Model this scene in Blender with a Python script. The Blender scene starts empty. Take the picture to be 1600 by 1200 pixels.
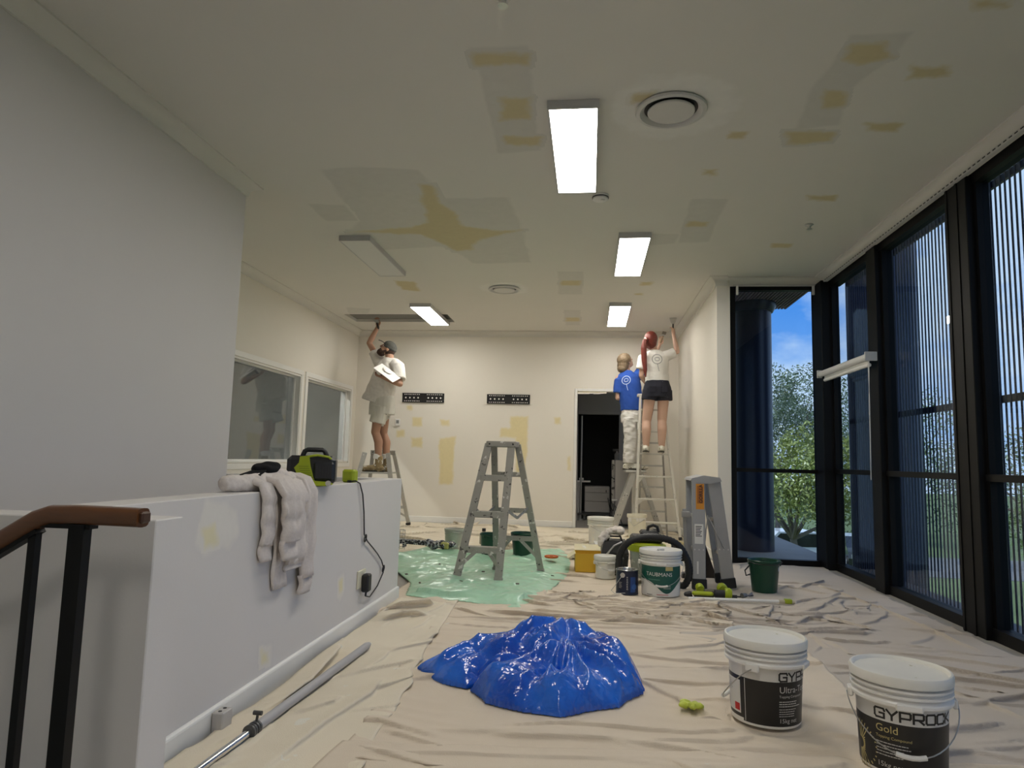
import bpy, bmesh, math, random
import numpy as np
from mathutils import Vector, Matrix, noise
from mathutils.bvhtree import BVHTree

R = math.radians
PI = math.pi
SC = bpy.context.scene
COL = SC.collection
random.seed(7)

# ------------------------------------------------------------------ camera, sky, sun, exposure
CAM_POS = Vector((0, 0, 1.04))
FPX, YAW, PITCH, ROLL = 1070.0, 0.115042, 0.108466, 0.026321
fwd = Vector((-math.sin(YAW) * math.cos(PITCH), math.cos(YAW) * math.cos(PITCH), math.sin(PITCH)))
rgt = Vector((math.cos(YAW), math.sin(YAW), 0))
up = rgt.cross(fwd)
r2 = math.cos(ROLL) * rgt + math.sin(ROLL) * up
u2 = -math.sin(ROLL) * rgt + math.cos(ROLL) * up
cd = bpy.data.cameras.new('camera')
cam = bpy.data.objects.new('camera', cd)
COL.objects.link(cam)
cd.sensor_width = 36
cd.lens = 36 * FPX / 1600
cd.clip_start = 0.05
cd.clip_end = 500
cam.matrix_world = Matrix(((r2.x, u2.x, -fwd.x, CAM_POS.x), (r2.y, u2.y, -fwd.y, CAM_POS.y), (r2.z, u2.z, -fwd.z, CAM_POS.z), (0, 0, 0, 1)))
SC.camera = cam

vs = SC.view_settings
vs.view_transform = 'Standard'
vs.look = 'None'
vs.exposure = 0.0
vs.gamma = 1.0
vs.use_curve_mapping = False
SC.cycles.use_denoising = True
SC.cycles.max_bounces = 10
SC.cycles.diffuse_bounces = 5
SC.cycles.transparent_max_bounces = 24
SC.cycles.sample_clamp_indirect = 4.0
SC.cycles.caustics_reflective = False
SC.cycles.caustics_refractive = False

LAMP_POWER = 24.0          # emission of the ceiling panels
SKY_POWER = 1.15

world = bpy.data.worlds.new('sky')
SC.world = world
world.use_nodes = True
nt = world.node_tree
nt.nodes.clear()
def wn(t, **k):
    n = nt.nodes.new(t)
    for a, v in k.items(): setattr(n, a, v)
    return n
tc = wn('ShaderNodeTexCoord')
sep = wn('ShaderNodeSeparateXYZ')
nt.links.new(tc.outputs['Generated'], sep.inputs[0])
ramp = wn('ShaderNodeValToRGB')
ramp.color_ramp.elements[0].position = 0.0
ramp.color_ramp.elements[0].color = (0.42, 0.66, 0.95, 1)
ramp.color_ramp.elements[1].position = 0.7
ramp.color_ramp.elements[1].color = (0.03, 0.16, 0.60, 1)
e = ramp.color_ramp.elements.new(0.22); e.color = (0.10, 0.36, 0.86, 1)
nt.links.new(sep.outputs['Z'], ramp.inputs[0])
mp = wn('ShaderNodeMapping')
mp.inputs['Scale'].default_value = (1.0, 1.0, 1.9)
mp.inputs['Location'].default_value = (0.35, 0.2, 0.1)
nt.links.new(tc.outputs['Generated'], mp.inputs[0])
cl = wn('ShaderNodeTexNoise')
cl.inputs['Scale'].default_value = 4.2
cl.inputs['Detail'].default_value = 9
cl.inputs['Roughness'].default_value = 0.56
nt.links.new(mp.outputs[0], cl.inputs['Vector'])
cr = wn('ShaderNodeValToRGB')
cr.color_ramp.elements[0].position = 0.39
cr.color_ramp.elements[0].color = (0, 0, 0, 1)
cr.color_ramp.elements[1].position = 0.56
cr.color_ramp.elements[1].color = (1, 1, 1, 1)
nt.links.new(cl.outputs['Fac'], cr.inputs[0])
mx = wn('ShaderNodeMixRGB')
mx.inputs[2].default_value = (0.80, 0.90, 1.0, 1)
nt.links.new(cr.outputs[0], mx.inputs[0])
nt.links.new(ramp.outputs[0], mx.inputs[1])
bg = wn('ShaderNodeBackground')
bg.inputs['Strength'].default_value = SKY_POWER
nt.links.new(mx.outputs[0], bg.inputs[0])
wo = wn('ShaderNodeOutputWorld')
nt.links.new(bg.outputs[0], wo.inputs[0])

sd = bpy.data.lights.new('sun', 'SUN')
sd.energy = 3.8
sd.angle = R(0.6)
sd.color = (1.0, 0.95, 0.85)
sun = bpy.data.objects.new('sun', sd)
COL.objects.link(sun)
sun.rotation_euler = Vector((0.42, 0.12, -1.0)).to_track_quat('-Z', 'Y').to_euler()

# ------------------------------------------------------------------ materials
def new_mat(name):
    m = bpy.data.materials.new(name)
    m.use_nodes = True
    n = m.node_tree
    n.nodes.clear()
    o = n.nodes.new('ShaderNodeOutputMaterial')
    return m, n, o

def mat(name, color, rough=0.5, metal=0.0, var=0.06, vscale=8.0, bump=0.0, bscale=60.0, spots=None, sscale=30.0, sthr=0.62,
        stretch=None, coat=0.0, trans=0.0, spec=0.5, sub=None, coord='Object', sharp=0.02):
    """principled surface: base colour varied by noise, optional paint spots of another colour, optional fine bump"""
    m, n, o = new_mat(name)
    b = n.nodes.new('ShaderNodeBsdfPrincipled')
    b.inputs['Roughness'].default_value = rough
    b.inputs['Metallic'].default_value = metal
    b.inputs['Specular IOR Level'].default_value = spec
    if coat: b.inputs['Coat Weight'].default_value = coat
    if trans: b.inputs['Transmission Weight'].default_value = trans
    tcn = n.nodes.new('ShaderNodeTexCoord')
    mpn = n.nodes.new('ShaderNodeMapping')
    if stretch: mpn.inputs['Scale'].default_value = stretch
    n.links.new(tcn.outputs[coord], mpn.inputs[0])
    nz = n.nodes.new('ShaderNodeTexNoise')
    nz.inputs['Scale'].default_value = vscale
    nz.inputs['Detail'].default_value = 5
    n.links.new(mpn.outputs[0], nz.inputs['Vector'])
    mix = n.nodes.new('ShaderNodeMixRGB')
    c = color
    mix.inputs[1].default_value = (c[0] * (1 - var), c[1] * (1 - var), c[2] * (1 - var), 1)
    mix.inputs[2].default_value = (min(1, c[0] * (1 + var)), min(1, c[1] * (1 + var)), min(1, c[2] * (1 + var)), 1)
    n.links.new(nz.outputs['Fac'], mix.inputs[0])
    last = mix.outputs[0]
    for k, sp in enumerate(spots or []):
        s = n.nodes.new('ShaderNodeTexNoise')
        s.inputs['Scale'].default_value = sscale * (1 + 0.7 * k)
        s.inputs['Detail'].default_value = 4
        n.links.new(mpn.outputs[0], s.inputs['Vector'])
        mr = n.nodes.new('ShaderNodeMapRange')
        mr.inputs[1].default_value = sthr
        mr.inputs[2].default_value = sthr + sharp
        n.links.new(s.outputs['Fac'], mr.inputs[0])
        m2 = n.nodes.new('ShaderNodeMixRGB')
        m2.inputs[2].default_value = (*sp, 1)
        n.links.new(mr.outputs[0], m2.inputs[0])
        n.links.new(last, m2.inputs[1])
        last = m2.outputs[0]
    n.links.new(last, b.inputs['Base Color'])
    if bump:
        bn = n.nodes.new('ShaderNodeTexNoise')
        bn.inputs['Scale'].default_value = bscale
        bn.inputs['Detail'].default_value = 6
        n.links.new(mpn.outputs[0], bn.inputs['Vector'])
        bu = n.nodes.new('ShaderNodeBump')
        bu.inputs['Strength'].default_value = bump
        bu.inputs['Distance'].default_value = 0.01
        n.links.new(bn.outputs['Fac'], bu.inputs['Height'])
        n.links.new(bu.outputs[0], b.inputs['Normal'])
    n.links.new(b.outputs[0], o.inputs[0])
    return m

def glass_mat(name, tint, refl=0.09, rough=0.0):
    m, n, o = new_mat(name)
    t = n.nodes.new('ShaderNodeBsdfTransparent')
    t.inputs[0].default_value = (*tint, 1)
    g = n.nodes.new('ShaderNodeBsdfGlossy')
    g.inputs['Roughness'].default_value = rough
    lw = n.nodes.new('ShaderNodeLayerWeight'); lw.inputs[0].default_value = 0.5
    pw = n.nodes.new('ShaderNodeMath'); pw.operation = 'POWER'; pw.inputs[1].default_value = 5.0
    n.links.new(lw.outputs['Facing'], pw.inputs[0])
    f = n.nodes.new('ShaderNodeMath'); f.operation = 'MULTIPLY_ADD'; f.inputs[1].default_value = 0.7; f.inputs[2].default_value = refl
    n.links.new(pw.outputs[0], f.inputs[0])
    mxs = n.nodes.new('ShaderNodeMixShader')
    n.links.new(f.outputs[0], mxs.inputs[0])
    n.links.new(t.outputs[0], mxs.inputs[1])
    n.links.new(g.outputs[0], mxs.inputs[2])
    n.links.new(mxs.outputs[0], o.inputs[0])
    return m

def emit_mat(name, color, power):
    m, n, o = new_mat(name)
    e_ = n.nodes.new('ShaderNodeEmission')
    e_.inputs[0].default_value = (*color, 1)
    e_.inputs[1].default_value = power
    n.links.new(e_.outputs[0], o.inputs[0])
    return m

def patch_mat(name, color, base, rough=0.8, nscale=22.0, mid=0.36, soft=0.42):
    """filler skimmed on a painted surface: thins out to the paint along its rim (attribute 'cover')"""
    m, n, o = new_mat(name)
    b = n.nodes.new('ShaderNodeBsdfPrincipled')
    b.inputs['Roughness'].default_value = rough
    at = n.nodes.new('ShaderNodeAttribute'); at.attribute_name = 'cover'
    tcn = n.nodes.new('ShaderNodeTexCoord')
    nz = n.nodes.new('ShaderNodeTexNoise'); nz.inputs['Scale'].default_value = nscale; nz.inputs['Detail'].default_value = 5
    n.links.new(tcn.outputs['Object'], nz.inputs['Vector'])
    ad = n.nodes.new('ShaderNodeMath'); ad.operation = 'MULTIPLY_ADD'
    n.links.new(nz.outputs['Fac'], ad.inputs[0]); ad.inputs[1].default_value = 0.55
    n.links.new(at.outputs['Fac'], ad.inputs[2])
    mr = n.nodes.new('ShaderNodeMapRange')
    mr.inputs[1].default_value = mid; mr.inputs[2].default_value = mid + soft
    n.links.new(ad.outputs[0], mr.inputs[0])
    hue = n.nodes.new('ShaderNodeMixRGB')
    hue.inputs[1].default_value = (*[c * .94 for c in color], 1); hue.inputs[2].default_value = (*[min(1, c * 1.06) for c in color], 1)
    n.links.new(nz.outputs['Fac'], hue.inputs[0]); mixn = n.nodes.new('ShaderNodeMixRGB'); mixn.inputs[1].default_value = (*base, 1)
    n.links.new(mr.outputs[0], mixn.inputs[0]); n.links.new(hue.outputs[0], mixn.inputs[2]); n.links.new(mixn.outputs[0], b.inputs['Base Color'])
    n.links.new(b.outputs[0], o.inputs[0])
    return m

# ------------------------------------------------------------------ mesh builder
def frame_z(d):
    d = Vector(d).normalized()
    a = Vector((0, 0, 1)) if abs(d.z) < 0.9 else Vector((1, 0, 0))
    x = d.cross(a).normalized()
    return x, d.cross(x).normalized(), d

class MB:
    def __init__(self):
        self.v = []; self.f = []; self.mi = []; self.cur = 0
    def add(self, vs_, fs_, M=None):
        o = len(self.v)
        if M is not None: vs_ = [M @ Vector(p) for p in vs_]
        self.v += [tuple(p) for p in vs_]
        self.f += [tuple(i + o for i in f) for f in fs_]
        self.mi += [self.cur] * len(fs_)
        return self
    def box(self, lo, hi, bev=0.0, M=None):
        x0, y0, z0 = lo; x1, y1, z1 = hi
        b = min(bev, (x1 - x0) * .45, (y1 - y0) * .45, (z1 - z0) * .45)
        if b <= 0:
            vs_ = [(x0, y0, z0), (x1, y0, z0), (x1, y1, z0), (x0, y1, z0), (x0, y0, z1), (x1, y0, z1), (x1, y1, z1), (x0, y1, z1)]
            fs_ = [(0, 3, 2, 1), (4, 5, 6, 7), (0, 1, 5, 4), (1, 2, 6, 5), (2, 3, 7, 6), (3, 0, 4, 7)]
            return self.add(vs_, fs_, M)
        vs_ = []; idx = {}
        X = (x0, x1); Y = (y0, y1); Z = (z0, z1)
        for i in (0, 1):
            for j in (0, 1):
                for k in (0, 1):
                    sx, sy, sz = (1 - 2 * i), (1 - 2 * j), (1 - 2 * k)
                    idx[i, j, k, 0] = len(vs_); vs_.append((X[i], Y[j] + sy * b, Z[k] + sz * b))
                    idx[i, j, k, 1] = len(vs_); vs_.append((X[i] + sx * b, Y[j], Z[k] + sz * b))
                    idx[i, j, k, 2] = len(vs_); vs_.append((X[i] + sx * b, Y[j] + sy * b, Z[k]))
        fs_ = []
        for i in (0, 1):
            q = [idx[i, 0, 0, 0], idx[i, 1, 0, 0], idx[i, 1, 1, 0], idx[i, 0, 1, 0]]; fs_.append(q if i else q[::-1])
            q = [idx[0, i, 0, 1], idx[1, i, 0, 1], idx[1, i, 1, 1], idx[0, i, 1, 1]]; fs_.append(q[::-1] if i else q)
            q = [idx[0, 0, i, 2], idx[1, 0, i, 2], idx[1, 1, i, 2], idx[0, 1, i, 2]]; fs_.append(q if i else q[::-1])
        for a in (0, 1):
            for c in (0, 1):
                fs_.append([idx[0, a, c, 1], idx[1, a, c, 1], idx[1, a, c, 2], idx[0, a, c, 2]])
                fs_.append([idx[a, 0, c, 0], idx[a, 1, c, 0], idx[a, 1, c, 2], idx[a, 0, c, 2]])
                fs_.append([idx[a, c, 0, 0], idx[a, c, 1, 0], idx[a, c, 1, 1], idx[a, c, 0, 1]])
        for i in (0, 1):
            for j in (0, 1):
                for k in (0, 1):
                    fs_.append([idx[i, j, k, 0], idx[i, j, k, 1], idx[i, j, k, 2]])
        return self.add(vs_, fs_, M)
    def beam(self, a, b, w, h, side=None, bev=0.0):
        """box of section w (along side) x h running a -> b"""
        a = Vector(a); b = Vector(b); d = (b - a); L = d.length; d.normalize()
        if side is None: x, y, _ = frame_z(d)
        else:
            y = d.cross(Vector(side)).normalized(); x = y.cross(d).normalized()
        M = Matrix(((x.x, y.x, d.x, a.x), (x.y, y.y, d.y, a.y), (x.z, y.z, d.z, a.z), (0, 0, 0, 1)))
        return self.box((-w / 2, -h / 2, 0), (w / 2, h / 2, L), bev, M)
    def channel(self, a, b, w, h, side, t=0.004):
        """C section rail: web of width w (along side), two flanges h deep"""
        a = Vector(a); b = Vector(b); d = (b - a); L = d.length; d.normalize()
        y = d.cross(Vector(side)).normalized(); x = y.cross(d).normalized()
        M = Matrix(((x.x, y.x, d.x, a.x), (x.y, y.y, d.y, a.y), (x.z, y.z, d.z, a.z), (0, 0, 0, 1)))
        self.box((-w / 2, -h / 2, 0), (w / 2, -h / 2 + t, L), 0, M)
        self.box((-w / 2, -h / 2 + t, 0), (-w / 2 + t, h / 2, L), 0, M)
        self.box((w / 2 - t, -h / 2 + t, 0), (w / 2, h / 2, L), 0, M)
        return self
    def tube(self, pts, r, segs=10, caps=True, closed=False, flat=1.0):
        pts = [Vector(p) for p in pts]; n = len(pts)
        rs = r if isinstance(r, (list, tuple)) else [r] * n
        vs_ = []; fs_ = []
        pn = None
        for i, p in enumerate(pts):
            if closed: d = pts[(i + 1) % n] - pts[i - 1]
            else: d = pts[min(i + 1, n - 1)] - pts[max(i - 1, 0)]
            if d.length < 1e-9: d = Vector((0, 0, 1))
            d.normalize()
            if pn is None: x, y, _ = frame_z(d)
            else:
                x = pn - d * pn.dot(d)
                x = x.normalized() if x.length > 1e-6 else frame_z(d)[0]
                y = d.cross(x)
            pn = x
            for k in range(segs):
                a = 2 * PI * k / segs
                vs_.append(p + (x * math.cos(a) + y * math.sin(a) * flat) * rs[i])
        m = n if closed else n - 1
        for i in range(m):
            j = (i + 1) % n
            for k in range(segs):
                k2 = (k + 1) % segs
                fs_.append((i * segs + k, i * segs + k2, j * segs + k2, j * segs + k))
        if caps and not closed:
            fs_.append(tuple(range(segs))[::-1]); fs_.append(tuple((n - 1) * segs + k for k in range(segs)))
        return self.add(vs_, fs_)
    def cyl(self, a, b, r, segs=16, r2=None):
        return self.tube([a, b], [r, r if r2 is None else r2], segs)
    def lathe(self, prof, segs=32, c=(0, 0, 0), M=None, a0=0.0, a1=2 * PI):
        """prof: (r, z) list; revolved about z through c"""
        full = abs(a1 - a0 - 2 * PI) < 1e-6
        vs_ = []; fs_ = []; n = len(prof)
        m = segs if full else segs + 1
        for k in range(m):
            a = a0 + (a1 - a0) * k / segs
            for (r_, z_) in prof:
                vs_.append((c[0] + r_ * math.cos(a), c[1] + r_ * math.sin(a), c[2] + z_))
        for k in range(segs):
            k2 = (k + 1) % m
            for i in range(n - 1):
                fs_.append((k * n + i, k2 * n + i, k2 * n + i + 1, k * n + i + 1))
        if full:
            if prof[0][0] > 1e-6: pass
        return self.add(vs_, fs_, M)
    def ell(self, c, r, M=None, seg=16, ring=10):
        vs_ = []; fs_ = []
        c = Vector(c)
        for i in range(ring + 1):
            t = PI * i / ring
            for k in range(seg):
                a = 2 * PI * k / seg
                q = Vector((r[0] * math.sin(t) * math.cos(a), r[1] * math.sin(t) * math.sin(a), r[2] * math.cos(t)))
                if M is not None: q = M @ q
                vs_.append(c + q)
        for i in range(ring):
            for k in range(seg):
                k2 = (k + 1) % seg
                fs_.append((i * seg + k, (i + 1) * seg + k, (i + 1) * seg + k2, i * seg + k2))
        return self.add(vs_, fs_)
    def prism(self, poly, z0, z1, M=None):
        n = len(poly)
        vs_ = [(p[0], p[1], z0) for p in poly] + [(p[0], p[1], z1) for p in poly]
        fs_ = [tuple(range(n))[::-1], tuple(range(n, 2 * n))] + [(i, (i + 1) % n, n + (i + 1) % n, n + i) for i in range(n)]
        return self.add(vs_, fs_, M)
    def cap(self, a, b, ra, rb, seg=14):
        """tapered capsule, for bodies"""
        a = Vector(a); b = Vector(b)
        d = (b - a); L = max(d.length, 1e-6); d = d / L
        pts = []; rs = []
        for t in (-90, -60, -30):
            pts.append(a + d * ra * math.sin(R(t))); rs.append(max(ra * math.cos(R(t)), 1e-4))
        pts.append(a); rs.append(ra); pts.append(b); rs.append(rb)
        for t in (30, 60, 90):
            pts.append(b + d * rb * math.sin(R(t))); rs.append(max(rb * math.cos(R(t)), 1e-4))
        return self.tube(pts, rs, seg)
    def loft(self, rings):
        """rings: lists of points with equal counts, capped"""
        n = len(rings[0]); vs_ = [p for r_ in rings for p in r_]; fs_ = []
        for i in range(len(rings) - 1):
            for k in range(n):
                k2 = (k + 1) % n
                fs_.append((i * n + k, i * n + k2, (i + 1) * n + k2, (i + 1) * n + k))
        fs_.append(tuple(range(n))[::-1]); fs_.append(tuple((len(rings) - 1) * n + k for k in range(n)))
        return self.add(vs_, fs_)
    def mesh(self, name, mats, smooth=30):
        me = bpy.data.meshes.new(name)
        me.from_pydata(self.v, [], self.f)
        for m in (mats if isinstance(mats, (list, tuple)) else [mats]): me.materials.append(m)
        if any(self.mi): me.polygons.foreach_set('material_index', self.mi)
        bm = bmesh.new(); bm.from_mesh(me); bmesh.ops.recalc_face_normals(bm, faces=bm.faces); bm.to_mesh(me); bm.free()
        if smooth:
            me.shade_smooth()
            if smooth < 180: me.set_sharp_from_angle(angle=R(smooth))
        me.update()
        return me
    def build(self, name, mats, parent=None, smooth=30, loc=None):
        o = bpy.data.objects.new(name, self.mesh(name, mats, smooth))
        COL.objects.link(o)
        if parent is not None: o.parent = parent
        if loc is not None: o.location = loc
        return o

def tag(o, label=None, cat=None, group=None, kind=None):
    if label: o['label'] = label
    if cat: o['category'] = cat
    if group: o['group'] = group
    if kind: o['kind'] = kind
    return o
def root(name, label, cat, loc=(0, 0, 0), rz=0.0, group=None):
    o = bpy.data.objects.new(name, None)
    o.empty_display_size = 0.1
    COL.objects.link(o)
    o.location = loc; o.rotation_euler = (0, 0, rz)
    return tag(o, label, cat, group)
def copy_tree(o, parent=None):
    c = o.copy(); COL.objects.link(c)
    if parent is not None: c.parent = parent
    for ch in list(o.children): copy_tree(ch, c)
    return c
def struct(o):
    o['kind'] = 'structure'; return o
def S(name, boxes, m, parent=None, bev=0.0, smooth=0):
    b = MB()
    for lo, hi in boxes: b.box(lo, hi, bev)
    o = b.build(name, m, parent, smooth)
    return o if parent is not None else struct(o)

def remeshed(mb, name, m, voxel=0.008, smooth_it=3, parent=None, disp=None):
    """join overlapping volumes into one continuous skin"""
    me = mb.mesh(name + '_raw', m, 180)
    o = bpy.data.objects.new(name, me)
    COL.objects.link(o)
    r = o.modifiers.new('r', 'REMESH'); r.mode = 'VOXEL'; r.voxel_size = voxel; r.use_smooth_shade = True
    if smooth_it:
        s = o.modifiers.new('s', 'SMOOTH'); s.iterations = smooth_it; s.factor = 0.5
    dg = bpy.context.evaluated_depsgraph_get()
    new = bpy.data.meshes.new_from_object(o.evaluated_get(dg))
    o.modifiers.clear()
    o.data = new
    new.name = name
    bpy.data.meshes.remove(me)
    if not new.materials: new.materials.append(m)
    if disp:
        co = np.empty(len(new.vertices) * 3, 'f'); new.vertices.foreach_get('co', co); co = co.reshape(-1, 3)
        nv = np.empty(len(new.vertices) * 3, 'f'); new.vertices.foreach_get('normal', nv); nv = nv.reshape(-1, 3)
        d = np.array([disp(Vector(p)) for p in co], 'f')
        new.vertices.foreach_set('co', (co + nv * d[:, None]).ravel())
    new.shade_smooth(); new.update()
    if parent is not None: o.parent = parent
    return o

# flat lettering: font outlines as 2-D polygons
def text_shape(s, size, align='LEFT', spacing=1.0, bold=0.0):
    c = bpy.data.curves.new('txt', 'FONT')
    c.body = s; c.size = size; c.align_x = align; c.resolution_u = 3; c.space_character = spacing; c.offset = bold
    o = bpy.data.objects.new('txt', c); COL.objects.link(o)
    bpy.context.view_layer.update()
    me = bpy.data.meshes.new_from_object(o.evaluated_get(bpy.context.evaluated_depsgraph_get()))
    vs_ = [(v.co.x, v.co.y) for v in me.vertices]; fs_ = [tuple(p.vertices) for p in me.polygons]
    bpy.data.objects.remove(o); bpy.data.curves.remove(c); bpy.data.meshes.remove(me)
    return vs_, fs_
def rect_shape(x0, y0, x1, y1, n=1):
    vs_ = []; fs_ = []
    for i in range(n + 1):
        x = x0 + (x1 - x0) * i / n
        vs_ += [(x, y0), (x, y1)]
    for i in range(n): fs_.append((2 * i, 2 * i + 2, 2 * i + 3, 2 * i + 1))
    return vs_, fs_
def stroke_shape(lines, w):
    vs_ = []; fs_ = []
    for ln in lines:
        for a, b in zip(ln[:-1], ln[1:]):
            a = Vector((*a, 0)); b = Vector((*b, 0)); d = (b - a).normalized(); q = Vector((-d.y, d.x, 0)) * w / 2
            a2 = a - d * w * .42; b2 = b + d * w * .42
            o = len(vs_); vs_ += [(p.x, p.y) for p in (a2 - q, b2 - q, b2 + q, a2 + q)]; fs_.append((o, o + 1, o + 2, o + 3))
    return vs_, fs_
def ring_shape(r0, r1, n=40, cx=0, cy=0):
    vs_ = []; fs_ = []
    for k in range(n):
        a = 2 * PI * k / n
        vs_ += [(cx + r0 * math.cos(a), cy + r0 * math.sin(a)), (cx + r1 * math.cos(a), cy + r1 * math.sin(a))]
    for k in range(n):
        j = (k + 1) % n; fs_.append((2 * k, 2 * k + 1, 2 * j + 1, 2 * j))
    return vs_, fs_
def wrap_cyl(mb, shape, rad, ang, z, taper=0.0):
    """put a 2-D shape on a cylinder round the z axis, its x = 0 at angle ang, its y = 0 at height z"""
    vs_, fs_ = shape
    out = []
    for x, y in vs_:
        r_ = rad + taper * (z + y)
        a = ang + x / rad
        out.append((r_ * math.cos(a), r_ * math.sin(a), z + y))
    mb.add(out, fs_)
def flat_on(mb, shape, o, ux, uy):
    vs_, fs_ = shape
    o = Vector(o); ux = Vector(ux); uy = Vector(uy)
    mb.add([o + ux * x + uy * y for x, y in vs_], fs_)
def build_flat(mb, name, m, parent):
    me = bpy.data.meshes.new(name); me.from_pydata(mb.v, [], mb.f); me.materials.append(m)
    o = bpy.data.objects.new(name, me); COL.objects.link(o); o.parent = parent
    return o
def clip_shape(shape, xmax):
    """keep faces left of xmax"""
    vs_, fs_ = shape
    return vs_, [f for f in fs_ if max(vs_[i][0] for i in f) <= xmax]

# ------------------------------------------------------------------ the setting: paints
A_CEIL = (0.75, 0.73, 0.685)
A_WALL = (0.79, 0.75, 0.675)
A_GREY = (0.67, 0.645, 0.63)
M_ceil = mat('ceiling_paint', A_CEIL, 0.85, var=0.02, vscale=1.5, bump=0.03, bscale=90)
M_wall = mat('wall_paint', A_WALL, 0.8, var=0.02, vscale=1.2, bump=0.03, bscale=120)
M_grey = mat('grey_wall_paint', A_GREY, 0.6, var=0.03, vscale=1.3, bump=0.03, bscale=120)
M_white = mat('white_gloss_paint', (0.82, 0.81, 0.78), 0.45, var=0.02)
M_floor = mat('concrete_floor', (0.35, 0.33, 0.30), 0.8, var=0.15, vscale=3, bump=0.1)
M_black = mat('black_frame', (0.005, 0.005, 0.005), 0.5, var=0.1, spec=0.22)
M_blackrub = mat('black_plastic', (0.012, 0.012, 0.013), 0.5, var=0.15, vscale=20)
M_fin = mat('navy_fin_metal', (0.012, 0.014, 0.035), 0.45, var=0.1)
M_navy = mat('navy_column_paint', (0.008, 0.013, 0.042), 0.35, var=0.15, vscale=2)
M_soffit = mat('soffit_board', (0.30, 0.19, 0.21), 0.7, var=0.2, vscale=10)
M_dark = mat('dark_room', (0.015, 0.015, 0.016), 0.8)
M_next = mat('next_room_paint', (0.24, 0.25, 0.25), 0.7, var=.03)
M_midgrey = mat('grey_partition_paint', (0.40, 0.39, 0.385), 0.6, var=0.03)
M_alum = mat('aluminium', (0.62, 0.62, 0.61), 0.38, metal=0.85, var=0.08, vscale=14, bump=0.02, bscale=90)
M_tint = glass_mat('tinted_glass', (0.76, 0.84, 0.93), refl=0.025)
M_clear = glass_mat('clear_glass', (0.82, 0.85, 0.86), refl=0.10)

CZ = 3.075
YB = 10.82
XR = -3.82

# floors
S('floor', [((-1.5, 1.6, -0.3), (2.75, 13.2, 0.0)), ((-1.02, -4.2, -0.3), (2.75, 1.6, 0.0)), ((-3.98, 5.0, -0.3), (-1.5, 10.98, 0.0))], M_floor)
S('floor_lower', [((-3.9, -4.2, -3.1), (-1.02, 5.0, -3.0))], M_floor)
# stairs going down on the left, in front of the low cross wall
st = MB()
for k in range(9):
    x1 = -1.02 - 0.27 * k
    st.box((x1 - 0.29, -0.1, -0.175 * (k + 1) - 0.12), (x1, 1.70, -0.175 * (k + 1)), 0.006)
struct(st.build('stair_floor', M_floor))

# ceiling with a long open slot
hx0, hx1, hy0, hy1 = -3.60, -2.06, 9.50, 10.06
S('ceiling', [((-4.2, -4.2, CZ), (2.66, 7.72, CZ + .2)), ((-4.2, 7.72, CZ), (1.5, hy0, CZ + .2)), ((-4.2, hy1, CZ), (1.5, 11.2, CZ + .2)), ((-4.2, hy0, CZ), (hx0, hy1, CZ + .2)), ((hx1, hy0, CZ), (1.5, hy1, CZ + .2))], M_ceil)
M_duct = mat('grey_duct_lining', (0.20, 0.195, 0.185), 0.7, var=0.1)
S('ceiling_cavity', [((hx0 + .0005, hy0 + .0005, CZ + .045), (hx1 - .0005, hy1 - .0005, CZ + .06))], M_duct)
S('roof', [((-9, -9, CZ + .32), (2.7, 7.72, CZ + .6)), ((-9, 7.72, CZ + .32), (1.5, 14.2, CZ + .6))], M_dark)

# walls
S('wall_left', [((-3.98, -4.2, -3.0), (-2.64, 4.79, CZ))], M_grey)
wb = 0.92; wt = 2.058
S('wall_alcove', [((XR - .16, 4.79, -0.3), (XR, YB + .16, wb)), ((XR - .16, 4.79, wt), (XR, YB + .16, CZ)), ((XR - .16, 4.79, wb), (XR, 6.2, wt)),
                  ((XR - .16, 8.64, wb), (XR, 8.86, wt)), ((XR - .16, 10.56, wb), (XR, YB + .16, wt))], M_wall)
dx0, dx1, dz = -0.205, 0.66, 2.125
S('wall_back', [((-3.98, YB, -0.3), (dx0, YB + .16, CZ)), ((dx1, YB, -0.3), (1.55, YB + .16, CZ)), ((dx0, YB, dz), (dx1, YB + .16, CZ))], M_wall)
S('wall_right', [((1.36, 7.56, -0.3), (1.50, YB + .0, CZ))], M_wall)
S('wall_rear', [((-4.2, -4.36, -0.3), (2.9, -4.2, CZ))], M_wall)
S('wall_window_side', [((2.5, -4.2, -0.3), (2.66, -1.3, CZ)), ((2.46, -1.3, 3.0), (2.66, 7.66, CZ)), ((1.5, 7.6, 3.0), (2.5, 7.72, CZ))], M_wall)
# adjacent room beyond the alcove windows
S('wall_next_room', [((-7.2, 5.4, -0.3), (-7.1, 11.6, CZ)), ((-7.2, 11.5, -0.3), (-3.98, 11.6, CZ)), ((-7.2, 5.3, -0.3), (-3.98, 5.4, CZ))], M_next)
S('ceiling_next_room', [((-7.2, 5.3, CZ), (-4.2, 11.6, CZ + .1))], M_ceil)
S('floor_next_room', [((-7.2, 5.3, -0.3), (-3.98, 11.6, 0.0))], mat('dark_carpet', (.06, .06, .065), .9, var=.2, vscale=30))

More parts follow.
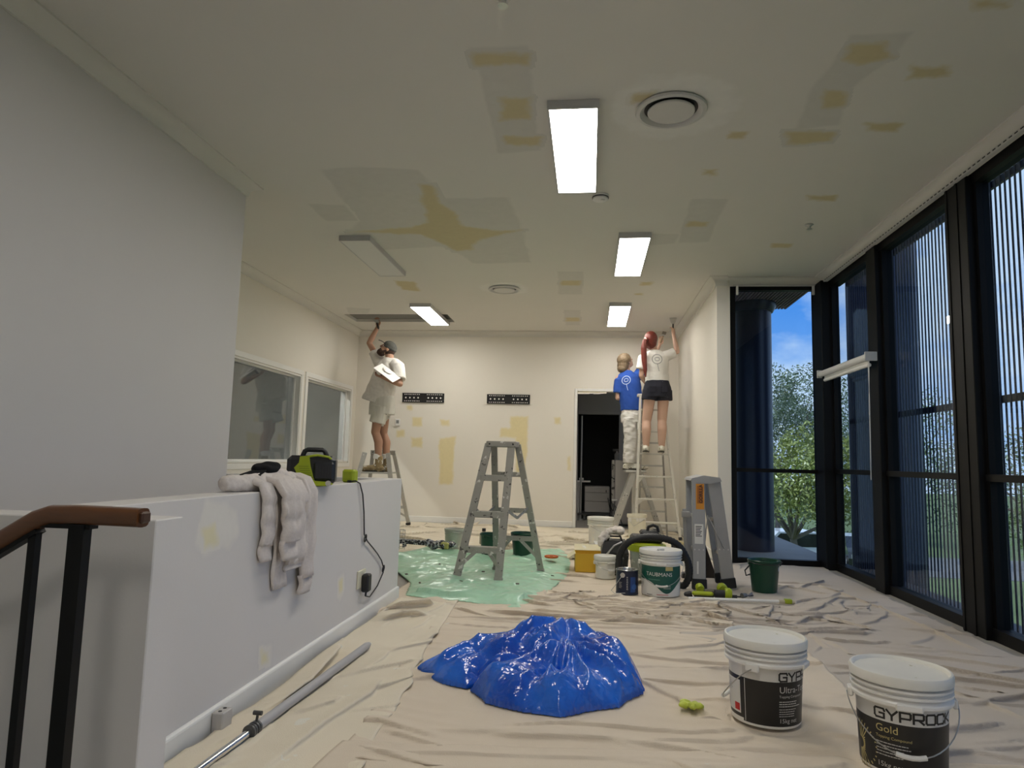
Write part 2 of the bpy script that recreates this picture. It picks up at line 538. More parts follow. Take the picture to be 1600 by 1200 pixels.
# half wall with a return, and the lower cross wall at the stair head
HX = -1.38
S('wall_low', [((HX - .14, 1.88, -3.0), (HX, 5.0, 0.872)), ((-3.82, 4.86, -3.0), (HX - .14, 5.0, 0.872))], M_grey, bev=0.003)
S('wall_cross', [((-2.64, 1.755, -3.0), (-1.157, 1.88, 0.85))], M_grey, bev=0.003)
b = MB()
for (x0, x1, z0, z1) in ((HX, HX + .016, 0, .085),):
    b.box((x0, 1.885, z0), (x1, 4.995, z1)); b.cyl((HX + .003, 1.885, .083), (HX + .003, 4.995, .083), .013, 10)
struct(b.build('baseboard_left', M_white))
S('baseboard_back', [((XR, YB - .016, 0), (dx0 - .05, YB, .095)), ((.70, YB - .016, 0), (1.36, YB, .095))], M_white, bev=.005)
S('baseboard_right', [((1.345, 7.57, 0), (1.36, YB, .095))], M_white, bev=.005)

# cornices
def cove(name, a, b, nrm, e0=0.0, e1=0.0, m=None, s=0.09):
    prof = [(0, -s), (0.012, -s)]
    for k in range(7):
        t = R(90) * k / 6
        prof.append((s - (s - .014) * math.cos(t), -s + (s - .012) * math.sin(t)))
    prof += [(s, -.010), (s, -0.0005), (0, -0.0005)]
    a = Vector((*a, CZ)); b_ = Vector((*b, CZ)); d = (b_ - a).normalized(); n = Vector((*nrm, 0))
    mbb = MB()
    rings = []
    for (p, e, sg) in ((a, e0, -1), (b_, e1, 1)):
        rings.append([p + n * q[0] + Vector((0, 0, q[1])) + d * (sg * e * q[0]) for q in prof])
    mbb.loft(rings)
    return struct(mbb.build(name, m or M_ceil, None, 25))
cove('trim_1', (-2.64, -4.2), (-2.64, 4.79), (1, 0), 0, 1)
cove('trim_2', (-2.64, 4.79), (-3.82, 4.79), (0, 1), 1, 0)
cove('trim_3', (XR, 4.79), (XR, YB), (1, 0), 0, -1)
cove('trim_4', (XR, YB), (1.36, YB), (0, -1), -1, -1)
cove('trim_5', (1.36, YB), (1.36, 7.56), (-1, 0), -1, 1)
cove('trim_6', (1.36, 7.56), (1.47, 7.56), (0, -1), 1, 0)
cove('trim_7', (1.47, 7.60), (2.47, 7.60), (0, -1), 0, -1)
cove('trim_8', (2.47, 7.60), (2.47, -4.2), (-1, 0), -1, 0)

# door casing of the back opening, bulkhead and inner doorway
b = MB()
b.box((dx0 - .045, YB - .018, 0), (dx0, YB + .01, dz + .045), .004).box((dx1, YB - .018, 0), (dx1 + .045, YB + .01, dz + .045), .004).box((dx0, YB - .018, dz), (dx1, YB + .01, dz + .045), .004)
struct(b.build('door_1', M_white))
IY = 12.0
S('wall_corridor', [((-1.2, IY, -0.3), (-.21, IY + .1, CZ)), ((.52, IY, -0.3), (2.2, IY + .1, CZ)), ((-.21, IY, 1.86), (.52, IY + .1, CZ)), ((-1.3, YB + .16, -0.3), (-1.2, IY, CZ)), ((2.1, YB + .16, -.3), (2.2, IY, CZ))], M_midgrey)
S('ceiling_corridor', [((-1.3, 11.2, CZ), (2.2, 14, CZ + .1))], M_midgrey)
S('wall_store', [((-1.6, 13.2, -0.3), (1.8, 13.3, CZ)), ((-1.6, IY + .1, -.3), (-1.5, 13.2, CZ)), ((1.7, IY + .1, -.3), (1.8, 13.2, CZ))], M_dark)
b = MB()
b.box((-.235, IY - .012, 0), (-.205, IY + .1, 1.885), .003).box((.50, IY - .012, 0), (.535, IY + .1, 1.885), .003).box((-.205, IY - .012, 1.845), (.50, IY + .1, 1.885), .003)
struct(b.build('door_2', M_midgrey))

# alcove windows
def alcove_window(name, y0, y1):
    b = MB()
    # architrave on the room face
    b.box((XR - .002, y0 - .075, wb - .075), (XR + .016, y1 + .075, wb - .012), .004)
    b.box((XR - .002, y0 - .075, wt + .012), (XR + .016, y1 + .075, wt + .075), .004)
    b.box((XR - .002, y0 - .075, wb - .012), (XR + .016, y0 - .012, wt + .012), .004)
    b.box((XR - .002, y1 + .012, wb - .012), (XR + .016, y1 + .075, wt + .012), .004)
    # lining of the reveal
    b.box((XR - .15, y0, wb), (XR + .01, y1, wb + .014)).box((XR - .15, y0, wt - .014), (XR + .01, y1, wt))
    b.box((XR - .15, y0, wb + .014), (XR + .01, y0 + .014, wt - .014)).box((XR - .15, y1 - .014, wb + .014), (XR + .01, y1, wt - .014))
    # glazing beads
    for (lo, hi) in (((y0 + .014, wb + .014), (y1 - .014, wb + .034)), ((y0 + .014, wt - .034), (y1 - .014, wt - .014)), ((y0 + .014, wb + .034), (y0 + .034, wt - .034)), ((y1 - .034, wb + .034), (y1 - .014, wt - .034))):
        b.box((XR - .10, lo[0], lo[1]), (XR - .06, hi[0], hi[1]))
    w = struct(b.build(name, M_white, None, 0))
    g = MB(); g.box((XR - .083, y0 + .02, wb + .02), (XR - .077, y1 - .02, wt - .02))
    g.build('pane', M_clear, w, 0)
alcove_window('window_8', 6.2, 8.64)
alcove_window('window_9', 8.86, 10.56)

# the glazed corner: black posts, rails and tinted panes
def win_x(name, y0, y1, x=2.50):
    b = MB()
    b.box((x - .01, y0, 2.93), (x + .09, y1, 3.0)); b.box((x - .01, y0, 0), (x + .09, y1, .075))
    b.box((x - .01, y0, .975), (x + .09, y1, 1.02))
    b.box((x, y0, .075), (x + .07, y0 + .03, 2.93)); b.box((x, y1 - .03, .075), (x + .07, y1, 2.93))
    w = struct(b.build(name, M_black, None, 0))
    for (z0, z1) in ((.075, .975), (1.02, 2.93)):
        g = MB(); g.box((x + .037, y0 + .028, z0 - .002), (x + .043, y1 - .028, z1 + .002)); g.build('pane', M_tint, w, 0)
posts = [(7.40, 7.70), (6.15, 6.34), (4.68, 4.95), (3.15, 3.42), (1.65, 1.92), (0.2, 0.4), (-1.3, -1.1)]
for i in range(len(posts) - 1): win_x('window_%d' % (i + 2), posts[i + 1][1], posts[i][0])
b = MB()
b.box((2.40, 7.40, 0), (2.58, 7.72, 3.0), .004)
struct(b.build('window_post', M_black, None, 0))
for i, (y0, y1) in enumerate(posts[1:]):
    b = MB(); b.box((2.45, y0, 0), (2.60, y1, 3.0), .004)
    if i == 1: b.box((2.444, y0 + .10, 0.0), (2.452, y0 + .125, 3.0)); b.box((2.444, y1 - .04, 0.0), (2.452, y1 - .02, 3.0))
    struct(b.build('window_post', M_black, None, 0))
b = MB()
b.box((1.45, 7.60, 0), (1.565, 7.72, 3.0)).box((1.565, 7.62, 2.95), (2.40, 7.70, 3.0)).box((1.565, 7.62, 0), (2.40, 7.70, .06)).box((1.565, 7.62, .965), (2.40, 7.70, 1.005))
w1 = struct(b.build('window_1', M_black, None, 0))
for (z0, z1) in ((.06, .965), (1.005, 2.95)):
    g = MB(); g.box((1.56, 7.655, z0 - .002), (2.405, 7.661, z1 + .002)); g.build('pane', M_tint, w1, 0)

# filler patches on ceiling and walls
P_ceil_y = patch_mat('ochre_filler_on_ceiling', (0.62, 0.545, 0.34), A_CEIL)
P_ceil_yg = patch_mat('ochre_filler_on_sanded_ceiling', (0.62, 0.545, 0.34), (0.66, 0.645, 0.605))
P_grey_yp = patch_mat('ochre_filler_on_pale_skim', (0.74, 0.685, 0.47), (0.74, 0.71, 0.665))
P_ceil_g = patch_mat('grey_sanded_ceiling', (0.66, 0.645, 0.605), A_CEIL, nscale=12)
P_ceil_w = patch_mat('white_skim_on_ceiling', (0.80, 0.785, 0.75), A_CEIL, nscale=12)
P_wall_y = patch_mat('ochre_filler_on_wall', (0.74, 0.645, 0.38), A_WALL)
P_grey_p = patch_mat('pale_skim_on_grey_wall', (0.74, 0.71, 0.665), A_GREY, nscale=14)
P_grey_y = patch_mat('ochre_filler_on_grey_wall', (0.74, 0.685, 0.47), A_GREY)
def patch(name, poly, to3, off, m, parent, feather=0.03, lift=0.0008):
    """thin filler skim: a fine grid over the outline, its attribute 'cover' fading out across the rim"""
    xs = [p[0] for p in poly]; ys = [p[1] for p in poly]
    res = max(.010, min(.035, (max(xs) - min(xs)) / 24, (max(ys) - min(ys)) / 10))
    x0, y0 = min(xs) - feather * 1.5, min(ys) - feather * 1.5
    nx = int((max(xs) - min(xs) + feather * 3) / res) + 2; ny = int((max(ys) - min(ys) + feather * 3) / res) + 2
    gx, gy = np.meshgrid(x0 + np.arange(nx) * res, y0 + np.arange(ny) * res, indexing='ij')
    dist = np.full(gx.shape, 1e9); ins = np.zeros(gx.shape, bool)
    n = len(poly)
    for i in range(n):
        ax, ay = poly[i]; cx, cy = poly[(i + 1) % n]
        dx, dy = cx - ax, cy - ay
        t = np.clip(((gx - ax) * dx + (gy - ay) * dy) / (dx * dx + dy * dy + 1e-12), 0, 1)
        dist = np.minimum(dist, np.hypot(gx - ax - t * dx, gy - ay - t * dy))
        if abs(dy) > 1e-9: ins ^= ((ay > gy) != (cy > gy)) & (gx < dx * (gy - ay) / dy + ax)
    sd_ = np.where(ins, dist, -dist)
    wob = np.array([[noise.noise(Vector((gx[i, j] * 7, gy[i, j] * 7, off * 3.1))) for j in range(ny)] for i in range(nx)])
    cov = np.clip((sd_ + wob * feather * .7) / feather * .5 + .35, 0, 1) * .66
    idx = {}; vs_ = []; fs_ = []; cv = []
    def vid(i, j):
        if (i, j) not in idx:
            idx[i, j] = len(vs_); vs_.append(to3(gx[i, j], gy[i, j], lift)); cv.append(float(cov[i, j]))
        return idx[i, j]
    for i in range(nx - 1):
        for j in range(ny - 1):
            if cov[i:i + 2, j:j + 2].max() > 0.0: fs_.append((vid(i, j), vid(i + 1, j), vid(i + 1, j + 1), vid(i, j + 1)))
    me = bpy.data.meshes.new(name)
    me.from_pydata([tuple(map(float, v)) for v in vs_], [], fs_)
    at = me.attributes.new('cover', 'FLOAT', 'POINT'); at.data.foreach_set('value', cv)
    me.materials.append(m)
    o = bpy.data.objects.new(name, me); COL.objects.link(o); o.parent = parent
    return o
OB = bpy.data.objects
CP = {'g1': [(-1.96, 4.551), (-1.661, 4.513), (-1.238, 4.589), (-1.194, 5.135), (-0.657, 5.133), (-0.626, 5.834), (-0.632, 6.923), (-1.246, 6.956), (-1.343, 6.57), (-1.46, 6.359), (-2.239, 6.481), (-2.229, 5.898), (-2.041, 5.616)], 'y1': [(-1.301, 4.838), (-1.195, 4.867), (-1.217, 5.244), (-1.142, 5.449), (-1.147, 5.765), (-0.893, 5.91), (-0.615, 5.903), (-1.086, 6.194), (-1.176, 6.469), (-1.354, 6.527), (-1.439, 6.26), (-1.565, 6.011), (-2.229, 5.898), (-1.601, 5.799), (-1.436, 5.672), (-1.371, 5.265)], 'g2': [(-0.629, 3.167), (-0.328, 3.167), (-0.327, 3.392), (-0.352, 3.826), (-0.345, 4.333), (-0.641, 4.364), (-0.633, 3.847), (-0.62, 3.433)], 'y2': [(-0.624, 3.211), (-0.321, 3.243), (-0.331, 3.356), (-0.632, 3.335)], 'y3': [(-0.545, 3.648), (-0.364, 3.66), (-0.378, 3.909), (-0.565, 3.913)], 'y4': [(-0.579, 4.12), (-0.336, 4.134), (-0.345, 4.267), (-0.573, 4.236)], 'g3': [(1.203, 3.2), (1.473, 3.196), (1.473, 3.402), (1.38, 3.694), (1.451, 4.092), (1.212, 4.158), (1.17, 3.746), (1.186, 3.41)], 'y5': [(1.227, 3.268), (1.389, 3.269), (1.464, 3.401), (1.339, 3.448), (1.237, 3.396)], 'y6': [(1.245, 3.685), (1.368, 3.706), (1.4, 3.864), (1.295, 3.893)], 'y7': [(1.152, 4.146), (1.463, 4.181), (1.49, 4.319), (1.216, 4.339)], 'y8': [(1.587, 3.477), (1.795, 3.491), (1.835, 3.599), (1.632, 3.61)], 'y9': [(1.595, 4.069), (1.812, 4.09), (1.838, 4.204), (1.635, 4.175)], 'y10': [(0.827, 4.135), (0.929, 4.149), (0.932, 4.234), (0.838, 4.229)], 'y11': [(0.743, 4.672), (0.858, 4.689), (0.86, 4.797), (0.76, 4.78)], 'y12': [(1.608, 5.199), (1.824, 5.209), (1.845, 5.326), (1.63, 5.303)], 'y13': [(1.628, 2.982), (1.79, 2.994), (1.807, 3.046), (1.658, 3.039)], 'g4': [(0.752, 5.224), (1.043, 5.237), (1.036, 5.736), (1.068, 6.3), (0.782, 6.329), (0.761, 5.725)], 'y14': [(0.816, 5.743), (0.978, 5.765), (0.975, 5.877), (0.812, 5.871)], 'y15': [(0.216, 3.67), (0.336, 3.638), (0.327, 3.732), (0.221, 3.753)], 'g5': [(-0.382, 7.269), (-0.092, 7.274), (-0.116, 8.315), (-0.416, 8.313)], 'y16': [(-0.356, 7.644), (-0.124, 7.647), (-0.127, 7.878), (-0.366, 7.875)], 'g6': [(-0.386, 9.187), (-0.143, 9.186), (-0.175, 10.255), (-0.388, 10.259)], 'y17': [(-0.368, 9.694), (-0.167, 9.691), (-0.18, 9.965), (-0.378, 9.969)], 'y18': [(-2.305, 7.617), (-2.053, 7.679), (-2.13, 8.139), (-2.323, 8.041)], 'y19': [(1.635, 6.356), (1.829, 6.381), (1.827, 6.496), (1.669, 6.491)], 'y20': [(0.54, 7.712), (0.684, 7.714), (0.67, 7.886), (0.553, 7.885)], 'g7': [(-3.406, 9.042), (-3.064, 9.122), (-3.222, 9.461), (-3.511, 9.463)], 'g8': [(-2.33, 5.195), (-2.019, 5.237), (-2.041, 5.616), (-2.328, 5.605)], 'y21': [(0.503, 8.253), (0.61, 8.254), (0.617, 8.351), (0.509, 8.351)], 'g9': [(0.421, 6.044), (0.771, 6.056), (0.765, 6.329), (0.448, 6.416)]}
BP = {'a': [(-2.861, 1.662), (-2.692, 1.665), (-2.686, 1.521), (-2.855, 1.517)], 'b': [(-2.396, 1.63), (-2.249, 1.633), (-2.246, 1.54), (-2.392, 1.537)], 'c': [(-2.858, 1.332), (-2.679, 1.336), (-2.672, 1.182), (-2.851, 1.177)], 'd': [(-2.406, 1.342), (-2.135, 1.368), (-2.15, 1.184), (-2.149, 0.597), (-2.377, 0.59)], 'e': [(-1.268, 1.713), (-0.981, 1.719), (-0.972, 1.314), (-1.009, 0.761), (-1.151, 0.757), (-1.176, 1.359), (-1.412, 1.385), (-1.416, 1.527), (-1.263, 1.53)], 'f': [(-0.565, 1.706), (-0.464, 1.708), (-0.462, 1.607), (-0.563, 1.605)], 'g': [(-0.352, 1.088), (-0.292, 1.11), (-0.289, 0.881), (-0.348, 0.879)], 'h': [(-0.23, 2.169), (0.222, 2.175), (0.223, 2.115), (-0.229, 2.108)], 'i': [(-3.107, 1.45), (-2.98, 1.453), (-2.975, 1.349), (-3.102, 1.347)], 'j': [(-2.954, 1.847), (-2.87, 1.849), (-2.867, 1.786), (-2.952, 1.785)]}
HP = {'a': [(2.367, 0.865), (2.501, 0.846), (2.603, 0.802), (2.625, 0.713), (2.55, 0.656), (2.385, 0.663), (2.326, 0.711)], 'a2': [(2.346, 0.771), (2.444, 0.767), (2.476, 0.693), (2.383, 0.682)], 'b': [(3.766, 0.367), (3.857, 0.363), (3.88, 0.277), (3.828, 0.216), (3.765, 0.246)], 'b2': [(3.78, 0.336), (3.841, 0.333), (3.85, 0.275), (3.791, 0.265)], 'c': [(2.869, 0.221), (2.984, 0.197), (2.998, 0.101), (2.882, 0.126)], 'c2': [(2.884, 0.196), (2.962, 0.181), (2.971, 0.119), (2.892, 0.136)]}
for k, (key, poly) in enumerate(CP.items()):
    lift = .0004 + .00003 * k
    patch('filler_patch' if key[0] == 'y' else 'skim_patch', poly, lambda x, y, l: (x, y, CZ - l), k, (P_ceil_yg if key in ('y1', 'y2', 'y3', 'y4', 'y5', 'y6', 'y7', 'y14', 'y16', 'y17') else P_ceil_y) if key[0] == 'y' else P_ceil_g, OB['ceiling'], 0.035 if key[0] == 'y' else 0.02, lift)
rp = [(0.452 + .37 * math.cos(2 * PI * i / 24), 3.84 + .37 * math.sin(2 * PI * i / 24)) for i in range(24)]
patch('skim_patch', rp, lambda x, y, l: (x, y, CZ - l), 50, P_ceil_w, OB['ceiling'], .05, .0005)
rp = [(-1.05 + .30 * math.cos(2 * PI * i / 24), 8.02 + .30 * math.sin(2 * PI * i / 24)) for i in range(24)]
patch('skim_patch', rp, lambda x, y, l: (x, y, CZ - l), 51, P_ceil_w, OB['ceiling'], .05, .0005)
for k, (key, poly) in enumerate(BP.items()):
    patch('filler_patch', poly, lambda x, z, l: (x, YB - l, z), k, P_wall_y, OB['wall_back'], 0.03, .0008)
for k, (key, poly) in enumerate(HP.items()):
    patch('skim_patch' if len(key) == 1 else 'filler_patch', poly, lambda y, z, l: (HX + l, y, min(z, .868)), k, P_grey_p if len(key) == 1 else P_grey_yp, OB['wall_low'], 0.02, .0006 + .0006 * (len(key) > 1))

# ------------------------------------------------------------------ ceiling lights
M_lit = emit_mat('lit_diffuser', (1.0, 0.955, 0.87), LAMP_POWER)
M_unlit = mat('unlit_diffuser', (0.72, 0.72, 0.70), 0.4, var=0.02)
M_frame = mat('light_frame_white', (0.55, 0.54, 0.54), 0.4, var=0.03)
def panel(x0, x1, y0, y1, lit, label, group=None):
    r_ = root('ceiling_light', label, 'light', ((x0 + x1) / 2, (y0 + y1) / 2, CZ), 0, group)
    w = (x1 - x0) / 2; l = (y1 - y0) / 2; h = 0.052; t = 0.011
    b = MB()
    b.box((-w, -l, -h), (-w + t, l, -.0005)).box((w - t, -l, -h), (w, l, -.0005)).box((-w + t, -l, -h), (w - t, -l + t, -.0005)).box((-w + t, l - t, -h), (w - t, l, -.0005)).box((-w + t, -l + t, -.012), (w - t, l - t, -.0005))
    b.build('frame', M_frame, r_, 0)
    d = MB(); d.box((-w + t, -l + t, -h + .003), (w - t, l - t, -h + .007)); d.build('diffuser', M_lit if lit else M_unlit, r_, 0)
    return r_
panel(-.268, .027, 3.70, 4.95, True, 'lit white ceiling light panel nearest the camera, in front of the smoke alarm')
panel(.232, .52, 6.005, 7.30, True, 'lit white ceiling light panel between the smoke alarm and the painters by the doorway')
panel(.225, .508, 8.75, 10.11, True, 'lit white ceiling light panel right above the two painters near the doorway')
panel(-2.43, -2.14, 8.80, 10.07, True, 'lit white ceiling light panel beside the dark ceiling slot')
panel(-2.36, -2.06, 6.0, 7.255, False, 'switched-off grey ceiling light panel, the only unlit one')
panel(-.15, .145, 0.6, 1.85, True, 'unseen lit ceiling panel added as fill light over the stair head', 'added fill lights behind the viewpoint')  # this and the next: unseen panels added behind the camera for fill light
panel(-.15, .145, -2.4, -1.15, True, 'unseen lit ceiling panel added as fill light at the rear of the room', 'added fill lights behind the viewpoint')
# lamp of the next room, seen only by its light through the alcove windows
M_lit_keep = M_lit
M_lit = emit_mat('lit_batten_diffuser', (1.0, 0.96, 0.88), LAMP_POWER * 22)
r_ = panel(-4.86, -4.80, 8.2, 9.5, True, 'narrow lit ceiling batten in the room behind the alcove windows')
M_lit = M_lit_keep

# ------------------------------------------------------------------ outside
M_grass = mat('lawn', (0.12, 0.16, 0.06), 0.9, var=0.4, vscale=0.7)
M_road = mat('asphalt', (0.16, 0.16, 0.165), 0.9, var=0.2, vscale=1.5)
S('ground', [((-30, -30, -3.8), (120, 140, -3.5))], M_grass)
S('road', [((-30, 31.5, -3.5), (120, 38.5, -3.485))], M_road)
S('outside_slab', [((1.5, 7.72, -0.30), (3.1, 8.05, -0.06)), ((2.66, -4, -0.3), (3.1, 7.72, -0.06))], mat('balcony_slab', (0.05, 0.045, 0.05), 0.6, var=.15))
so = MB()
so.box((1.5, 7.72, 3.135), (2.56, 9.2, 3.5))
so_o = struct(so.build('soffit', M_dark, None, 0))
for k in range(26):
    x = 1.50 + k * .0405
    s_ = MB(); s_.box((x, 7.73, 3.085), (x + .022, 9.19, 3.136)); s_.build('batten', M_soffit, so_o, 0)
def column(name, label, x, y, r, z0=-3.5, z1=3.09):
    c = root(name, label, 'column', (x, y, z0))
    h = z1 - z0
    b = MB(); b.lathe([(0, 0), (r, 0), (r, h - .12)], 40); b.build('shaft', M_navy, c, 40)
    b = MB(); b.lathe([(r, h - .12), (r + .02, h - .12), (r + .06, h - .05), (r + .06, h - .001), (0, h - .001)], 40); b.build('capital', M_navy, c, 40)
    b = MB(); b.lathe([(r, 0), (r + .04, 0), (r + .04, .2), (r, .24)], 40); b.build('base', M_navy, c, 40)
column('round_column', 'round navy blue column just outside the end window, under the slatted soffit', 2.045, 8.9, .225)
column('round_column', 'wide navy column outside, half hidden behind the vertical slats of the window wall', 3.36, 8.3, .37, z1=4.4)
scr = root('slat_screen', 'outdoor screen of thin navy vertical slats in front of the window wall', 'screen', (2.75, 0, 0))
fm = MB(); fm.box((-.003, -.008, -.4), (.003, .008, 3.3)); fme = fm.mesh('slat', M_fin, 0)
y = 7.66
while y > 1.0:
    o = bpy.data.objects.new('slat', fme); COL.objects.link(o); o.parent = scr; o.location = (0, y, 0); y -= .0555
for z in (-.2, 1.50, 3.0):
    b = MB(); b.box((.005, 1.0, z), (.03, 7.68, z + .05)); b.build('rail', M_fin, scr, 0)
# trees: trunk, boughs and a crown of real leaf blades
def leaf_mat(name, c):
    return mat(name, c, 0.33, var=0.5, vscale=0.9, spec=0.6)
M_leaf = [leaf_mat('leaf_yellow_green', (0.30, 0.33, 0.08)), leaf_mat('leaf_mid_green', (0.13, 0.20, 0.05)), leaf_mat('leaf_grey_green', (0.16, 0.21, 0.11))]
M_bark = mat('bark', (0.20, 0.16, 0.12), 0.9, var=0.4, vscale=6, stretch=(1, 1, .2))
def tree(label, x, y, h, w, li, seed, n=7000, z0=-3.5, trunk=.14):
    rnd = random.Random(seed)
    t = root('tree', label, 'tree', (x, y, z0))
    b = MB()
    base = Vector((0, 0, 0)); fork = Vector((rnd.uniform(-.3, .3), rnd.uniform(-.3, .3), h * .32))
    b.tube([base, fork * .5 + Vector((.08, 0, 0)), fork], [trunk * 1.3, trunk, trunk * .85], 9)
    blobs = []
    for k in range(11):
        a = rnd.uniform(0, 2 * PI); q = rnd.uniform(.1, .5) * w
        tip = Vector((math.cos(a) * q, math.sin(a) * q, h * rnd.uniform(.45, .9)))
        b.tube([fork, (fork + tip) / 2 + Vector((0, 0, -.2)), tip], [trunk * .6, trunk * .35, .02], 6)
        blobs.append((tip, rnd.uniform(.17, .30) * w))
    b.build('trunk', M_bark, t)
    vs_ = np.empty((n * 4, 3), 'f')
    for i in range(n):
        c, rr = blobs[i % len(blobs)]
        d = Vector((rnd.gauss(0, 1), rnd.gauss(0, 1), rnd.gauss(0, .75)))
        d = d.normalized() * rr * rnd.uniform(.35, 1.0) ** .5
        p = c + d
        ax = Vector((rnd.gauss(0, 1), rnd.gauss(0, 1), rnd.gauss(0, 1))).normalized()
        bx = ax.cross(Vector((rnd.gauss(0, 1), rnd.gauss(0, 1), rnd.gauss(0, 1)))).normalized()
        l = rnd.uniform(.045, .11); wd = l * .42
        vs_[i * 4] = p - ax * l; vs_[i * 4 + 1] = p + bx * wd; vs_[i * 4 + 2] = p + ax * l; vs_[i * 4 + 3] = p - bx * wd
    me = bpy.data.meshes.new('crown')
    me.from_pydata(vs_.tolist(), [], [(4 * i, 4 * i + 1, 4 * i + 2, 4 * i + 3) for i in range(n)])
    me.materials.append(M_leaf[li])
    o = bpy.data.objects.new('crown', me); COL.objects.link(o); o.parent = t; o['kind'] = 'stuff'
    return t
tree('bright yellow-green street tree with a pale trunk in front of the parked cars', 7.6, 26.5, 5.9, 4.6, 0, 3, 13000)
tree('tall grey-green tree filling the end window behind the yellow-green tree', 10.2, 39.5, 9.8, 7.4, 2, 5, 24000)
tree('dark green tree beside the tall grey-green one, behind the corner post', 19.0, 45.5, 9.6, 8.0, 1, 6, 12000)
hz = [(20, 33.5, 7.6, 6, 2), (28, 42, 8.4, 7, 1), (30.5, 31, 7.2, 6.5, 2), (39, 40, 8.4, 7.5, 1), (25, 23.5, 5.6, 5, 0), (17, 25.5, 5.0, 4.4, 1), (40, 29, 7.0, 6.5, 2)]
TL = ['low loose grey-green tree nearest the road, seen through the second slatted bay', 'tall mid-green tree across the road, seen far through the slats', 'pale grey-green tree at the kerb, seen through the third slatted bay', 'tall dark tree behind the kerbside trees, at the right edge', 'bright yellow-green bush tree closest to the slatted windows', 'small mid-green tree beside the round column, seen through the slats', 'broad grey-green tree farthest right beyond the slatted windows']
for i, (x, y, h, w, li) in enumerate(hz):
    tree(TL[i], x, y, h, w, li, 20 + i, 8000)['group'] = 'trees beyond the slatted windows'
# hedge and pale verge strip by the road
M_hedge = leaf_mat('leaf_hedge', (0.08, 0.13, 0.05))
def hedge(name, label, x0, x1, y0, y1, h, n, seed):
    rnd = random.Random(seed); vs_ = []
    hr = root(name, label, 'hedge', ((x0 + x1) / 2, (y0 + y1) / 2, -3.5))
    for i in range(n):
        p = Vector((rnd.uniform(x0, x1) - (x0 + x1) / 2, rnd.uniform(y0, y1) - (y0 + y1) / 2, h * rnd.random() ** .6))
        ax = Vector((rnd.gauss(0, 1), rnd.gauss(0, 1), rnd.gauss(0, 1))).normalized(); bx = ax.cross(Vector((rnd.gauss(0, 1), rnd.gauss(0, 1), rnd.gauss(0, 1)))).normalized()
        vs_ += [p - ax * .11, p + bx * .05, p + ax * .11, p - bx * .05]
    me = bpy.data.meshes.new('leaves'); me.from_pydata([tuple(p) for p in vs_], [], [(4 * i, 4 * i + 1, 4 * i + 2, 4 * i + 3) for i in range(n)]); me.materials.append(M_hedge)
    o = bpy.data.objects.new('leaves', me); COL.objects.link(o); o.parent = hr; o['kind'] = 'stuff'
hedge('hedge', 'low clipped hedge between the lawn and the parked white car', 5.2, 8.6, 29.2, 30.2, .9, 2600, 2)
hedge('hedge', 'long dark hedge across the road behind the cars', -6, 60, 50.5, 52.0, 2.2, 9000, 4)
def car(label, x, y, paint, rz=0.0, suv=False):
    c = root('car', label, 'car', (x, y, -3.485), rz)
    H = 1.65 if suv else 1.42
    side = [(-2.2, .35), (-2.25, .62), (-2.1, .88), (-1.25, .98), (-.55, H), (1.15, H), (1.9, 1.02), (2.2, .95), (2.25, .4)]
    M = Matrix(((1, 0, 0, 0), (0, 0, -1, 0), (0, 1, 0, 0), (0, 0, 0, 1)))
    b = MB(); b.prism(side, -.86, .86, M); b.build('body', paint, c, 0)
    g = MB(); g.prism([(-1.05, 1.0), (-.48, H - .07), (1.08, H - .07), (1.68, 1.02)], -.868, .868, M); g.build('side_windows', M_carglass, c, 0)
    for sx in (-1.4, 1.4):
        for sy in (-.80, .80):
            w_ = MB(); w_.cyl((sx, sy - .1, .32), (sx, sy + .1, .32), .33, 20); wh = w_.build('wheel', M_blackrub, c)
            w_ = MB(); w_.cyl((sx, sy - .108, .32), (sx, sy + .108, .32), .2, 14); w_.build('hub_cap', M_alum, wh)
    for s0 in (-.75, .45):
        l = MB(); l.box((-2.262, s0, .62), (-2.15, s0 + .3, .78)); l.build('headlight', M_alum, c, 0)
M_carglass = mat('car_glass', (0.01, 0.012, 0.015), 0.1)
car('white parked car seen through the end window, beyond the yellow-green tree', 8.75, 32.6, mat('white_car_paint', (0.75, 0.76, 0.78), 0.25, coat=.6), .1, True)
car('dark parked car beside the white one, partly hidden by the corner post', 12.6, 33.6, mat('dark_car_paint', (0.02, 0.025, 0.03), 0.2, coat=.8), 1.3)

# ------------------------------------------------------------------ drop sheets on the floor
M_canvas = mat('canvas_drop_sheet', (0.70, 0.605, 0.485), 0.95, var=0.09, vscale=2.2, bump=0.25, bscale=260, spots=[(0.74, 0.70, 0.62)], sscale=9, sthr=0.71)
M_canvas2 = mat('canvas_drop_sheet_grey', (0.56, 0.495, 0.425), 0.95, var=0.08, vscale=1.8, bump=0.25, bscale=260, spots=[(0.72, 0.68, 0.60)], sscale=7, sthr=0.72)
M_canvas3 = mat('canvas_drop_sheet_pale', (0.75, 0.675, 0.54), 0.95, var=0.08, vscale=1.8, bump=0.25, bscale=260, spots=[(0.76, 0.73, 0.64)], sscale=8, sthr=0.69)
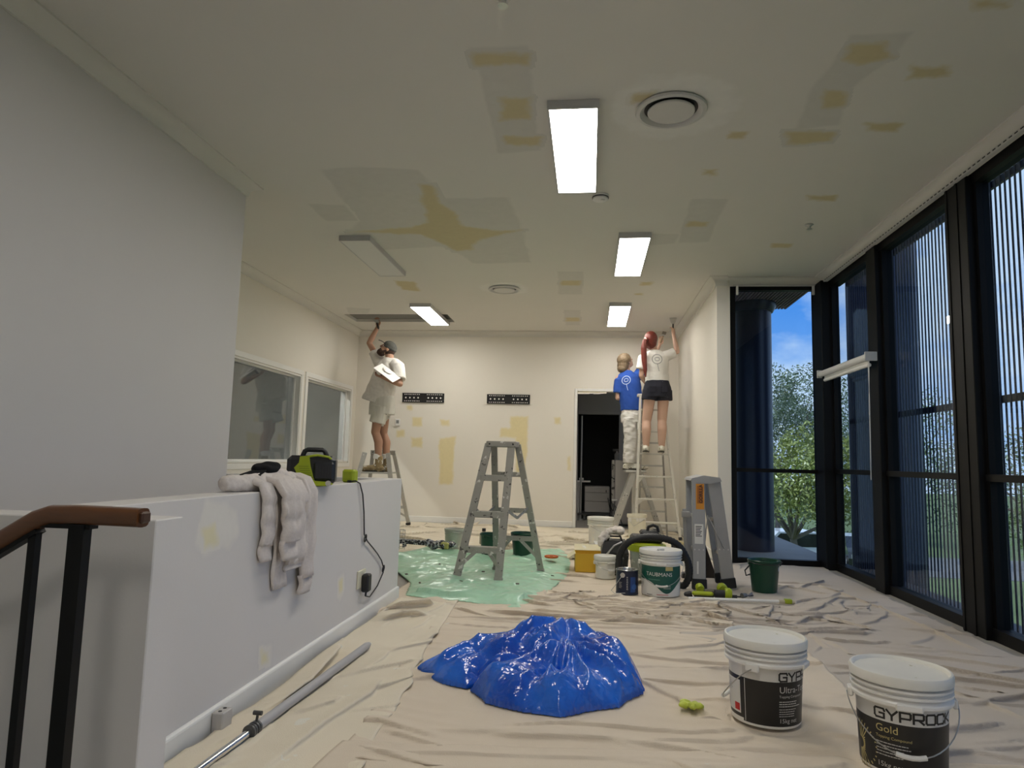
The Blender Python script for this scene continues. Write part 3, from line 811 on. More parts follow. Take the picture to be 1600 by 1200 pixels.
# places where something stands and presses the cloth flat
FLAT = [(.72, 2.99, .16), (1.085, 2.62, .16), (.565, 5.60, .16), (.305, 5.575, .1), (.15, 6.24, .1), (.145, 8.62, .15), (.625, 9.22, .12), (1.44, 5.97, .12), (-.68, 7.27, .12), (-.995, 7.12, .11), (.06, 6.62, .2), (.5, 6.12, .2), (.24, 6.55, .18),
        (.905, 5.89, .1), (1.165, 6.0, .1), (.21, 7.15, .16), (-1.075, 5.695, .06), (-.727, 5.671, .06), (-.815, 6.225, .06), (-.414, 6.187, .06), (-2.66, 9.42, .07), (.94, 5.58, .16), (1.225, 9.55, .06), (.625, 9.55, .06), (1.15, 5.44, .12), (1.4, 5.46, .1), (-.2, 3.3, .42)]
def seg_d(px, py, a, b):
    dx, dy = b[0] - a[0], b[1] - a[1]
    t = np.clip(((px - a[0]) * dx + (py - a[1]) * dy) / (dx * dx + dy * dy + 1e-9), 0, 1)
    ex, ey = px - (a[0] + dx * t), py - (a[1] + dy * t)
    s = np.sign(dx * (py - a[1]) - dy * (px - a[0]))
    return np.hypot(ex, ey), s, t
def np_noise(X, Y, sc, seed):
    """smooth value noise on arrays"""
    rs = np.random.RandomState(seed); tab = rs.rand(64, 64)
    x = X * sc; y = Y * sc; xi = np.floor(x).astype(int); yi = np.floor(y).astype(int)
    fx = x - xi; fy = y - yi; fx = fx * fx * (3 - 2 * fx); fy = fy * fy * (3 - 2 * fy)
    g = lambda i, j: tab[i % 64, j % 64]
    return (g(xi, yi) * (1 - fx) + g(xi + 1, yi) * fx) * (1 - fy) + (g(xi, yi + 1) * (1 - fx) + g(xi + 1, yi + 1) * fx) * fy - .5
def sheet(name, label, corners, z0, m, seed, folds=(), n_rand=40, res=0.022, rlen=(0.3, 1.1), rang=(0, 0.5), rh=(0.006, 0.016), dense=None, edge_wave=0.03, wr=1.0):
    """cloth laid flat: corners bl, br, tr, tl; creases are narrow ridges with one steep side"""
    bl, br, tr, tl = [np.array(c, float) for c in corners]
    nu = int(max(np.linalg.norm(br - bl), np.linalg.norm(tr - tl)) / res); nv = int(max(np.linalg.norm(tl - bl), np.linalg.norm(tr - br)) / res)
    u, v = np.meshgrid(np.linspace(0, 1, nu + 1), np.linspace(0, 1, nv + 1))
    X = (bl[0] * (1 - u) + br[0] * u) * (1 - v) + (tl[0] * (1 - u) + tr[0] * u) * v
    Y = (bl[1] * (1 - u) + br[1] * u) * (1 - v) + (tl[1] * (1 - u) + tr[1] * u) * v
    X = X + edge_wave * (np_noise(X, Y, 1.7, seed) + .5 * np_noise(X, Y, 5, seed + 9)) * 2
    Y = Y + edge_wave * (np_noise(X, Y, 1.7, seed + 1) + .5 * np_noise(X, Y, 5, seed + 8)) * 2
    wx = X + .25 * np_noise(X, Y, 2.2, seed + 4); wy = Y + .25 * np_noise(X, Y, 2.2, seed + 5)
    ca, sa = math.cos(rang[0]), math.sin(rang[0])
    al = wx * ca + wy * sa; ac = -wx * sa + wy * ca
    def rid(f1, f2, sd, p): return np.clip(1 - np.abs(np_noise(al * f1, ac * f2, 1.0, sd)) * 3.2, 0, 1) ** p
    msk = np.clip(np_noise(X, Y, 1.3, seed + 6) * 2.4 + .55, 0.1, 1)
    Z = np.full_like(X, z0) + .006 * np_noise(X, Y, 2.5, seed + 2) + msk * (wr * .016 * rid(1.3, 4.2, seed + 20, 3) + wr * .008 * rid(3, 9, seed + 21, 3)) + wr * .003 * np_noise(X, Y, 15, seed + 3)
    rnd = random.Random(seed)
    xs = (min(c[0] for c in corners), max(c[0] for c in corners)); ys = (min(c[1] for c in corners), max(c[1] for c in corners))
    fl = list(folds)
    for k in range(n_rand):
        if dense and rnd.random() < dense[4]: cx = rnd.uniform(dense[0], dense[1]); cy = rnd.uniform(dense[2], dense[3])
        else: cx = rnd.uniform(*xs); cy = rnd.uniform(*ys)
        L = rnd.uniform(*rlen); a = rnd.gauss(rang[0], rang[1]); h = rnd.uniform(*rh); w = rnd.uniform(.012, .035)
        p = [(cx, cy)]
        for s in range(3):
            a += rnd.gauss(0, .28); p.append((p[-1][0] + math.cos(a) * L / 3, p[-1][1] + math.sin(a) * L / 3))
        fl.append((p, h * 1.7, w * .8))
    F = np.zeros_like(Z); SX = np.zeros_like(Z); SY = np.zeros_like(Z)
    for (p, h, w) in fl:
        tot = len(p) - 1
        for i in range(tot):
            d, s, t = seg_d(X, Y, p[i], p[i + 1])
            along = (i + t) / tot
            amp = h * np.clip(np.minimum(along, 1 - along) * 5, .05, 1)
            q = np.where(s < 0, d / (w * .5), d / (w * 2.0))
            v = amp * np.exp(-q ** 1.35)
            ex, ey = p[i + 1][0] - p[i][0], p[i + 1][1] - p[i][1]; ln = math.hypot(ex, ey) + 1e-9
            up_ = v > F
            F = np.where(up_, v, F); SX = np.where(up_, ey / ln * v * 1.5, SX); SY = np.where(up_, -ex / ln * v * 1.5, SY)
    keep = np.ones_like(Z)
    for (fx, fy, fr) in FLAT:
        keep = np.minimum(keep, np.clip((np.hypot(X - fx, Y - fy) - fr) / .07, 0, 1))
    F *= keep; SX *= keep; SY *= keep
    Z = z0 + (Z - z0) * keep + F
    X = X + SX; Y = Y + SY
    verts = np.stack([X, Y, Z], -1).reshape(-1, 3)
    W = nu + 1
    i, j = np.meshgrid(np.arange(nu), np.arange(nv)); a = (j * W + i).ravel()
    faces = np.stack([a, a + 1, a + 1 + W, a + W], -1)
    me = bpy.data.meshes.new(name)
    me.from_pydata(verts.tolist(), [], faces.tolist())
    me.materials.append(m); me.shade_smooth()
    o = bpy.data.objects.new(name, me); COL.objects.link(o)
    sm = o.modifiers.new('thick', 'SOLIDIFY'); sm.thickness = 0.004; sm.offset = -1
    return tag(o, label, 'drop sheet', 'canvas drop sheets')
sheet('drop_sheet', 'wide canvas drop sheet at the back of the room, up to the doorway wall', [(-3.7, 7.3), (1.30, 7.3), (1.30, 10.76), (-3.7, 10.76)], .006, M_canvas3, 11, n_rand=70, rang=(0, .45), res=.022, rh=(.01, .03))
sheet('drop_sheet', 'greyish canvas drop sheet by the glazed corner, under the standing green bucket', [(.55, 4.2), (2.42, 4.0), (2.40, 7.55), (.55, 7.6)], .009, M_canvas2, 12, n_rand=46, rang=(.2, .9), res=.016, dense=(.9, 1.9, 4.3, 5.6, .5),
      folds=[([(.7, 4.50 + .09 * k), (1.0, 4.46 + .08 * k), (1.3 + .03 * k, 4.5 + .07 * k)], .022 + .006 * (k % 2), .024) for k in range(6)] + [([(1.3, 4.75), (1.45, 4.98), (1.62, 5.05)], .03, .03), ([(1.25, 4.62), (1.55, 4.72), (1.75, 4.74)], .025, .03), ([(1.95, 6.6), (2.1, 5.9), (2.2, 5.0), (2.25, 4.2)], .02, .02)])
sheet('drop_sheet', 'greyish canvas drop sheet along the slatted windows, in front of the green bucket', [(.9, 1.5), (2.44, 1.5), (2.44, 4.25), (.9, 4.25)], .012, M_canvas2, 13, n_rand=40, rang=(0, .4), rlen=(.5, 1.4), res=.015,
      folds=[([(2.3, 4.2), (2.2, 3.6), (2.24, 3.0), (2.2, 2.4)], .018, .02)])
sheet('drop_sheet', 'canvas drop sheet in the middle, under the ladder, paint pails and green plastic', [(-1.45, 4.45), (.95, 4.45), (.95, 7.5), (-1.45, 7.45)], .014, M_canvas, 14, n_rand=60, rang=(0, .5), res=.015, dense=(-.6, .9, 4.45, 5.3, .6), rh=(.008, .026),
      folds=[([(-.35 + .02 * k, 4.62 + .065 * k), (.1 + .05 * k, 4.58 + .06 * k), (.5 + .03 * k, 4.60 + .055 * k), (.93, 4.56 + .07 * k)], .022 + .008 * (k % 3), .026) for k in range(9)] + [([(-.75, 4.72), (-.3, 4.6), (.2, 4.63), (.7, 4.52)], .04, .035), ([(-.2, 4.85), (.3, 4.75), (.8, 4.7)], .03, .03), ([(0.0, 5.15), (.4, 5.0), (.9, 4.95)], .022, .03), ([(-.1, 5.6), (.05, 5.3), (.3, 5.2)], .02, .025)])
sheet('drop_sheet', 'smooth canvas drop sheet under the blue plastic bag', [(-.84, 2.35), (1.2, 2.35), (1.2, 4.62), (-.98, 4.66)], .018, M_canvas, 15, n_rand=56, rang=(0, .22), rlen=(.3, 1.3), res=.014, rh=(.004, .012),
      folds=[([(-.9, 4.5), (-.6, 4.48), (-.2, 4.52), (.3, 4.47), (1.0, 4.5)], .022, .03), ([(-.75, 2.62), (-.2, 2.70), (.4, 2.66), (1.1, 2.72)], .014, .03)], edge_wave=.02)
sheet('drop_sheet', 'narrow canvas drop sheet along the foot of the low grey wall, under the long pole', [(-1.36, 1.55), (-.70, 1.55), (-.92, 4.95), (-1.35, 4.95)], .022, M_canvas3, 16, n_rand=26, rang=(1.15, .4), rlen=(.2, .8), res=.014, rh=(.005, .014),
      folds=[([(-1.27, 2.55), (-1.25, 3.0), (-1.29, 3.35), (-1.33, 3.7)], .045, .035), ([(-1.2, 2.25), (-1.24, 2.6), (-1.2, 2.9)], .02, .02), ([(-1.05, 2.1), (-1.0, 2.6), (-.93, 2.95), (-.94, 3.2)], .022, .028), ([(-1.3, 4.2), (-1.2, 4.4), (-1.0, 4.45)], .05, .04), ([(-1.34, 4.6), (-1.2, 4.7), (-1.05, 4.8)], .06, .04)], edge_wave=.018)
sheet('drop_sheet', 'canvas drop sheet with a straight hem nearest the camera, under the front pails', [(-.98, 1.3), (1.9, 1.3), (1.9, 2.72), (-.86, 2.48)], .027, M_canvas, 17, n_rand=30, rang=(0, .25), rlen=(.4, 1.2), res=.014, rh=(.004, .012),
      folds=[([(-.85, 2.40), (-.2, 2.47), (.6, 2.55), (1.8, 2.63)], .01, .012), ([(-.6, 2.2), (0, 2.3), (.6, 2.28)], .012, .03)], edge_wave=.012)

# ------------------------------------------------------------------ thin green plastic sheet
M_green_film = mat('pale_green_plastic_film', (0.40, 0.66, 0.48), 0.28, var=0.25, vscale=5, bump=0.5, bscale=16, spec=0.6, spots=[(0.55, 0.52, 0.40)], sscale=5, sthr=0.66, sharp=.12)
gp = [(-2.1, 6.9), (-1.42, 5.55), (-1.33, 5.06), (-1.19, 5.0), (-.9, 4.95), (-.61, 4.87), (-.45, 4.79), (-.36, 5.15), (-.28, 5.6), (-.19, 6.15), (-.17, 6.9), (-.22, 7.6), (-.33, 8.1), (-.8, 7.75), (-1.3, 7.5), (-1.8, 7.7)]
def inside(poly, x, y):
    c = False; j = len(poly) - 1
    for i in range(len(poly)):
        if (poly[i][1] > y) != (poly[j][1] > y) and x < (poly[j][0] - poly[i][0]) * (y - poly[i][1]) / (poly[j][1] - poly[i][1]) + poly[i][0]: c = not c
        j = i
    return c
def film(name, poly, z0, res, hfun, m, label, cat):
    xs = [p[0] for p in poly]; ys = [p[1] for p in poly]
    nx = int((max(xs) - min(xs)) / res) + 1; ny = int((max(ys) - min(ys)) / res) + 1
    idx = {}; vs_ = []; fs_ = []
    def vid(i, j):
        if (i, j) not in idx:
            x = min(xs) + i * res; y = min(ys) + j * res
            idx[i, j] = len(vs_); vs_.append((x, y, z0 + hfun(x, y)))
        return idx[i, j]
    for i in range(nx):
        for j in range(ny):
            if inside(poly, min(xs) + (i + .5) * res, min(ys) + (j + .5) * res):
                fs_.append((vid(i, j), vid(i + 1, j), vid(i + 1, j + 1), vid(i, j + 1)))
    me = bpy.data.meshes.new(name); me.from_pydata(vs_, [], fs_); me.materials.append(m); me.shade_smooth()
    o = bpy.data.objects.new(name, me); COL.objects.link(o)
    s_ = o.modifiers.new('thick', 'SOLIDIFY'); s_.thickness = .002; s_.offset = 1
    return tag(o, label, cat)
def seg_pt(x, y, a, c):
    dx, dy = c[0] - a[0], c[1] - a[1]; t = max(0, min(1, ((x - a[0]) * dx + (y - a[1]) * dy) / (dx * dx + dy * dy)))
    return math.hypot(x - a[0] - dx * t, y - a[1] - dy * t)
def gh(x, y):
    p = Vector((x, y, 0))
    v = abs(noise.noise(p * 3.1)) * .045 + abs(noise.noise(Vector((x * 3, y * 9, 4)))) * .03 + abs(noise.noise(p * 16)) * .012
    d = min(seg_pt(x, y, gp[i], gp[(i + 1) % len(gp)]) for i in range(len(gp)))
    v = v * min(1, d / .18 + .06) - .012 * max(0, 1 - d / .12)
    if y < 5.4 and d > .08: v += .03 * max(0, 1 - abs(y - 5.12 - .06 * math.sin(x * 7)) / .2)
    return v
film('plastic_sheet', gp, .03, .013, gh, M_green_film, 'crumpled pale green plastic sheet spread on the floor under the battered stepladder', 'plastic sheet')

# ------------------------------------------------------------------ blue plastic bag heap
def blue_film():
    m, n, o = new_mat('blue_plastic_film')
    b = n.nodes.new('ShaderNodeBsdfPrincipled')
    b.inputs['Roughness'].default_value = 0.16
    b.inputs['Specular IOR Level'].default_value = 0.75
    tcn = n.nodes.new('ShaderNodeTexCoord'); nz = n.nodes.new('ShaderNodeTexNoise'); nz.inputs['Scale'].default_value = 5; nz.inputs['Detail'].default_value = 3
    n.links.new(tcn.outputs['Object'], nz.inputs['Vector'])
    rp_ = n.nodes.new('ShaderNodeValToRGB'); rp_.color_ramp.elements[0].color = (0.004, 0.07, 0.48, 1); rp_.color_ramp.elements[1].color = (0.02, 0.16, 0.72, 1)
    rp_.color_ramp.elements[0].position = .35; rp_.color_ramp.elements[1].position = .7
    n.links.new(nz.outputs['Fac'], rp_.inputs[0]); n.links.new(rp_.outputs[0], b.inputs['Base Color'])
    vo = n.nodes.new('ShaderNodeTexVoronoi'); vo.feature = 'DISTANCE_TO_EDGE'; vo.inputs['Scale'].default_value = 9
    nz2 = n.nodes.new('ShaderNodeTexNoise'); nz2.inputs['Scale'].default_value = 7; nz2.inputs['Detail'].default_value = 4
    n.links.new(tcn.outputs['Object'], nz2.inputs['Vector'])
    mxv = n.nodes.new('ShaderNodeMixRGB'); mxv.inputs[0].default_value = .22
    n.links.new(tcn.outputs['Object'], mxv.inputs[1]); n.links.new(nz2.outputs['Color'], mxv.inputs[2]); n.links.new(mxv.outputs[0], vo.inputs['Vector'])
    bu = n.nodes.new('ShaderNodeBump'); bu.inputs['Strength'].default_value = .45; bu.inputs['Distance'].default_value = .03
    n.links.new(vo.outputs['Distance'], bu.inputs['Height'])
    bu2 = n.nodes.new('ShaderNodeBump'); bu2.inputs['Strength'].default_value = .12; bu2.inputs['Distance'].default_value = .01
    nz3 = n.nodes.new('ShaderNodeTexNoise'); nz3.inputs['Scale'].default_value = 38; nz3.inputs['Detail'].default_value = 3
    n.links.new(tcn.outputs['Object'], nz3.inputs['Vector']); n.links.new(nz3.outputs['Fac'], bu2.inputs['Height']); n.links.new(bu.outputs[0], bu2.inputs['Normal'])
    n.links.new(bu2.outputs[0], b.inputs['Normal'])
    n.links.new(b.outputs[0], o.inputs[0])
    return m
M_blue = blue_film()
def bag_lobe(name, poly, peaks, seed, parent, steep=.10, amp=1.0, fan_c=(0, 0)):
    """a lobe of film: height field that rises steeply from its outline, creased in long ridges"""
    res = .009
    pl = [Vector((*p, 0)) for p in poly]
    def hf(x, y):
        d = 1e9
        for i in range(len(pl)):
            a = pl[i]; c = pl[(i + 1) % len(pl)]; q = Vector((x, y, 0)); ab = c - a
            t = max(0, min(1, (q - a).dot(ab) / ab.length_squared)); d = min(d, (q - (a + ab * t)).length)
        p = Vector((x, y, seed))
        wx_ = x + .05 * noise.noise(p * 5); wy_ = y + .05 * noise.noise(p * 5 + Vector((7, 2, 1)))
        base = 0
        for (px_, py_, h, r_) in peaks:
            q2 = ((wx_ - px_) / r_[0]) ** 2 + ((wy_ - py_) / r_[1]) ** 2
            base = max(base, h * math.exp(-q2 ** 1.5))
        fan = math.atan2(wy_ - fan_c[1], wx_ - fan_c[0]); fr = math.hypot(wx_ - fan_c[0], wy_ - fan_c[1])
        n1 = noise.noise(Vector((fan * 3.5, fr * 2.0, seed))); n2 = 1 - abs(noise.noise(Vector((fan * 4.2, fr * 1.6, seed + 4)))) * 3.4
        n3 = 1 - abs(noise.noise(Vector((x * 3.5, y * 7, seed + 8)))) * 3
        vd = noise.voronoi(Vector((x * 4.5 + .5 * noise.noise(p * 4), y * 6 + .5 * noise.noise(p * 4 + Vector((3, 1, 0))), seed)))[0]
        k = 1 - math.exp(-d / steep)
        return .010 + k * (base * (1 + .14 * n1) + .032 * amp * max(-.8, n2) * min(1, fr * 5) + .010 * max(-.8, n3) + .012 * math.exp(-(vd[1] - vd[0]) / .16))
    xs = [p[0] for p in poly]; ys = [p[1] for p in poly]
    idx = {}; vs_ = []; fs_ = []
    nx = int((max(xs) - min(xs)) / res) + 1; ny = int((max(ys) - min(ys)) / res) + 1
    for i in range(nx + 1):
        for j in range(ny + 1):
            x = min(xs) + i * res; y = min(ys) + j * res
            if inside(poly, x, y):
                idx[i, j] = len(vs_)
                q = Vector((x, y, seed + 5))
                vs_.append((x + .025 * noise.noise(q * 5), y + .025 * noise.noise(q * 5 + Vector((5, 5, 5))), max(.006, hf(x, y))))
    for i in range(nx):
        for j in range(ny):
            c = [(i, j), (i + 1, j), (i + 1, j + 1), (i, j + 1)]
            if all(q in idx for q in c): fs_.append(tuple(idx[q] for q in c))
    # skirt down to the floor
    me = bpy.data.meshes.new(name); me.from_pydata(vs_, [], fs_); me.materials.append(M_blue)
    bm = bmesh.new(); bm.from_mesh(me)
    ed = [e for e in bm.edges if e.is_boundary]
    r_ = bmesh.ops.extrude_edge_only(bm, edges=ed)
    for g in r_['geom']:
        if isinstance(g, bmesh.types.BMVert): g.co.z = 0.001
    bmesh.ops.recalc_face_normals(bm, faces=bm.faces)
    bm.to_mesh(me); bm.free(); me.shade_smooth()
    o = bpy.data.objects.new(name, me); COL.objects.link(o); o.parent = parent
    return o
bag = root('plastic_bag', 'large glossy blue plastic bag lying crumpled in the middle of the drop sheets', 'bag', (-.2, 3.3, .022))
back_poly = [(-.62, .04), (-.56, -.03), (-.45, -.15), (-.34, -.19), (-.28, -.14), (-.25, -.02), (-.05, .0), (.2, -.1), (.40, -.04), (.47, -.06), (.46, .12), (.38, .36), (.26, .50), (.10, .58), (-.08, .58), (-.22, .46), (-.38, .32), (-.52, .16)]
bag_lobe('back_fold', back_poly, [(.03, .26, .185, (.24, .28)), (.26, .16, .135, (.24, .30)), (-.20, .16, .125, (.26, .22)), (-.42, .04, .085, (.26, .18))], 3.3, bag, .045, 1.0, (.06, .42))
front_poly = [(-.30, -.06), (-.30, -.22), (-.22, -.36), (-.05, -.44), (.10, -.45), (.20, -.38), (.33, -.30), (.38, -.2), (.46, -.10), (.45, .06), (.36, .2), (.16, .22), (-.06, .14), (-.22, .06)]
bag_lobe('front_fold', front_poly, [(-.14, -.12, .095, (.2, .24)), (.12, .02, .145, (.26, .17)), (.25, -.08, .12, (.2, .22)), (.06, -.28, .085, (.28, .17))], 8.1, bag, .03, 1.0, (.10, .16))

# crumpled yellow-green paper beside the bag
M_lime = mat('lime_plastic', (0.42, 0.50, 0.01), 0.45, var=0.1, vscale=12)
b = MB()
for k in range(7):
    a = k * 2.4; b.ell((.03 * math.cos(a), .025 * math.sin(a), .016 + .004 * (k % 3)), (.025, .016, .014), Matrix.Rotation(a, 3, 'Z'), 10, 6)
o = remeshed(b, 'lime_scrap', mat('lime_scrap_paint', (0.52, 0.60, 0.08), .6, var=.2, vscale=40), .004, 2, None, lambda p: .006 * noise.noise(p * 60))
o.location = (.43, 3.03, .026); tag(o, 'small crumpled yellow-green scrap on the sheet in front of the blue bag', 'scrap')

# ------------------------------------------------------------------ pails, buckets, cans
M_pailwhite = mat('white_pail_plastic', (0.78, 0.765, 0.73), 0.32, var=0.03, vscale=6)
M_pailwhite2 = mat('white_pail_plastic_splashed', (0.76, 0.75, 0.70), 0.4, var=0.06, vscale=9, spots=[(0.80, 0.77, 0.68)], sscale=16)
M_lidtop = mat('pail_lid_smeared', (0.74, 0.72, 0.66), 0.38, var=0.08, vscale=9, spots=[(0.42, 0.39, 0.22)], sscale=22, sthr=0.70)
M_wire = mat('zinc_wire', (0.42, 0.42, 0.41), 0.35, metal=0.8)
M_labblack = mat('label_black', (0.012, 0.011, 0.010), 0.4, var=0.1)
M_labsilver = mat('label_silver', (0.62, 0.61, 0.585), 0.35, metal=0.1, var=0.03)
M_labwhite = mat('label_white_print', (0.74, 0.73, 0.70), 0.5, var=0.02)
M_labtext = mat('label_text_grey', (0.55, 0.54, 0.52), 0.5, var=0.02)
M_labgold = mat('label_gold_print', (0.55, 0.46, 0.20), 0.4, var=0.1)
M_labred = mat('label_red', (0.55, 0.02, 0.02), 0.5, var=0.05)
GY = {'G': [[(1, .78), (.9, 1), (.12, 1), (0, .85), (0, .2), (.15, 0), (.95, 0), (.95, .5), (.5, .5)]], 'Y': [[(0, 1), (.42, .5), (.5, .5), (.95, 1)], [(.46, .5), (.46, 0)]],
      'P': [[(0, 0), (0, 1), (.85, 1), (.95, .88), (.95, .5), (.85, .38), (0.05, .38)]], 'R': [[(0, 0), (0, 1), (.85, 1), (.95, .88), (.95, .52), (.85, .40), (0.05, .40)], [(.5, .38), (.95, 0)]],
      'O': [[(.12, 0), (0, .14), (0, .86), (.12, 1), (.85, 1), (.97, .86), (.97, .14), (.85, 0), (.12, 0)]], 'C': [[(.95, .75), (.95, .88), (.85, 1), (.12, 1), (0, .86), (0, .14), (.12, 0), (.85, 0), (.95, .14), (.95, .25)]],
      'K': [[(0, 0), (0, 1)], [(.92, 1), (.15, .5), (.92, 0)]]}
def squarish_word(word, h, gap=.22):
    """the maker's squared capitals drawn as strokes"""
    L = []; x = 0
    for ch in word:
        for ln in GY[ch]: L.append([(x + p[0] * h * 1.02, p[1] * h) for p in ln])
        x += h * (1.02 + gap)
    return stroke_shape(L, h * .215), x - h * gap
def pail(name, label, loc, rz=0.0, R1=.153, H=.33, rb=.132, group=None, lidmat=None, grip_drop=1.0, bail_dir=-PI / 2, lid=True, body=None, cat='pail', bail=True, tab_dir=None):
    """moulded pail: tapered body, three rings under the rim, lid, ears and a wire bail"""
    t = root(name, label, cat, loc, rz, group)
    bm_ = body or M_pailwhite
    zr = H * .70                                     # under side of the collar
    rz_ = lambda z: rb + (R1 - .012 - rb) * z / H
    pr = [(0, .004), (rb - .008, .004), (rb - .004, 0), (rb, .004), (rz_(zr), zr), (R1 - .003, zr), (R1, zr + .004), (R1, zr + .012), (R1 - .006, zr + .018)]
    for k in range(3):
        z = zr + H * (.085 + .06 * k)
        pr += [(R1 - .012, z), (R1 + .001, z + .002), (R1 + .001, z + .008), (R1 - .012, z + .011)]
    pr += [(R1 - .008, H - .03)]
    if not lid: pr += [(R1 - .002, H - .012), (R1 - .002, H), (R1 - .008, H), (R1 - .012, H - .012), (R1 - .016, H * .75), (rb, H * .45), (0, H * .45)]
    b = MB(); b.lathe(pr, 48); b.build('body', bm_, t, 35)
    if lid:
        b = MB(); b.lathe([(R1 - .007, H - .034), (R1 + .003, H - .032), (R1 + .004, H - .010), (R1, H - .001), (R1 - .006, H), (R1 - .010, H - .003), (R1 - .014, H - .012), (R1 - .05, H - .013), (0, H - .013)], 48)
        b.build('lid', lidmat or bm_, t, 35)
    for s in (1, -1):
        e_ = MB(); a = bail_dir + s * PI / 2
        M = Matrix.Rotation(a, 4, 'Z')
        e_.box((R1 - .008, -.026, zr - .016), (R1 + .009, .026, zr + .014), .004, M)
        e_.build('ear', bm_, t, 0)
    e_ = MB(); e_.box((R1 - .008, -.040, zr - .006), (R1 + .004, .040, zr + .016), .004, Matrix.Rotation(tab_dir if tab_dir is not None else bail_dir, 4, 'Z')); e_.build('lock_tab', bm_, t, 0)
    if bail:
        w = MB(); pts = []; drop = H * .47 * grip_drop
        ux = Vector((math.cos(bail_dir + PI / 2), math.sin(bail_dir + PI / 2), 0)); uy = Vector((math.cos(bail_dir), math.sin(bail_dir), 0))
        for k in range(25):
            a = PI * k / 24
            out = math.sin(a)
            pts.append(ux * math.cos(a) * (R1 + .012) + uy * (out * (R1 + .012 - .006 * out)) + Vector((0, 0, zr - .005 - drop * out ** 1.2)))
        w.tube(pts, .0022, 7); bl_ = w.build('bail', M_wire, t)
        g = MB(); g.tube([p + (p.normalized() * 0) for p in pts[10:15]], .008, 10); g.build('grip', M_labwhite, bl_)
    return t, rz_, zr
def lab_band(t, rz_, z0, z1, a0, a1, m, name='label', off=.0008):
    b = MB(); n = max(6, int((a1 - a0) * 8)); vs_ = []; fs_ = []
    for k in range(n + 1):
        a = a0 + (a1 - a0) * k / n
        for z in (z0, z1):
            r_ = rz_(z) + off; vs_.append((r_ * math.cos(a), r_ * math.sin(a), z))
    for k in range(n): fs_.append((2 * k, 2 * k + 2, 2 * k + 3, 2 * k + 1))
    b.add(vs_, fs_); return b.build(name, m, t, 60)
def print_on(t, rz_, shape, ang, z, m, name='print', off=.0016, parent=None):
    b = MB(); wrap_cyl(b, shape, rz_(0) + off, ang, z, (rz_(1) - rz_(0)))
    return build_flat(b, name, m, parent or t)
def merge_shapes(lst):
    vs_ = []; fs_ = []
    for (sv, sf), dx, dy in lst:
        o = len(vs_); vs_ += [(x + dx, y + dy) for x, y in sv]; fs_ += [tuple(i + o for i in f) for f in sf]
    return vs_, fs_
# fine print lines, too small to read in the picture, as thin bars of broken length
def fine_lines(n, w, dy, h, seed):
    rnd = random.Random(seed); out = []
    for k in range(n):
        x = 0; L = w * rnd.uniform(.75, 1.0)
        while x < L:
            l = rnd.uniform(.004, .012); out.append((rect_shape(0, 0, min(l, L - x), h), x, -k * dy)); x += l + .0016
    return merge_shapes(out)
t, rzf, zr = pail('joint_compound_pail', 'white pail with a half-turned black Ultra-Top label, in front of the windows', (.72, 2.99, .03), 0, R1=.158, H=.325, lidmat=M_lidtop, bail_dir=2.6, grip_drop=1.1, tab_dir=-PI / 2 + 1.05)
top = rzf
A = -PI / 2 - .1 - .72      # left end of the front panel
lab_band(t, rzf, .012, .178, A - .07, A + 3.2, M_labblack)
lab_band(t, rzf, .178, .224, A - .07, A + 3.2, M_labsilver, 'label_head')
lb = lab_band(t, rzf, .022, .178, A - 1.25, A - .07, M_labblack, 'side_panel')
lab_band(lb, rzf, .036, .162, A - 1.18, A - .16, M_labwhite, 'side_paper', .0016)
print_on(t, rzf, rect_shape(-.001, 0, .001, .16), A + .0, .015, M_labwhite, 'white_rule')
sh, wd = squarish_word('GYPROCK', .030)
TA = -PI / 2 + .13
print_on(t, rzf, sh, TA, .182, M_labblack, 'brand_lettering', .0018)
print_on(t, rzf, merge_shapes([(text_shape('Ultra-Top', .034), 0, 0)]), TA, .138, M_labtext, 'title_lettering', .0018)
print_on(t, rzf, text_shape('Topping Compound', .013), TA, .120, M_labtext, 'subtitle_lettering', .0018)
print_on(t, rzf, fine_lines(3, .10, .0085, .0034, 1), TA, .103, M_labtext, 'fine_print', .0018)
print_on(t, rzf, fine_lines(4, .075, .0085, .0026, 2), TA, .075, M_labtext, 'fine_print', .0018)
print_on(t, rzf, text_shape('15kg net', .023), TA, .026, M_labtext, 'weight_lettering', .0018)
print_on(t, rzf, merge_shapes([(rect_shape(0, 0, .0014 + .001 * ((k * 7) % 3), .032), k * .0034, 0) for k in range(8)]), A - 1.05, .046, M_labblack, 'bar_code', .0026)
print_on(t, rzf, rect_shape(0, 0, .028, .028, 3), A - .40, .044, M_labred, 'red_square', .0026)
print_on(t, rzf, fine_lines(6, .085, .0075, .0022, 3), A - 1.1, .150, mat('label_fine_grey', (.35, .35, .34), .5), 'fine_print', .0026)
t, rzf, zr = pail('joint_compound_pail', 'white pail with black and gold label at the bottom right corner of the picture', (1.085, 2.62, .03), 0, R1=.158, H=.325, lidmat=M_lidtop, bail_dir=-PI / 2 - .36 + .12, grip_drop=.92)
A = -PI / 2 - .42
lab_band(t, rzf, .012, .172, A - 1.5, A + 1.5, M_labblack)
lab_band(t, rzf, .172, .224, A - 1.5, A + 1.5, M_labsilver, 'label_head')
TA = A - .56
print_on(t, rzf, sh, TA, .182, M_labblack, 'brand_lettering', .0018)
print_on(t, rzf, text_shape('Gold', .034), TA, .138, M_labgold, 'title_lettering', .0018)
print_on(t, rzf, text_shape('Topping Compound', .013), TA, .118, M_labgold, 'subtitle_lettering', .0018)
print_on(t, rzf, fine_lines(5, .105, .010, .003, 5), TA, .102, M_labtext, 'fine_print', .0018)
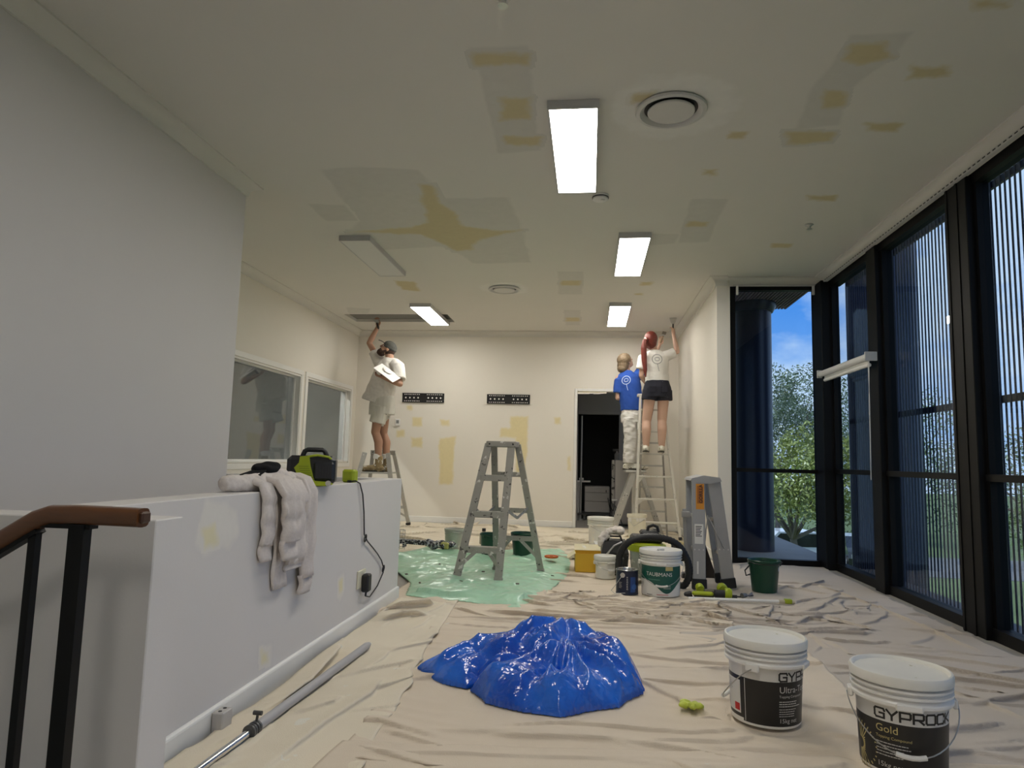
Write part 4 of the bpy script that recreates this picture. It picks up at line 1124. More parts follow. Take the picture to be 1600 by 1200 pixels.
print_on(t, rzf, text_shape('15kg net', .023), TA, .026, M_labtext, 'weight_lettering', .0018)
rays = [[(0 + .02 * math.cos(a), .02 * math.sin(a)), (.075 * math.cos(a), .075 * math.sin(a))] for a in [R(90 - 12 * k) for k in range(16)]]
print_on(t, rzf, stroke_shape(rays, .004), A - 1.12, .07, M_labgold, 'sunburst_print', .0018)

# the green-labelled paint pail
t, rzf, zr = pail('paint_pail', 'white paint pail with a dark green label, in front of the vacuum cleaner', (.565, 5.60, .02), 0, R1=.163, H=.345, rb=.148, bail_dir=-PI / 2 - .05, grip_drop=.95)
M_labgreen = mat('label_dark_green', (0.006, 0.085, 0.062), 0.4, var=0.08)
A = -PI / 2
n = 40; vs_ = []; fs_ = []
for k in range(n + 1):
    x = -1.45 + 2.8 * k / n
    lo = .030 + .055 * (.5 - .5 * math.cos((x + .05) * 2.2)) if x < .45 else .034 + .07 * (x - .15) ** 1.4
    lo = .125 - .098 * math.exp(-((x - .22) / .62) ** 2)
    for z in (max(.02, lo), .228):
        r_ = rzf(z) + .0009; vs_.append((r_ * math.cos(A + x), r_ * math.sin(A + x), z))
for k in range(n): fs_.append((2 * k, 2 * k + 2, 2 * k + 3, 2 * k + 1))
b = MB(); b.add(vs_, fs_); b.build('label', M_labgreen, t, 60)
print_on(t, rzf, text_shape('TAUBMANS', .040), A - .88, .155, M_labwhite, 'brand_lettering', .002)
print_on(t, rzf, rect_shape(-.03, 0, .03, .028, 5), A + .35, .198, M_labgold, 'gold_panel', .0016)
print_on(t, rzf, fine_lines(1, .11, .01, .006, 7), A - .75, .125, mat('label_pale_green', (.10, .26, .20), .5), 'fine_print', .002)
print_on(t, rzf, fine_lines(2, .07, .014, .004, 8), A + .05, .078, M_labtext, 'fine_print', .002)
print_on(t, rzf, rect_shape(0, 0, .05, .004, 3), A - .85, .012, M_labblack, 'base_rule', .0016)
print_on(t, rzf, rect_shape(0, 0, .09, .004, 5), A - .3, .016, M_labred, 'red_rule', .0016)
b = MB(); b.box((-.03, -.012, .330), (.035, .012, .345), .004, Matrix.Rotation(.7, 4, 'Z')); b.build('spatula_rest', M_alum, t, 0)

# dark blue tin with a metal lid
M_tin = mat('tin_dark_blue_print', (0.008, 0.012, 0.035), 0.35, var=0.2, vscale=10)
M_tinblue = mat('tin_blue_print', (0.015, 0.06, 0.22), 0.35, var=0.1)
M_tinmetal = mat('tin_metal', (0.55, 0.55, 0.54), 0.25, metal=0.9)
t = root('paint_tin', 'dark blue round paint tin with a metal lid, left of the green-labelled pail', 'paint tin', (.305, 5.575, .018))
b = MB(); b.lathe([(0, .002), (.085, .002), (.088, 0), (.088, .006), (.086, .010), (.086, .172), (.089, .176), (.089, .182)], 36); b.build('body', M_tin, t, 35)
b = MB(); b.lathe([(.089, .182), (.086, .186), (.082, .184), (.080, .178), (.070, .177), (.067, .181), (.062, .181), (.060, .172), (0, .172)], 36); b.build('lid', M_tinmetal, t, 35)
print_on(t, lambda z: .086, rect_shape(0, 0, .045, .115, 6), -PI / 2 + .25, .02, M_tinblue, 'blue_panel', .0008)
b = MB(); wrap_cyl(b, ring_shape(0.0001, .022, 18), .0876, -PI / 2 + .62, .06); build_flat(b, 'blue_disc', mat('tin_mid_blue', (.02, .10, .35), .4), t)
print_on(t, lambda z: .086, fine_lines(8, .012, .013, .006, 4), -PI / 2 - .1, .13, M_labtext, 'fine_print', .0012)
print_on(t, lambda z: .086, fine_lines(5, .03, .010, .003, 6), -PI / 2 - .85, .09, M_labtext, 'fine_print', .0012)
b = MB(); b.cyl((-.035, -.078, .150), (-.04, -.098, .150), .019, 14); b.build('ear', M_tinmetal, t)
b = MB(); b.tube([(-.04, -.095, .150), (-.07, -.11, .11), (-.105, -.10, .06), (-.125, -.085, .03), (-.10, -.11, .012), (-.02, -.115, .02)], .0022, 6); b.build('bail', M_wire, t)

# plain white pails
pail('plastic_pail', 'small white pail with a lid standing in front of the yellow box', (.15, 6.24, .018), 0, R1=.098, H=.195, rb=.084, body=M_pailwhite2, bail_dir=-PI / 2 + .5, grip_drop=.6)
pail('plastic_pail', 'larger white lidded pail standing behind the paint tray and yellow box', (.145, 8.62, .016), 0, R1=.162, H=.34, rb=.14, body=M_pailwhite2, bail_dir=-PI / 2 + .8, grip_drop=.5)
# cream tub near the white ladder
t = root('tub', 'cream paint-crusted tub standing behind the vacuum cleaner, before the white ladder', 'tub', (.625, 9.22, .016))
M_cream = mat('crusted_cream', (0.76, 0.73, 0.60), 0.7, var=0.1, vscale=14, bump=.3, bscale=40)
b = MB(); b.lathe([(0, .004), (.10, .002), (.105, .006), (.118, .30), (.128, .305), (.130, .325), (.126, .345), (.118, .345), (.112, .30), (.10, .12), (0, .12)], 36); b.build('body', M_cream, t, 35)
b = MB(); b.tube([(-.125, -.02, .30), (-.05, -.14, .20), (.06, -.13, .27), (.125, -.02, .30)], .003, 6); b.build('bail', M_wire, t)
b = MB(); rnd = random.Random(2)
for k in range(9):
    a = -2.6 + k * .25; b.box((-.014, -.003, -rnd.uniform(.02, .07)), (.014, .003, .01), .002, Matrix.Translation((.123 * math.cos(a), .123 * math.sin(a), .315)) @ Matrix.Rotation(a + PI / 2, 4, 'Z'))
remeshed(b, 'drips', M_pailwhite, .004, 2, t)

# green household buckets
M_greenb = mat('dark_green_plastic', (0.006, 0.055, 0.030), 0.32, var=0.06, vscale=7)
def bucket(label, loc, rz=0.0, R1=.125, H=.245, rb=.098, sticker=False):
    t = root('bucket', label, 'bucket', loc, rz, 'dark green buckets')
    b = MB(); b.lathe([(0, .006), (rb - .01, .006), (rb - .006, 0), (rb, .004), (R1 - .008, H - .03), (R1 - .006, H - .022), (R1 + .002, H - .018), (R1 + .004, H - .004), (R1, H), (R1 - .006, H - .002), (R1 - .012, H - .03), (rb - .004, .012), (0, .012)], 44)
    b.build('body', M_greenb, t, 35)
    for s in (1, -1):
        e_ = MB(); e_.box((s * (R1 - .012) - .012, -.022, H - .045), (s * (R1 - .012) + .016, .022, H - .006), .005); e_.build('ear', M_greenb, t, 0)
    w = MB(); pts = [Vector((math.cos(a) * (R1 + .006), -.02 - math.sin(a) * .118, H - .02 - .012 * math.sin(a) * 1.5 + .012)) for a in [PI * k / 16 for k in range(17)]]
    w.tube(pts, .003, 7); w.build('bail', M_blackrub, t)
    if sticker:
        b = MB(); wrap_cyl(b, rect_shape(-.01, -.016, .012, .016), R1 - .008, -PI / 2 + .95, H - .065); build_flat(b, 'sticker', mat('sticker_white', (.62, .63, .62), .5), t)
        g = MB(); g.tube([(-R1 + .010, -.01, H - .05), (-R1 - .03, -.02, H - .09), (-R1 - .022, -.025, H - .13), (-R1 + .012, -.015, H - .12)], .006, 8); g.build('side_grip', M_blackrub, t)
    return t
bucket('dark green bucket with a white sticker standing alone before the glazed corner', (1.44, 5.97, .012), 0, sticker=True, R1=.128, H=.255)
bucket('wide dark green bucket behind the right legs of the battered stepladder', (-.68, 7.27, .03), .4, R1=.13, H=.245)
bucket('dark green bucket partly hidden by the middle legs of the battered stepladder', (-.995, 7.12, .03), 1.1, R1=.118, H=.24, rb=.10)
# grey cut-down bucket and clear bottle behind the ladder
t = root('grey_bucket', 'pale grey plaster-stained bucket behind the dirty drywall tool', 'bucket', (-1.49, 7.68, .03))
b = MB(); b.lathe([(0, .003), (.095, 0), (.098, .004), (.112, .20), (.115, .205), (.115, .215), (.108, .215), (.104, .20), (.09, .02), (0, .02)], 36)
b.build('body', mat('stained_grey_plastic', (0.50, 0.49, 0.43), 0.6, var=0.15, vscale=10, spots=[(0.68, 0.66, 0.58)], sscale=18), t, 35)
b = MB(); b.tube([(-.115, 0, .19), (-.08, -.10, .17), (0, -.125, .185), (.08, -.10, .18), (.115, 0, .19)], .003, 6); b.build('bail', M_wire, t)
t = root('bottle', 'clear plastic bottle with a black cap behind the dark green bucket', 'bottle', (-1.23, 8.15, .03))
b = MB(); b.lathe([(0, .002), (.045, 0), (.05, .006), (.05, .09), (.042, .12), (.018, .145), (.018, .16), (0, .16)], 24); b.build('body', mat('cloudy_bottle', (0.66, 0.64, 0.50), 0.25, trans=.35), t, 40)
b = MB(); b.lathe([(.022, .148), (.023, .15), (.023, .178), (.02, .182), (0, .182)], 20); b.build('cap', M_blackrub, t, 40)

# yellow carton with turned-in flaps, paint tray and mini roller on it
M_yel = mat('yellow_carton', (0.68, 0.42, 0.03), 0.6, var=0.05)
M_carton_in = mat('carton_inside', (0.74, 0.67, 0.46), 0.8, var=0.08, vscale=12, spots=[(.8, .78, .7)], sscale=10)
t = root('carton', 'open yellow carton on the drop sheet behind the small white pail', 'box', (.06, 6.62, .018), .06)
b = MB(); w, d, h = .185, .12, .165
b.box((-w, -d, 0), (w, d, .006)).box((-w, -d, .006), (w, -d + .005, h)).box((-w, d - .005, .006), (w, d, h)).box((-w, -d + .005, .006), (-w + .005, d - .005, h)).box((w - .005, -d + .005, .006), (w, d - .005, h))
b.build('body', M_yel, t, 0)
for k, (hx, hy, ang, ax, sz) in enumerate(((-w, 0, 2.0, 'Y', (.07, d)), (w, 0, -.5, 'Y', (.07, d)))):
    f = MB(); s = -1 if k == 0 else 1
    f.box((0, -d, 0), (s * .085, d, .004) if s > 0 else (0, d, .004)) if s > 0 else f.box((-.085, -d, 0), (0, d, .004))
    o = f.build('flap', M_carton_in, t, 0); o.location = (hx, 0, h); o.rotation_euler = (0, R(-35 if k == 0 else 24), 0)
f = MB(); f.box((-w, 0, 0), (w, .10, .004)); o = f.build('flap', M_carton_in, t, 0); o.location = (0, d, h); o.rotation_euler = (R(28), 0, 0)
t = root('paint_tray', 'white paint tray with a wire grid leaning behind the yellow carton', 'tray', (.21, 7.15, .018), .1)
b = MB(); b.loft([[(-.13, -.10, .10), (.13, -.10, .10), (.13, .10, .14), (-.13, .10, .14)], [(-.15, -.12, .19), (.15, -.12, .19), (.15, .12, .20), (-.15, .12, .20)]]).box((-.12, -.08, 0), (-.10, .08, .11)).box((.10, -.08, 0), (.12, .08, .11))
b.build('tray', M_pailwhite, t, 0)
b = MB()
for k in range(7): b.tube([(-.11 + k * .036, -.135, .03), (-.11 + k * .036, -.128, .12)], .002, 5)
b.tube([(-.17, -.13, .13), (.14, -.13, .13)], .003, 6).tube([(-.17, -.13, .03), (.14, -.13, .03)], .003, 6).tube([(-.17, -.13, .03), (-.17, -.13, .13)], .003, 6)
b.build('wire_grid', M_wire, t)

# ------------------------------------------------------------------ stepladders
M_ladold = mat('paint_spattered_aluminium', (0.36, 0.345, 0.31), 0.5, metal=0.35, var=0.18, vscale=9, bump=.08, bscale=60, spots=[(0.68, 0.66, 0.62), (0.11, 0.10, 0.095)], sscale=17, sthr=0.64)
M_ladmid = mat('dull_aluminium', (0.47, 0.46, 0.43), 0.45, metal=0.4, var=0.12, vscale=10, spots=[(0.70, 0.68, 0.64)], sscale=20, sthr=0.66)
M_ladwhite = mat('splashed_white_aluminium', (0.66, 0.64, 0.58), 0.5, metal=0.15, var=0.08, vscale=12, spots=[(0.45, 0.43, 0.40)], sscale=26, sthr=0.66)
def V(*a): return Vector(a)
def stepladder(t, feet, tops, m, steps, bars, rail=(.062, .026), cap=None, brace=True, spread=True, step_d=.085, lower=True):
    """feet, tops: FL, FR, RL, RR (local to t). Front rails carry steps, rear rails plain bars"""
    F = [Vector(p) for p in feet]; T = [Vector(p) for p in tops]
    sd = (F[1] - F[0]).normalized()
    dp = Vector((-sd.y, sd.x, 0))
    for i in range(4):
        b = MB(); b.channel(F[i] + V(0, 0, .02), T[i], rail[0] if i < 2 else rail[0] * .85, rail[1], sd if i >= 2 else sd, .004)
        r_ = b.build('rail', m, t, 0)
        f = MB(); f.beam(F[i], F[i] + (T[i] - F[i]) * .035, rail[0] * 1.12, rail[1] * 1.5, sd, .004); f.build('foot', M_blackrub if m is not M_ladold else m, r_, 0)
    at = lambda i, q: F[i] + (T[i] - F[i]) * q
    for q in steps:
        a, c = at(0, q), at(1, q)
        b = MB(); b.beam(a + dp * step_d * .3, c + dp * step_d * .3, step_d, .012, dp, .002)
        b.beam(a - dp * .018 - V(0, 0, .020), c - dp * .018 - V(0, 0, .020), .006, .05, dp, .001); b.build('step', m, t, 0)
    for q in bars:
        b = MB(); b.beam(at(2, q), at(3, q), .010, .042, dp, .001); b.build('crossbar', m, t, 0)
    if brace:
        q = steps[-1]
        for (i, j, k) in ((0, 1, 0), (1, 0, 1)):
            a = at(i, (1 - (1 - q)) * .42); c = at(i, q) + (at(j, q) - at(i, q)) * .36
            b = MB(); b.beam(a - dp * .014, c - V(0, 0, .02) - dp * .014, .030, .008, (0, 0, 1), 0); b.build('brace', m, t, 0)
        q2 = bars[-1]
        for (i, j) in ((2, 3), (3, 2)):
            a = at(i, q2 * .45); c = at(i, q2) + (at(j, q2) - at(i, q2)) * .4
            b = MB(); b.beam(a, c, .028, .008, (0, 0, 1), 0); b.build('brace', m, t, 0)
    if spread:
        for (i, j) in ((0, 2), (1, 3)):
            a, c = at(i, .52), at(j, .52); mid = (a + c) / 2 - V(0, 0, .085)
            b = MB(); b.beam(a, mid, .024, .006, (0, 0, 1)).beam(mid, c, .024, .006, (0, 0, 1)); b.build('spreader', m, t, 0)
    if cap:
        c0 = (T[0] + T[2]) / 2; c1 = (T[1] + T[3]) / 2; w = (T[2] - T[0]).length + .05
        b = MB(); b.beam(c0 - sd * .03 + V(0, 0, .0), c1 + sd * .03 + V(0, 0, .0), w, cap, dp, .006); b.build('top_cap', m, t, 0)
        for q in (c0, c1):
            for s in (-.35, .35):
                p = q + dp * (s * w) - dp * 0
            p = q - dp * w / 2; rv = MB(); rv.cyl(p - dp * .003, p + dp * .003, .008, 8); rv.build('rivet', M_blackrub, t)
t = root('stepladder', 'battered grey paint-spattered stepladder standing open on the green plastic sheet', 'stepladder', (-.76, 5.95, .036))
o_ = V(-.76, 5.95, .0)
stepladder(t, [V(-1.075, 5.695, 0) - o_, V(-.727, 5.671, 0) - o_, V(-.815, 6.225, 0) - o_, V(-.414, 6.187, 0) - o_],
           [V(-.868, 5.88, 1.125) - o_, V(-.668, 5.866, 1.125) - o_, V(-.835, 5.985, 1.125) - o_, V(-.625, 5.97, 1.125) - o_], M_ladold, [.76, .49, .235], [.77, .49, .27], cap=.05)
t = root('stepladder', 'worn aluminium stepladder behind the low wall, with the man in boots on it', 'stepladder', (-3.0, 9.75, .012))
o_ = V(-3.0, 9.75, .0)
stepladder(t, [V(-3.40, 9.40, 0) - o_, V(-2.66, 9.42, 0) - o_, V(-3.36, 10.2, 0) - o_, V(-2.68, 10.18, 0) - o_],
           [V(-3.20, 9.56, 1.06) - o_, V(-2.86, 9.56, 1.06) - o_, V(-3.19, 9.90, 1.06) - o_, V(-2.87, 9.90, 1.06) - o_], M_ladmid, [.50, .25], [.55, .25])
b = MB(); b.box((-.245, -.24, .765), (.165, .24, .785), .003); b.build('platform', M_ladmid, t, 0)
b = MB(); b.box((-.22, .125, 1.035), (.155, .145, 1.10), .003); b.build('front_bar', M_ladold, t, 0)

# tall white ladder of the red-haired painter
t = root('stepladder', 'tall slim white-splashed stepladder with the red-haired painter on it, beside the right wall', 'stepladder', (.92, 9.7, .012))
o_ = V(.92, 9.7, 0)
LB, LT, RB, RT = V(.625, 9.55, 0) - o_, V(.70, 9.78, 1.95) - o_, V(1.225, 9.55, 0) - o_, V(1.00, 9.78, 1.95) - o_
for a, c in ((LB, LT), (RB, RT)):
    b = MB(); b.channel(a, c, .030, .05, (1, 0, 0), .004); r_ = b.build('rail', M_ladwhite, t, 0)
    f = MB(); f.beam(a - V(0, 0, 0), a + (c - a) * .02, .042, .065, (1, 0, 0), .004); f.build('foot', M_blackrub, r_, 0)
for k in range(6):
    z = .215 + .309 * k; q = z / 1.95
    a = LB + (LT - LB) * q; c = RB + (RT - RB) * q
    b = MB(); b.beam(a + V(0, .03, 0), c + V(0, .03, 0), .085, .022, (0, 1, 0), .003); b.build('step', M_ladwhite, t, 0)
    if k in (0, 1, 2):
        for (p, s) in ((a, 1), (c, -1)):
            b = MB(); b.prism([(0, 0), (s * .085, 0), (0, -.10)] if s > 0 else [(0, 0), (0, -.10), (s * .085, 0)], 0, .004, Matrix(((1, 0, 0, p.x), (0, 0, 1, p.y - .002), (0, 1, 0, p.z - .012), (0, 0, 0, 1)))); b.build('gusset', M_ladwhite, t, 0)
for a, c in ((V(.70, 10.02, 0) - o_, V(.74, 9.86, 1.95) - o_), (V(1.10, 10.02, 0) - o_, V(.98, 9.86, 1.95) - o_)):
    b = MB(); b.channel(a, c, .022, .034, (1, 0, 0), .004); b.build('rear_rail', M_ladold, t, 0)
for z in (.11, .34, .68, .98, 1.3):
    q = z / 1.95; a = V(.70, 10.02, 0).lerp(V(.74, 9.86, 1.95), q) - o_; c = V(1.10, 10.02, 0).lerp(V(.98, 9.86, 1.95), q) - o_
    b = MB(); b.beam(a, c, .012, .026, (0, 1, 0)); b.build('rear_bar', M_ladmid, t, 0)
b = MB(); b.box((-.26, .06, 1.945), (.12, .19, 1.985), .005); b.build('top_cap', M_ladwhite, t, 0)

# trestle-like ladder under the painter in blue
t = root('stepladder', 'broad-sided aluminium stepladder under the painter in blue, behind the white ladder', 'stepladder', (.68, 10.3, .012))
o_ = V(.68, 10.3, 0)
for y in (10.14, 10.46):
    for a, c, w in ((V(.34, y, 0), V(.645, y, .875), .085), (V(1.04, y, 0), V(.745, y, .875), .055)):
        b = MB(); b.beam(a - o_, c - o_, w, .024, (1, 0, 0), .003)
        r_ = b.build('rail', M_ladmid, t, 0)
        for q in (.3, .62):
            p = a.lerp(c, q) - o_ - V(0, .0125, 0)
            for dx in (-.018, .018):
                h = MB(); h.cyl(p + V(dx, 0, 0), p + V(dx, -.003, 0), .007, 8); h.build('rung_bolt', M_blackrub, r_)
for q in (.3, .62):
    for a, c in ((V(.34, 0, 0), V(.645, 0, .875)), (V(1.04, 0, 0), V(.745, 0, .875))):
        p = a.lerp(c, q); b = MB(); b.box((p.x - o_.x - .03, -.155, p.z - .012), (p.x - o_.x + .03, .155, p.z + .012), .003); b.build('rung', M_ladmid, t, 0)
b = MB(); b.box((-.16, -.19, .875), (.14, .19, .905), .004); b.build('top_plate', M_ladmid, t, 0)

# folded multi-position ladder at the right
t = root('folding_ladder', 'grey folded multi-position aluminium ladder with an orange sticker near the right wall', 'folding ladder', (1.02, 6.05, .012))
o_ = V(1.02, 6.05, 0)
M_gor = mat('grey_ladder_rail', (0.40, 0.40, 0.40), 0.42, metal=.45, var=.07, vscale=10, spots=[(.66, .65, .63)], sscale=14, sthr=.70)
M_orange = mat('orange_sticker', (0.62, 0.26, 0.03), 0.45, var=.06)
for yy in (0, .36):
    for nm, a, c in (('inner_rail', V(.905, 5.885 + yy, 0), V(.905, 5.93 + yy, .90)), ('outer_rail', V(1.165, 6.0 + yy * .8, 0), V(1.035, 5.95 + yy, .90))):
        b = MB(); b.beam(a + (c - a) * .07 - o_, c - o_, .105, .030, (1, 0, 0), .004); r_ = b.build(nm, M_gor, t, 0)
        f = MB(); f.beam(a - o_ + V(0, 0, .006), a + (c - a) * .10 - o_, .118, .046, (1, 0, 0), .005); f.build('foot', M_blackrub, r_, 0)
        if yy == 0:
            for k in range(3):
                p = a.lerp(c, .36) - o_ + V(-.035 + .035 * k, -.016, 0); h = MB(); h.cyl(p, p + V(0, -.004, 0), .006, 8); h.build('rivet', M_alum, r_)
            if nm == 'inner_rail':
                s_ = MB(); s_.box((.905 - o_.x - .022, 5.925 - o_.y - .0225, .62), (.905 - o_.x + .045, 5.925 - o_.y - .018, .86)); lb = s_.build('orange_sticker', M_orange, r_, 0)
                g = MB(); flat_on(g, text_shape('GORILLA', .038, bold=.0008), V(.905 - o_.x + .030, 5.925 - o_.y - .0235, .70), V(0, 0, 1), V(-1, 0, 0)); build_flat(g, 'brand_lettering', M_blackrub, lb)
                g = MB(); flat_on(g, rect_shape(0, 0, .145, .048), V(.905 - o_.x + .036, 5.925 - o_.y - .0230, .698), V(0, 0, 1), V(-1, 0, 0)); build_flat(g, 'brand_panel', mat('burnt_orange', (.36, .12, .015), .5), lb)
                s_ = MB(); s_.box((.905 - o_.x - .035, 5.91 - o_.y - .0215, .37), (.905 - o_.x + .035, 5.91 - o_.y - .017, .53)); lb = s_.build('white_sticker', M_labwhite, r_, 0)
                g = MB()
                for k in range(7): flat_on(g, rect_shape(0, 0, .05 - .006 * (k % 3), .006), V(.905 - o_.x - .027, 5.91 - o_.y - .0222, .508 - k * .013), V(1, 0, 0), V(0, 0, 1))
                build_flat(g, 'fine_print', M_blackrub, lb)
                s_ = MB(); s_.box((.885 - o_.x, 5.895 - o_.y - .0215, .13), (.899 - o_.x, 5.895 - o_.y - .017, .23)); s_.build('size_sticker', M_labwhite, r_, 0)
b = MB(); b.prism([(-.18, .885), (-.165, .905), (-.07, .93), (.06, .915), (.075, .885), (-.02, .86)], -.14, .27, Matrix(((1, 0, 0, .0), (0, 0, 1, 0), (0, 1, 0, 0), (0, 0, 0, 1)))); b.build('hinge_cap', M_gor, t, 0)
for z in (.30, .58):
    b = MB(); b.box((.905 - o_.x - .02, -.14, z - .015), (.905 - o_.x + .02, .24, z + .015), .004); b.build('rung', M_gor, t, 0)
    xx = 1.165 - .13 * z / .9 - o_.x; b = MB(); b.box((xx - .02, -.05, z - .045), (xx + .02, .24, z - .015), .004); b.build('rung', M_gor, t, 0)
b = MB(); b.beam(V(.10, -.13, .33), V(-.04, -.13, .60), .03, .006, (0, 1, 0)).beam(V(-.04, -.13, .60), V(-.07, -.13, .33), .03, .006, (0, 1, 0)); b.build('hinge_strut', M_gor, t, 0)
b = MB(); b.beam(V(-.19, .02, .12), V(-.21, .02, .64), .03, .02, (1, 0, 0), .003); b.box((-.235, -.02, .57), (-.165, .02, .62), .004); b.build('stabiliser', M_gor, t, 0)
t = root('board', 'dark brown board leaning inside the folded ladder', 'board', (1.06, 6.46, .012))
b = MB(); b.prism([(-.05, 0), (.09, 0), (-.02, .33), (-.05, .33)], -.006, .006, Matrix(((1, 0, 0, 0), (0, 0, 1, 0), (0, 1, 0, 0), (0, 0, 0, 1)))); b.build('panel', mat('dark_brown_board', (.035, .024, .016), .7, var=.2), t, 0)
b = MB(); b.box((-.05, -.012, 0), (.09, .012, .012)); b.build('edge_strip', M_blackrub, t, 0)

# ------------------------------------------------------------------ vacuum cleaner, tool bag, rag
M_lime2 = mat('lime_green_plastic', (0.36, 0.44, 0.012), 0.4, var=0.06, vscale=8)
M_clearbin = mat('scuffed_clear_bin', (0.30, 0.34, 0.31), 0.18, var=0.25, vscale=12, coat=.3, spots=[(.5, .5, .48)], sscale=14)
t = root('vacuum_cleaner', 'lime and black workshop vacuum cleaner with a thick black hose arched over it', 'vacuum cleaner', (.50, 6.12, .014))
b = MB(); b.lathe([(0, .05), (.125, .05), (.13, .06), (.145, .27), (0, .27)], 36); b.build('bin', M_clearbin, t, 40)
b = MB(); b.lathe([(.146, .265), (.165, .275), (.168, .30), (.160, .325), (.12, .34), (0, .34)], 36); rim = b.build('rim', M_lime2, t, 40)
b = MB(); b.box((-.06, -.19, .262), (.06, -.15, .315), .008); b.build('latch', M_lime2, rim, 0)
b = MB(); b.box((-.035, -.192, .285), (.035, -.185, .303)); b.build('latch_slot', M_blackrub, rim, 0)
b = MB(); b.box((-.14, -.10, .34), (.13, .12, .40), .02).box((-.06, -.08, .395), (.10, .10, .44), .018); b.build('motor_head', M_blackrub, t, 30)
b = MB(); b.tube([(.0, -.04, .43), (.01, -.04, .475), (.05, -.04, .49), (.085, -.04, .475), (.095, -.04, .43)], .013, 10); b.build('carry_handle', M_blackrub, t)
b = MB(); b.cyl((.08, .0, .435), (.08, .0, .46), .028, 16); b.build('filter_cap', mat('grey_cap', (.35, .35, .36), .4), t)
for (x, y) in ((-.11, -.09), (.11, -.09), (-.11, .09), (.11, .09)):
    b = MB(); b.box((x - .03, y - .03, .02), (x + .03, y + .03, .07), .008); cs = b.build('caster_mount', M_lime2, t, 0)
    b = MB(); b.cyl((x - .012, y, .022), (x + .012, y, .022), .022, 14); b.build('wheel', M_blackrub, cs)
hp_ = [(-.225, -.22, .025), (-.245, -.235, .12), (-.24, -.24, .25), (-.175, -.24, .355), (-.05, -.24, .405), (.10, -.24, .405), (.225, -.24, .36), (.30, -.24, .255), (.325, -.24, .14), (.29, -.235, .035), (.22, -.20, .028)]
# smooth the hose path, then ribs
sp = []
for i in range(len(hp_) - 1):
    p0 = Vector(hp_[max(i - 1, 0)]); p1 = Vector(hp_[i]); p2 = Vector(hp_[i + 1]); p3 = Vector(hp_[min(i + 2, len(hp_) - 1)])
    for k in range(10):
        u = k / 10; sp.append(.5 * ((2 * p1) + (-p0 + p2) * u + (2 * p0 - 5 * p1 + 4 * p2 - p3) * u * u + (-p0 + 3 * p1 - 3 * p2 + p3) * u ** 3))
b = MB(); b.tube(sp, [.030 if k % 2 else .0265 for k in range(len(sp))], 12); b.build('hose', M_blackrub, t, 180)
b = MB(); b.cyl((.02, .155, .30), (.10, .25, .28), .03, 14); b.build('hose_port', M_blackrub, t)
M_graystuff = mat('black_tool_plastic', (0.022, 0.022, 0.024), 0.45, var=.2, vscale=14, spots=[(.3, .3, .29)], sscale=25, sthr=.7)
t = root('tool_bag', 'black open tool bag with handles beside the vacuum cleaner, a pale rag lying on it', 'bag', (.24, 6.55, .014))
b = MB(); b.loft([[(-.11, -.13, 0), (.11, -.13, 0), (.11, .13, 0), (-.11, .13, 0)], [(-.125, -.145, .2), (.125, -.145, .2), (.125, .145, .2), (-.125, .145, .2)], [(-.10, -.12, .30), (.10, -.12, .30), (.10, .12, .30), (-.10, .12, .30)]])
b.build('body', M_graystuff, t, 0)
for y in (-.1, .1):
    b = MB(); b.tube([(-.07, y, .28), (-.05, y * 1.1, .345), (.05, y * 1.1, .345), (.07, y, .28)], .009, 8); b.build('handle', M_blackrub, t)
b = MB(); b.box((-.09, -.158, .05), (.09, -.138, .16), .006); b.build('front_pocket', M_graystuff, t, 0)
b = MB(); b.tube([(-.11, -.13, .03), (-.09, -.17, .17), (-.01, -.19, .27), (.06, -.15, .30)], .008, 8); b.build('grey_cord', M_alum, t)
b = MB()
rnd = random.Random(4)
for k in range(14): b.ell((.19 + .13 * rnd.random() - .02, 6.46 + .16 * rnd.random(), .385 + .03 * rnd.random()), (.05, .045, .025), Matrix.Rotation(k, 3, 'Z'), 10, 6)
b.tube([(.16, 6.45, .38), (.12, 6.41, .33), (.10, 6.40, .27)], [.04, .035, .015], 8)
M_rag = mat('pale_rag_cloth', (0.70, 0.63, 0.57), 0.95, var=.1, vscale=14, bump=.3, bscale=90)
o = remeshed(b, 'rag', M_rag, .006, 2, None, lambda p: .010 * noise.noise(p * 24) + .012 * abs(noise.noise(Vector((p.x * 30, p.y * 9, p.z * 30)))))
tag(o, 'pale crumpled cloth rag draped over the black tool bag', 'rag')
# battery pack and tangled gear right of the vacuum
t = root('power_tool', 'black and grey power tool lying behind the vacuum hose by the folded ladder', 'power tool', (.80, 6.38, .014))
b = MB(); b.box((-.16, -.05, .16), (.10, .05, .25), .02).box((.06, -.04, .0), (.13, .04, .22), .015); b.build('body', M_graystuff, t, 30)
b = MB(); b.box((.03, -.055, .0), (.16, .055, .06), .01); b.build('battery', M_graystuff, t, 0)
b = MB(); b.cyl((-.16, 0, .205), (-.24, 0, .205), .03, 14, .018); b.build('chuck', M_graystuff, t)
b = MB(); b.box((-.19, -.05, .0), (-.11, .05, .17), .01); b.build('stand', M_graystuff, t, 0)
t = root('clamp', 'small lime and grey hand tools heap leaning at the white ladder foot', 'tool', (1.17, 8.2, .014))
b = MB(); b.beam(V(-.2, 0, .14), V(.10, .02, .05), .03, .016, (0, 0, 1), .004); b.build('handle', mat('pale_wood_handle', (.55, .48, .26), .6), t, 0)
b = MB(); b.box((-.16, -.05, 0), (.14, .06, .05), .012).box((-.22, -.04, 0.0), (-.14, .05, .13), .012); b.build('body', M_graystuff, t, 0)

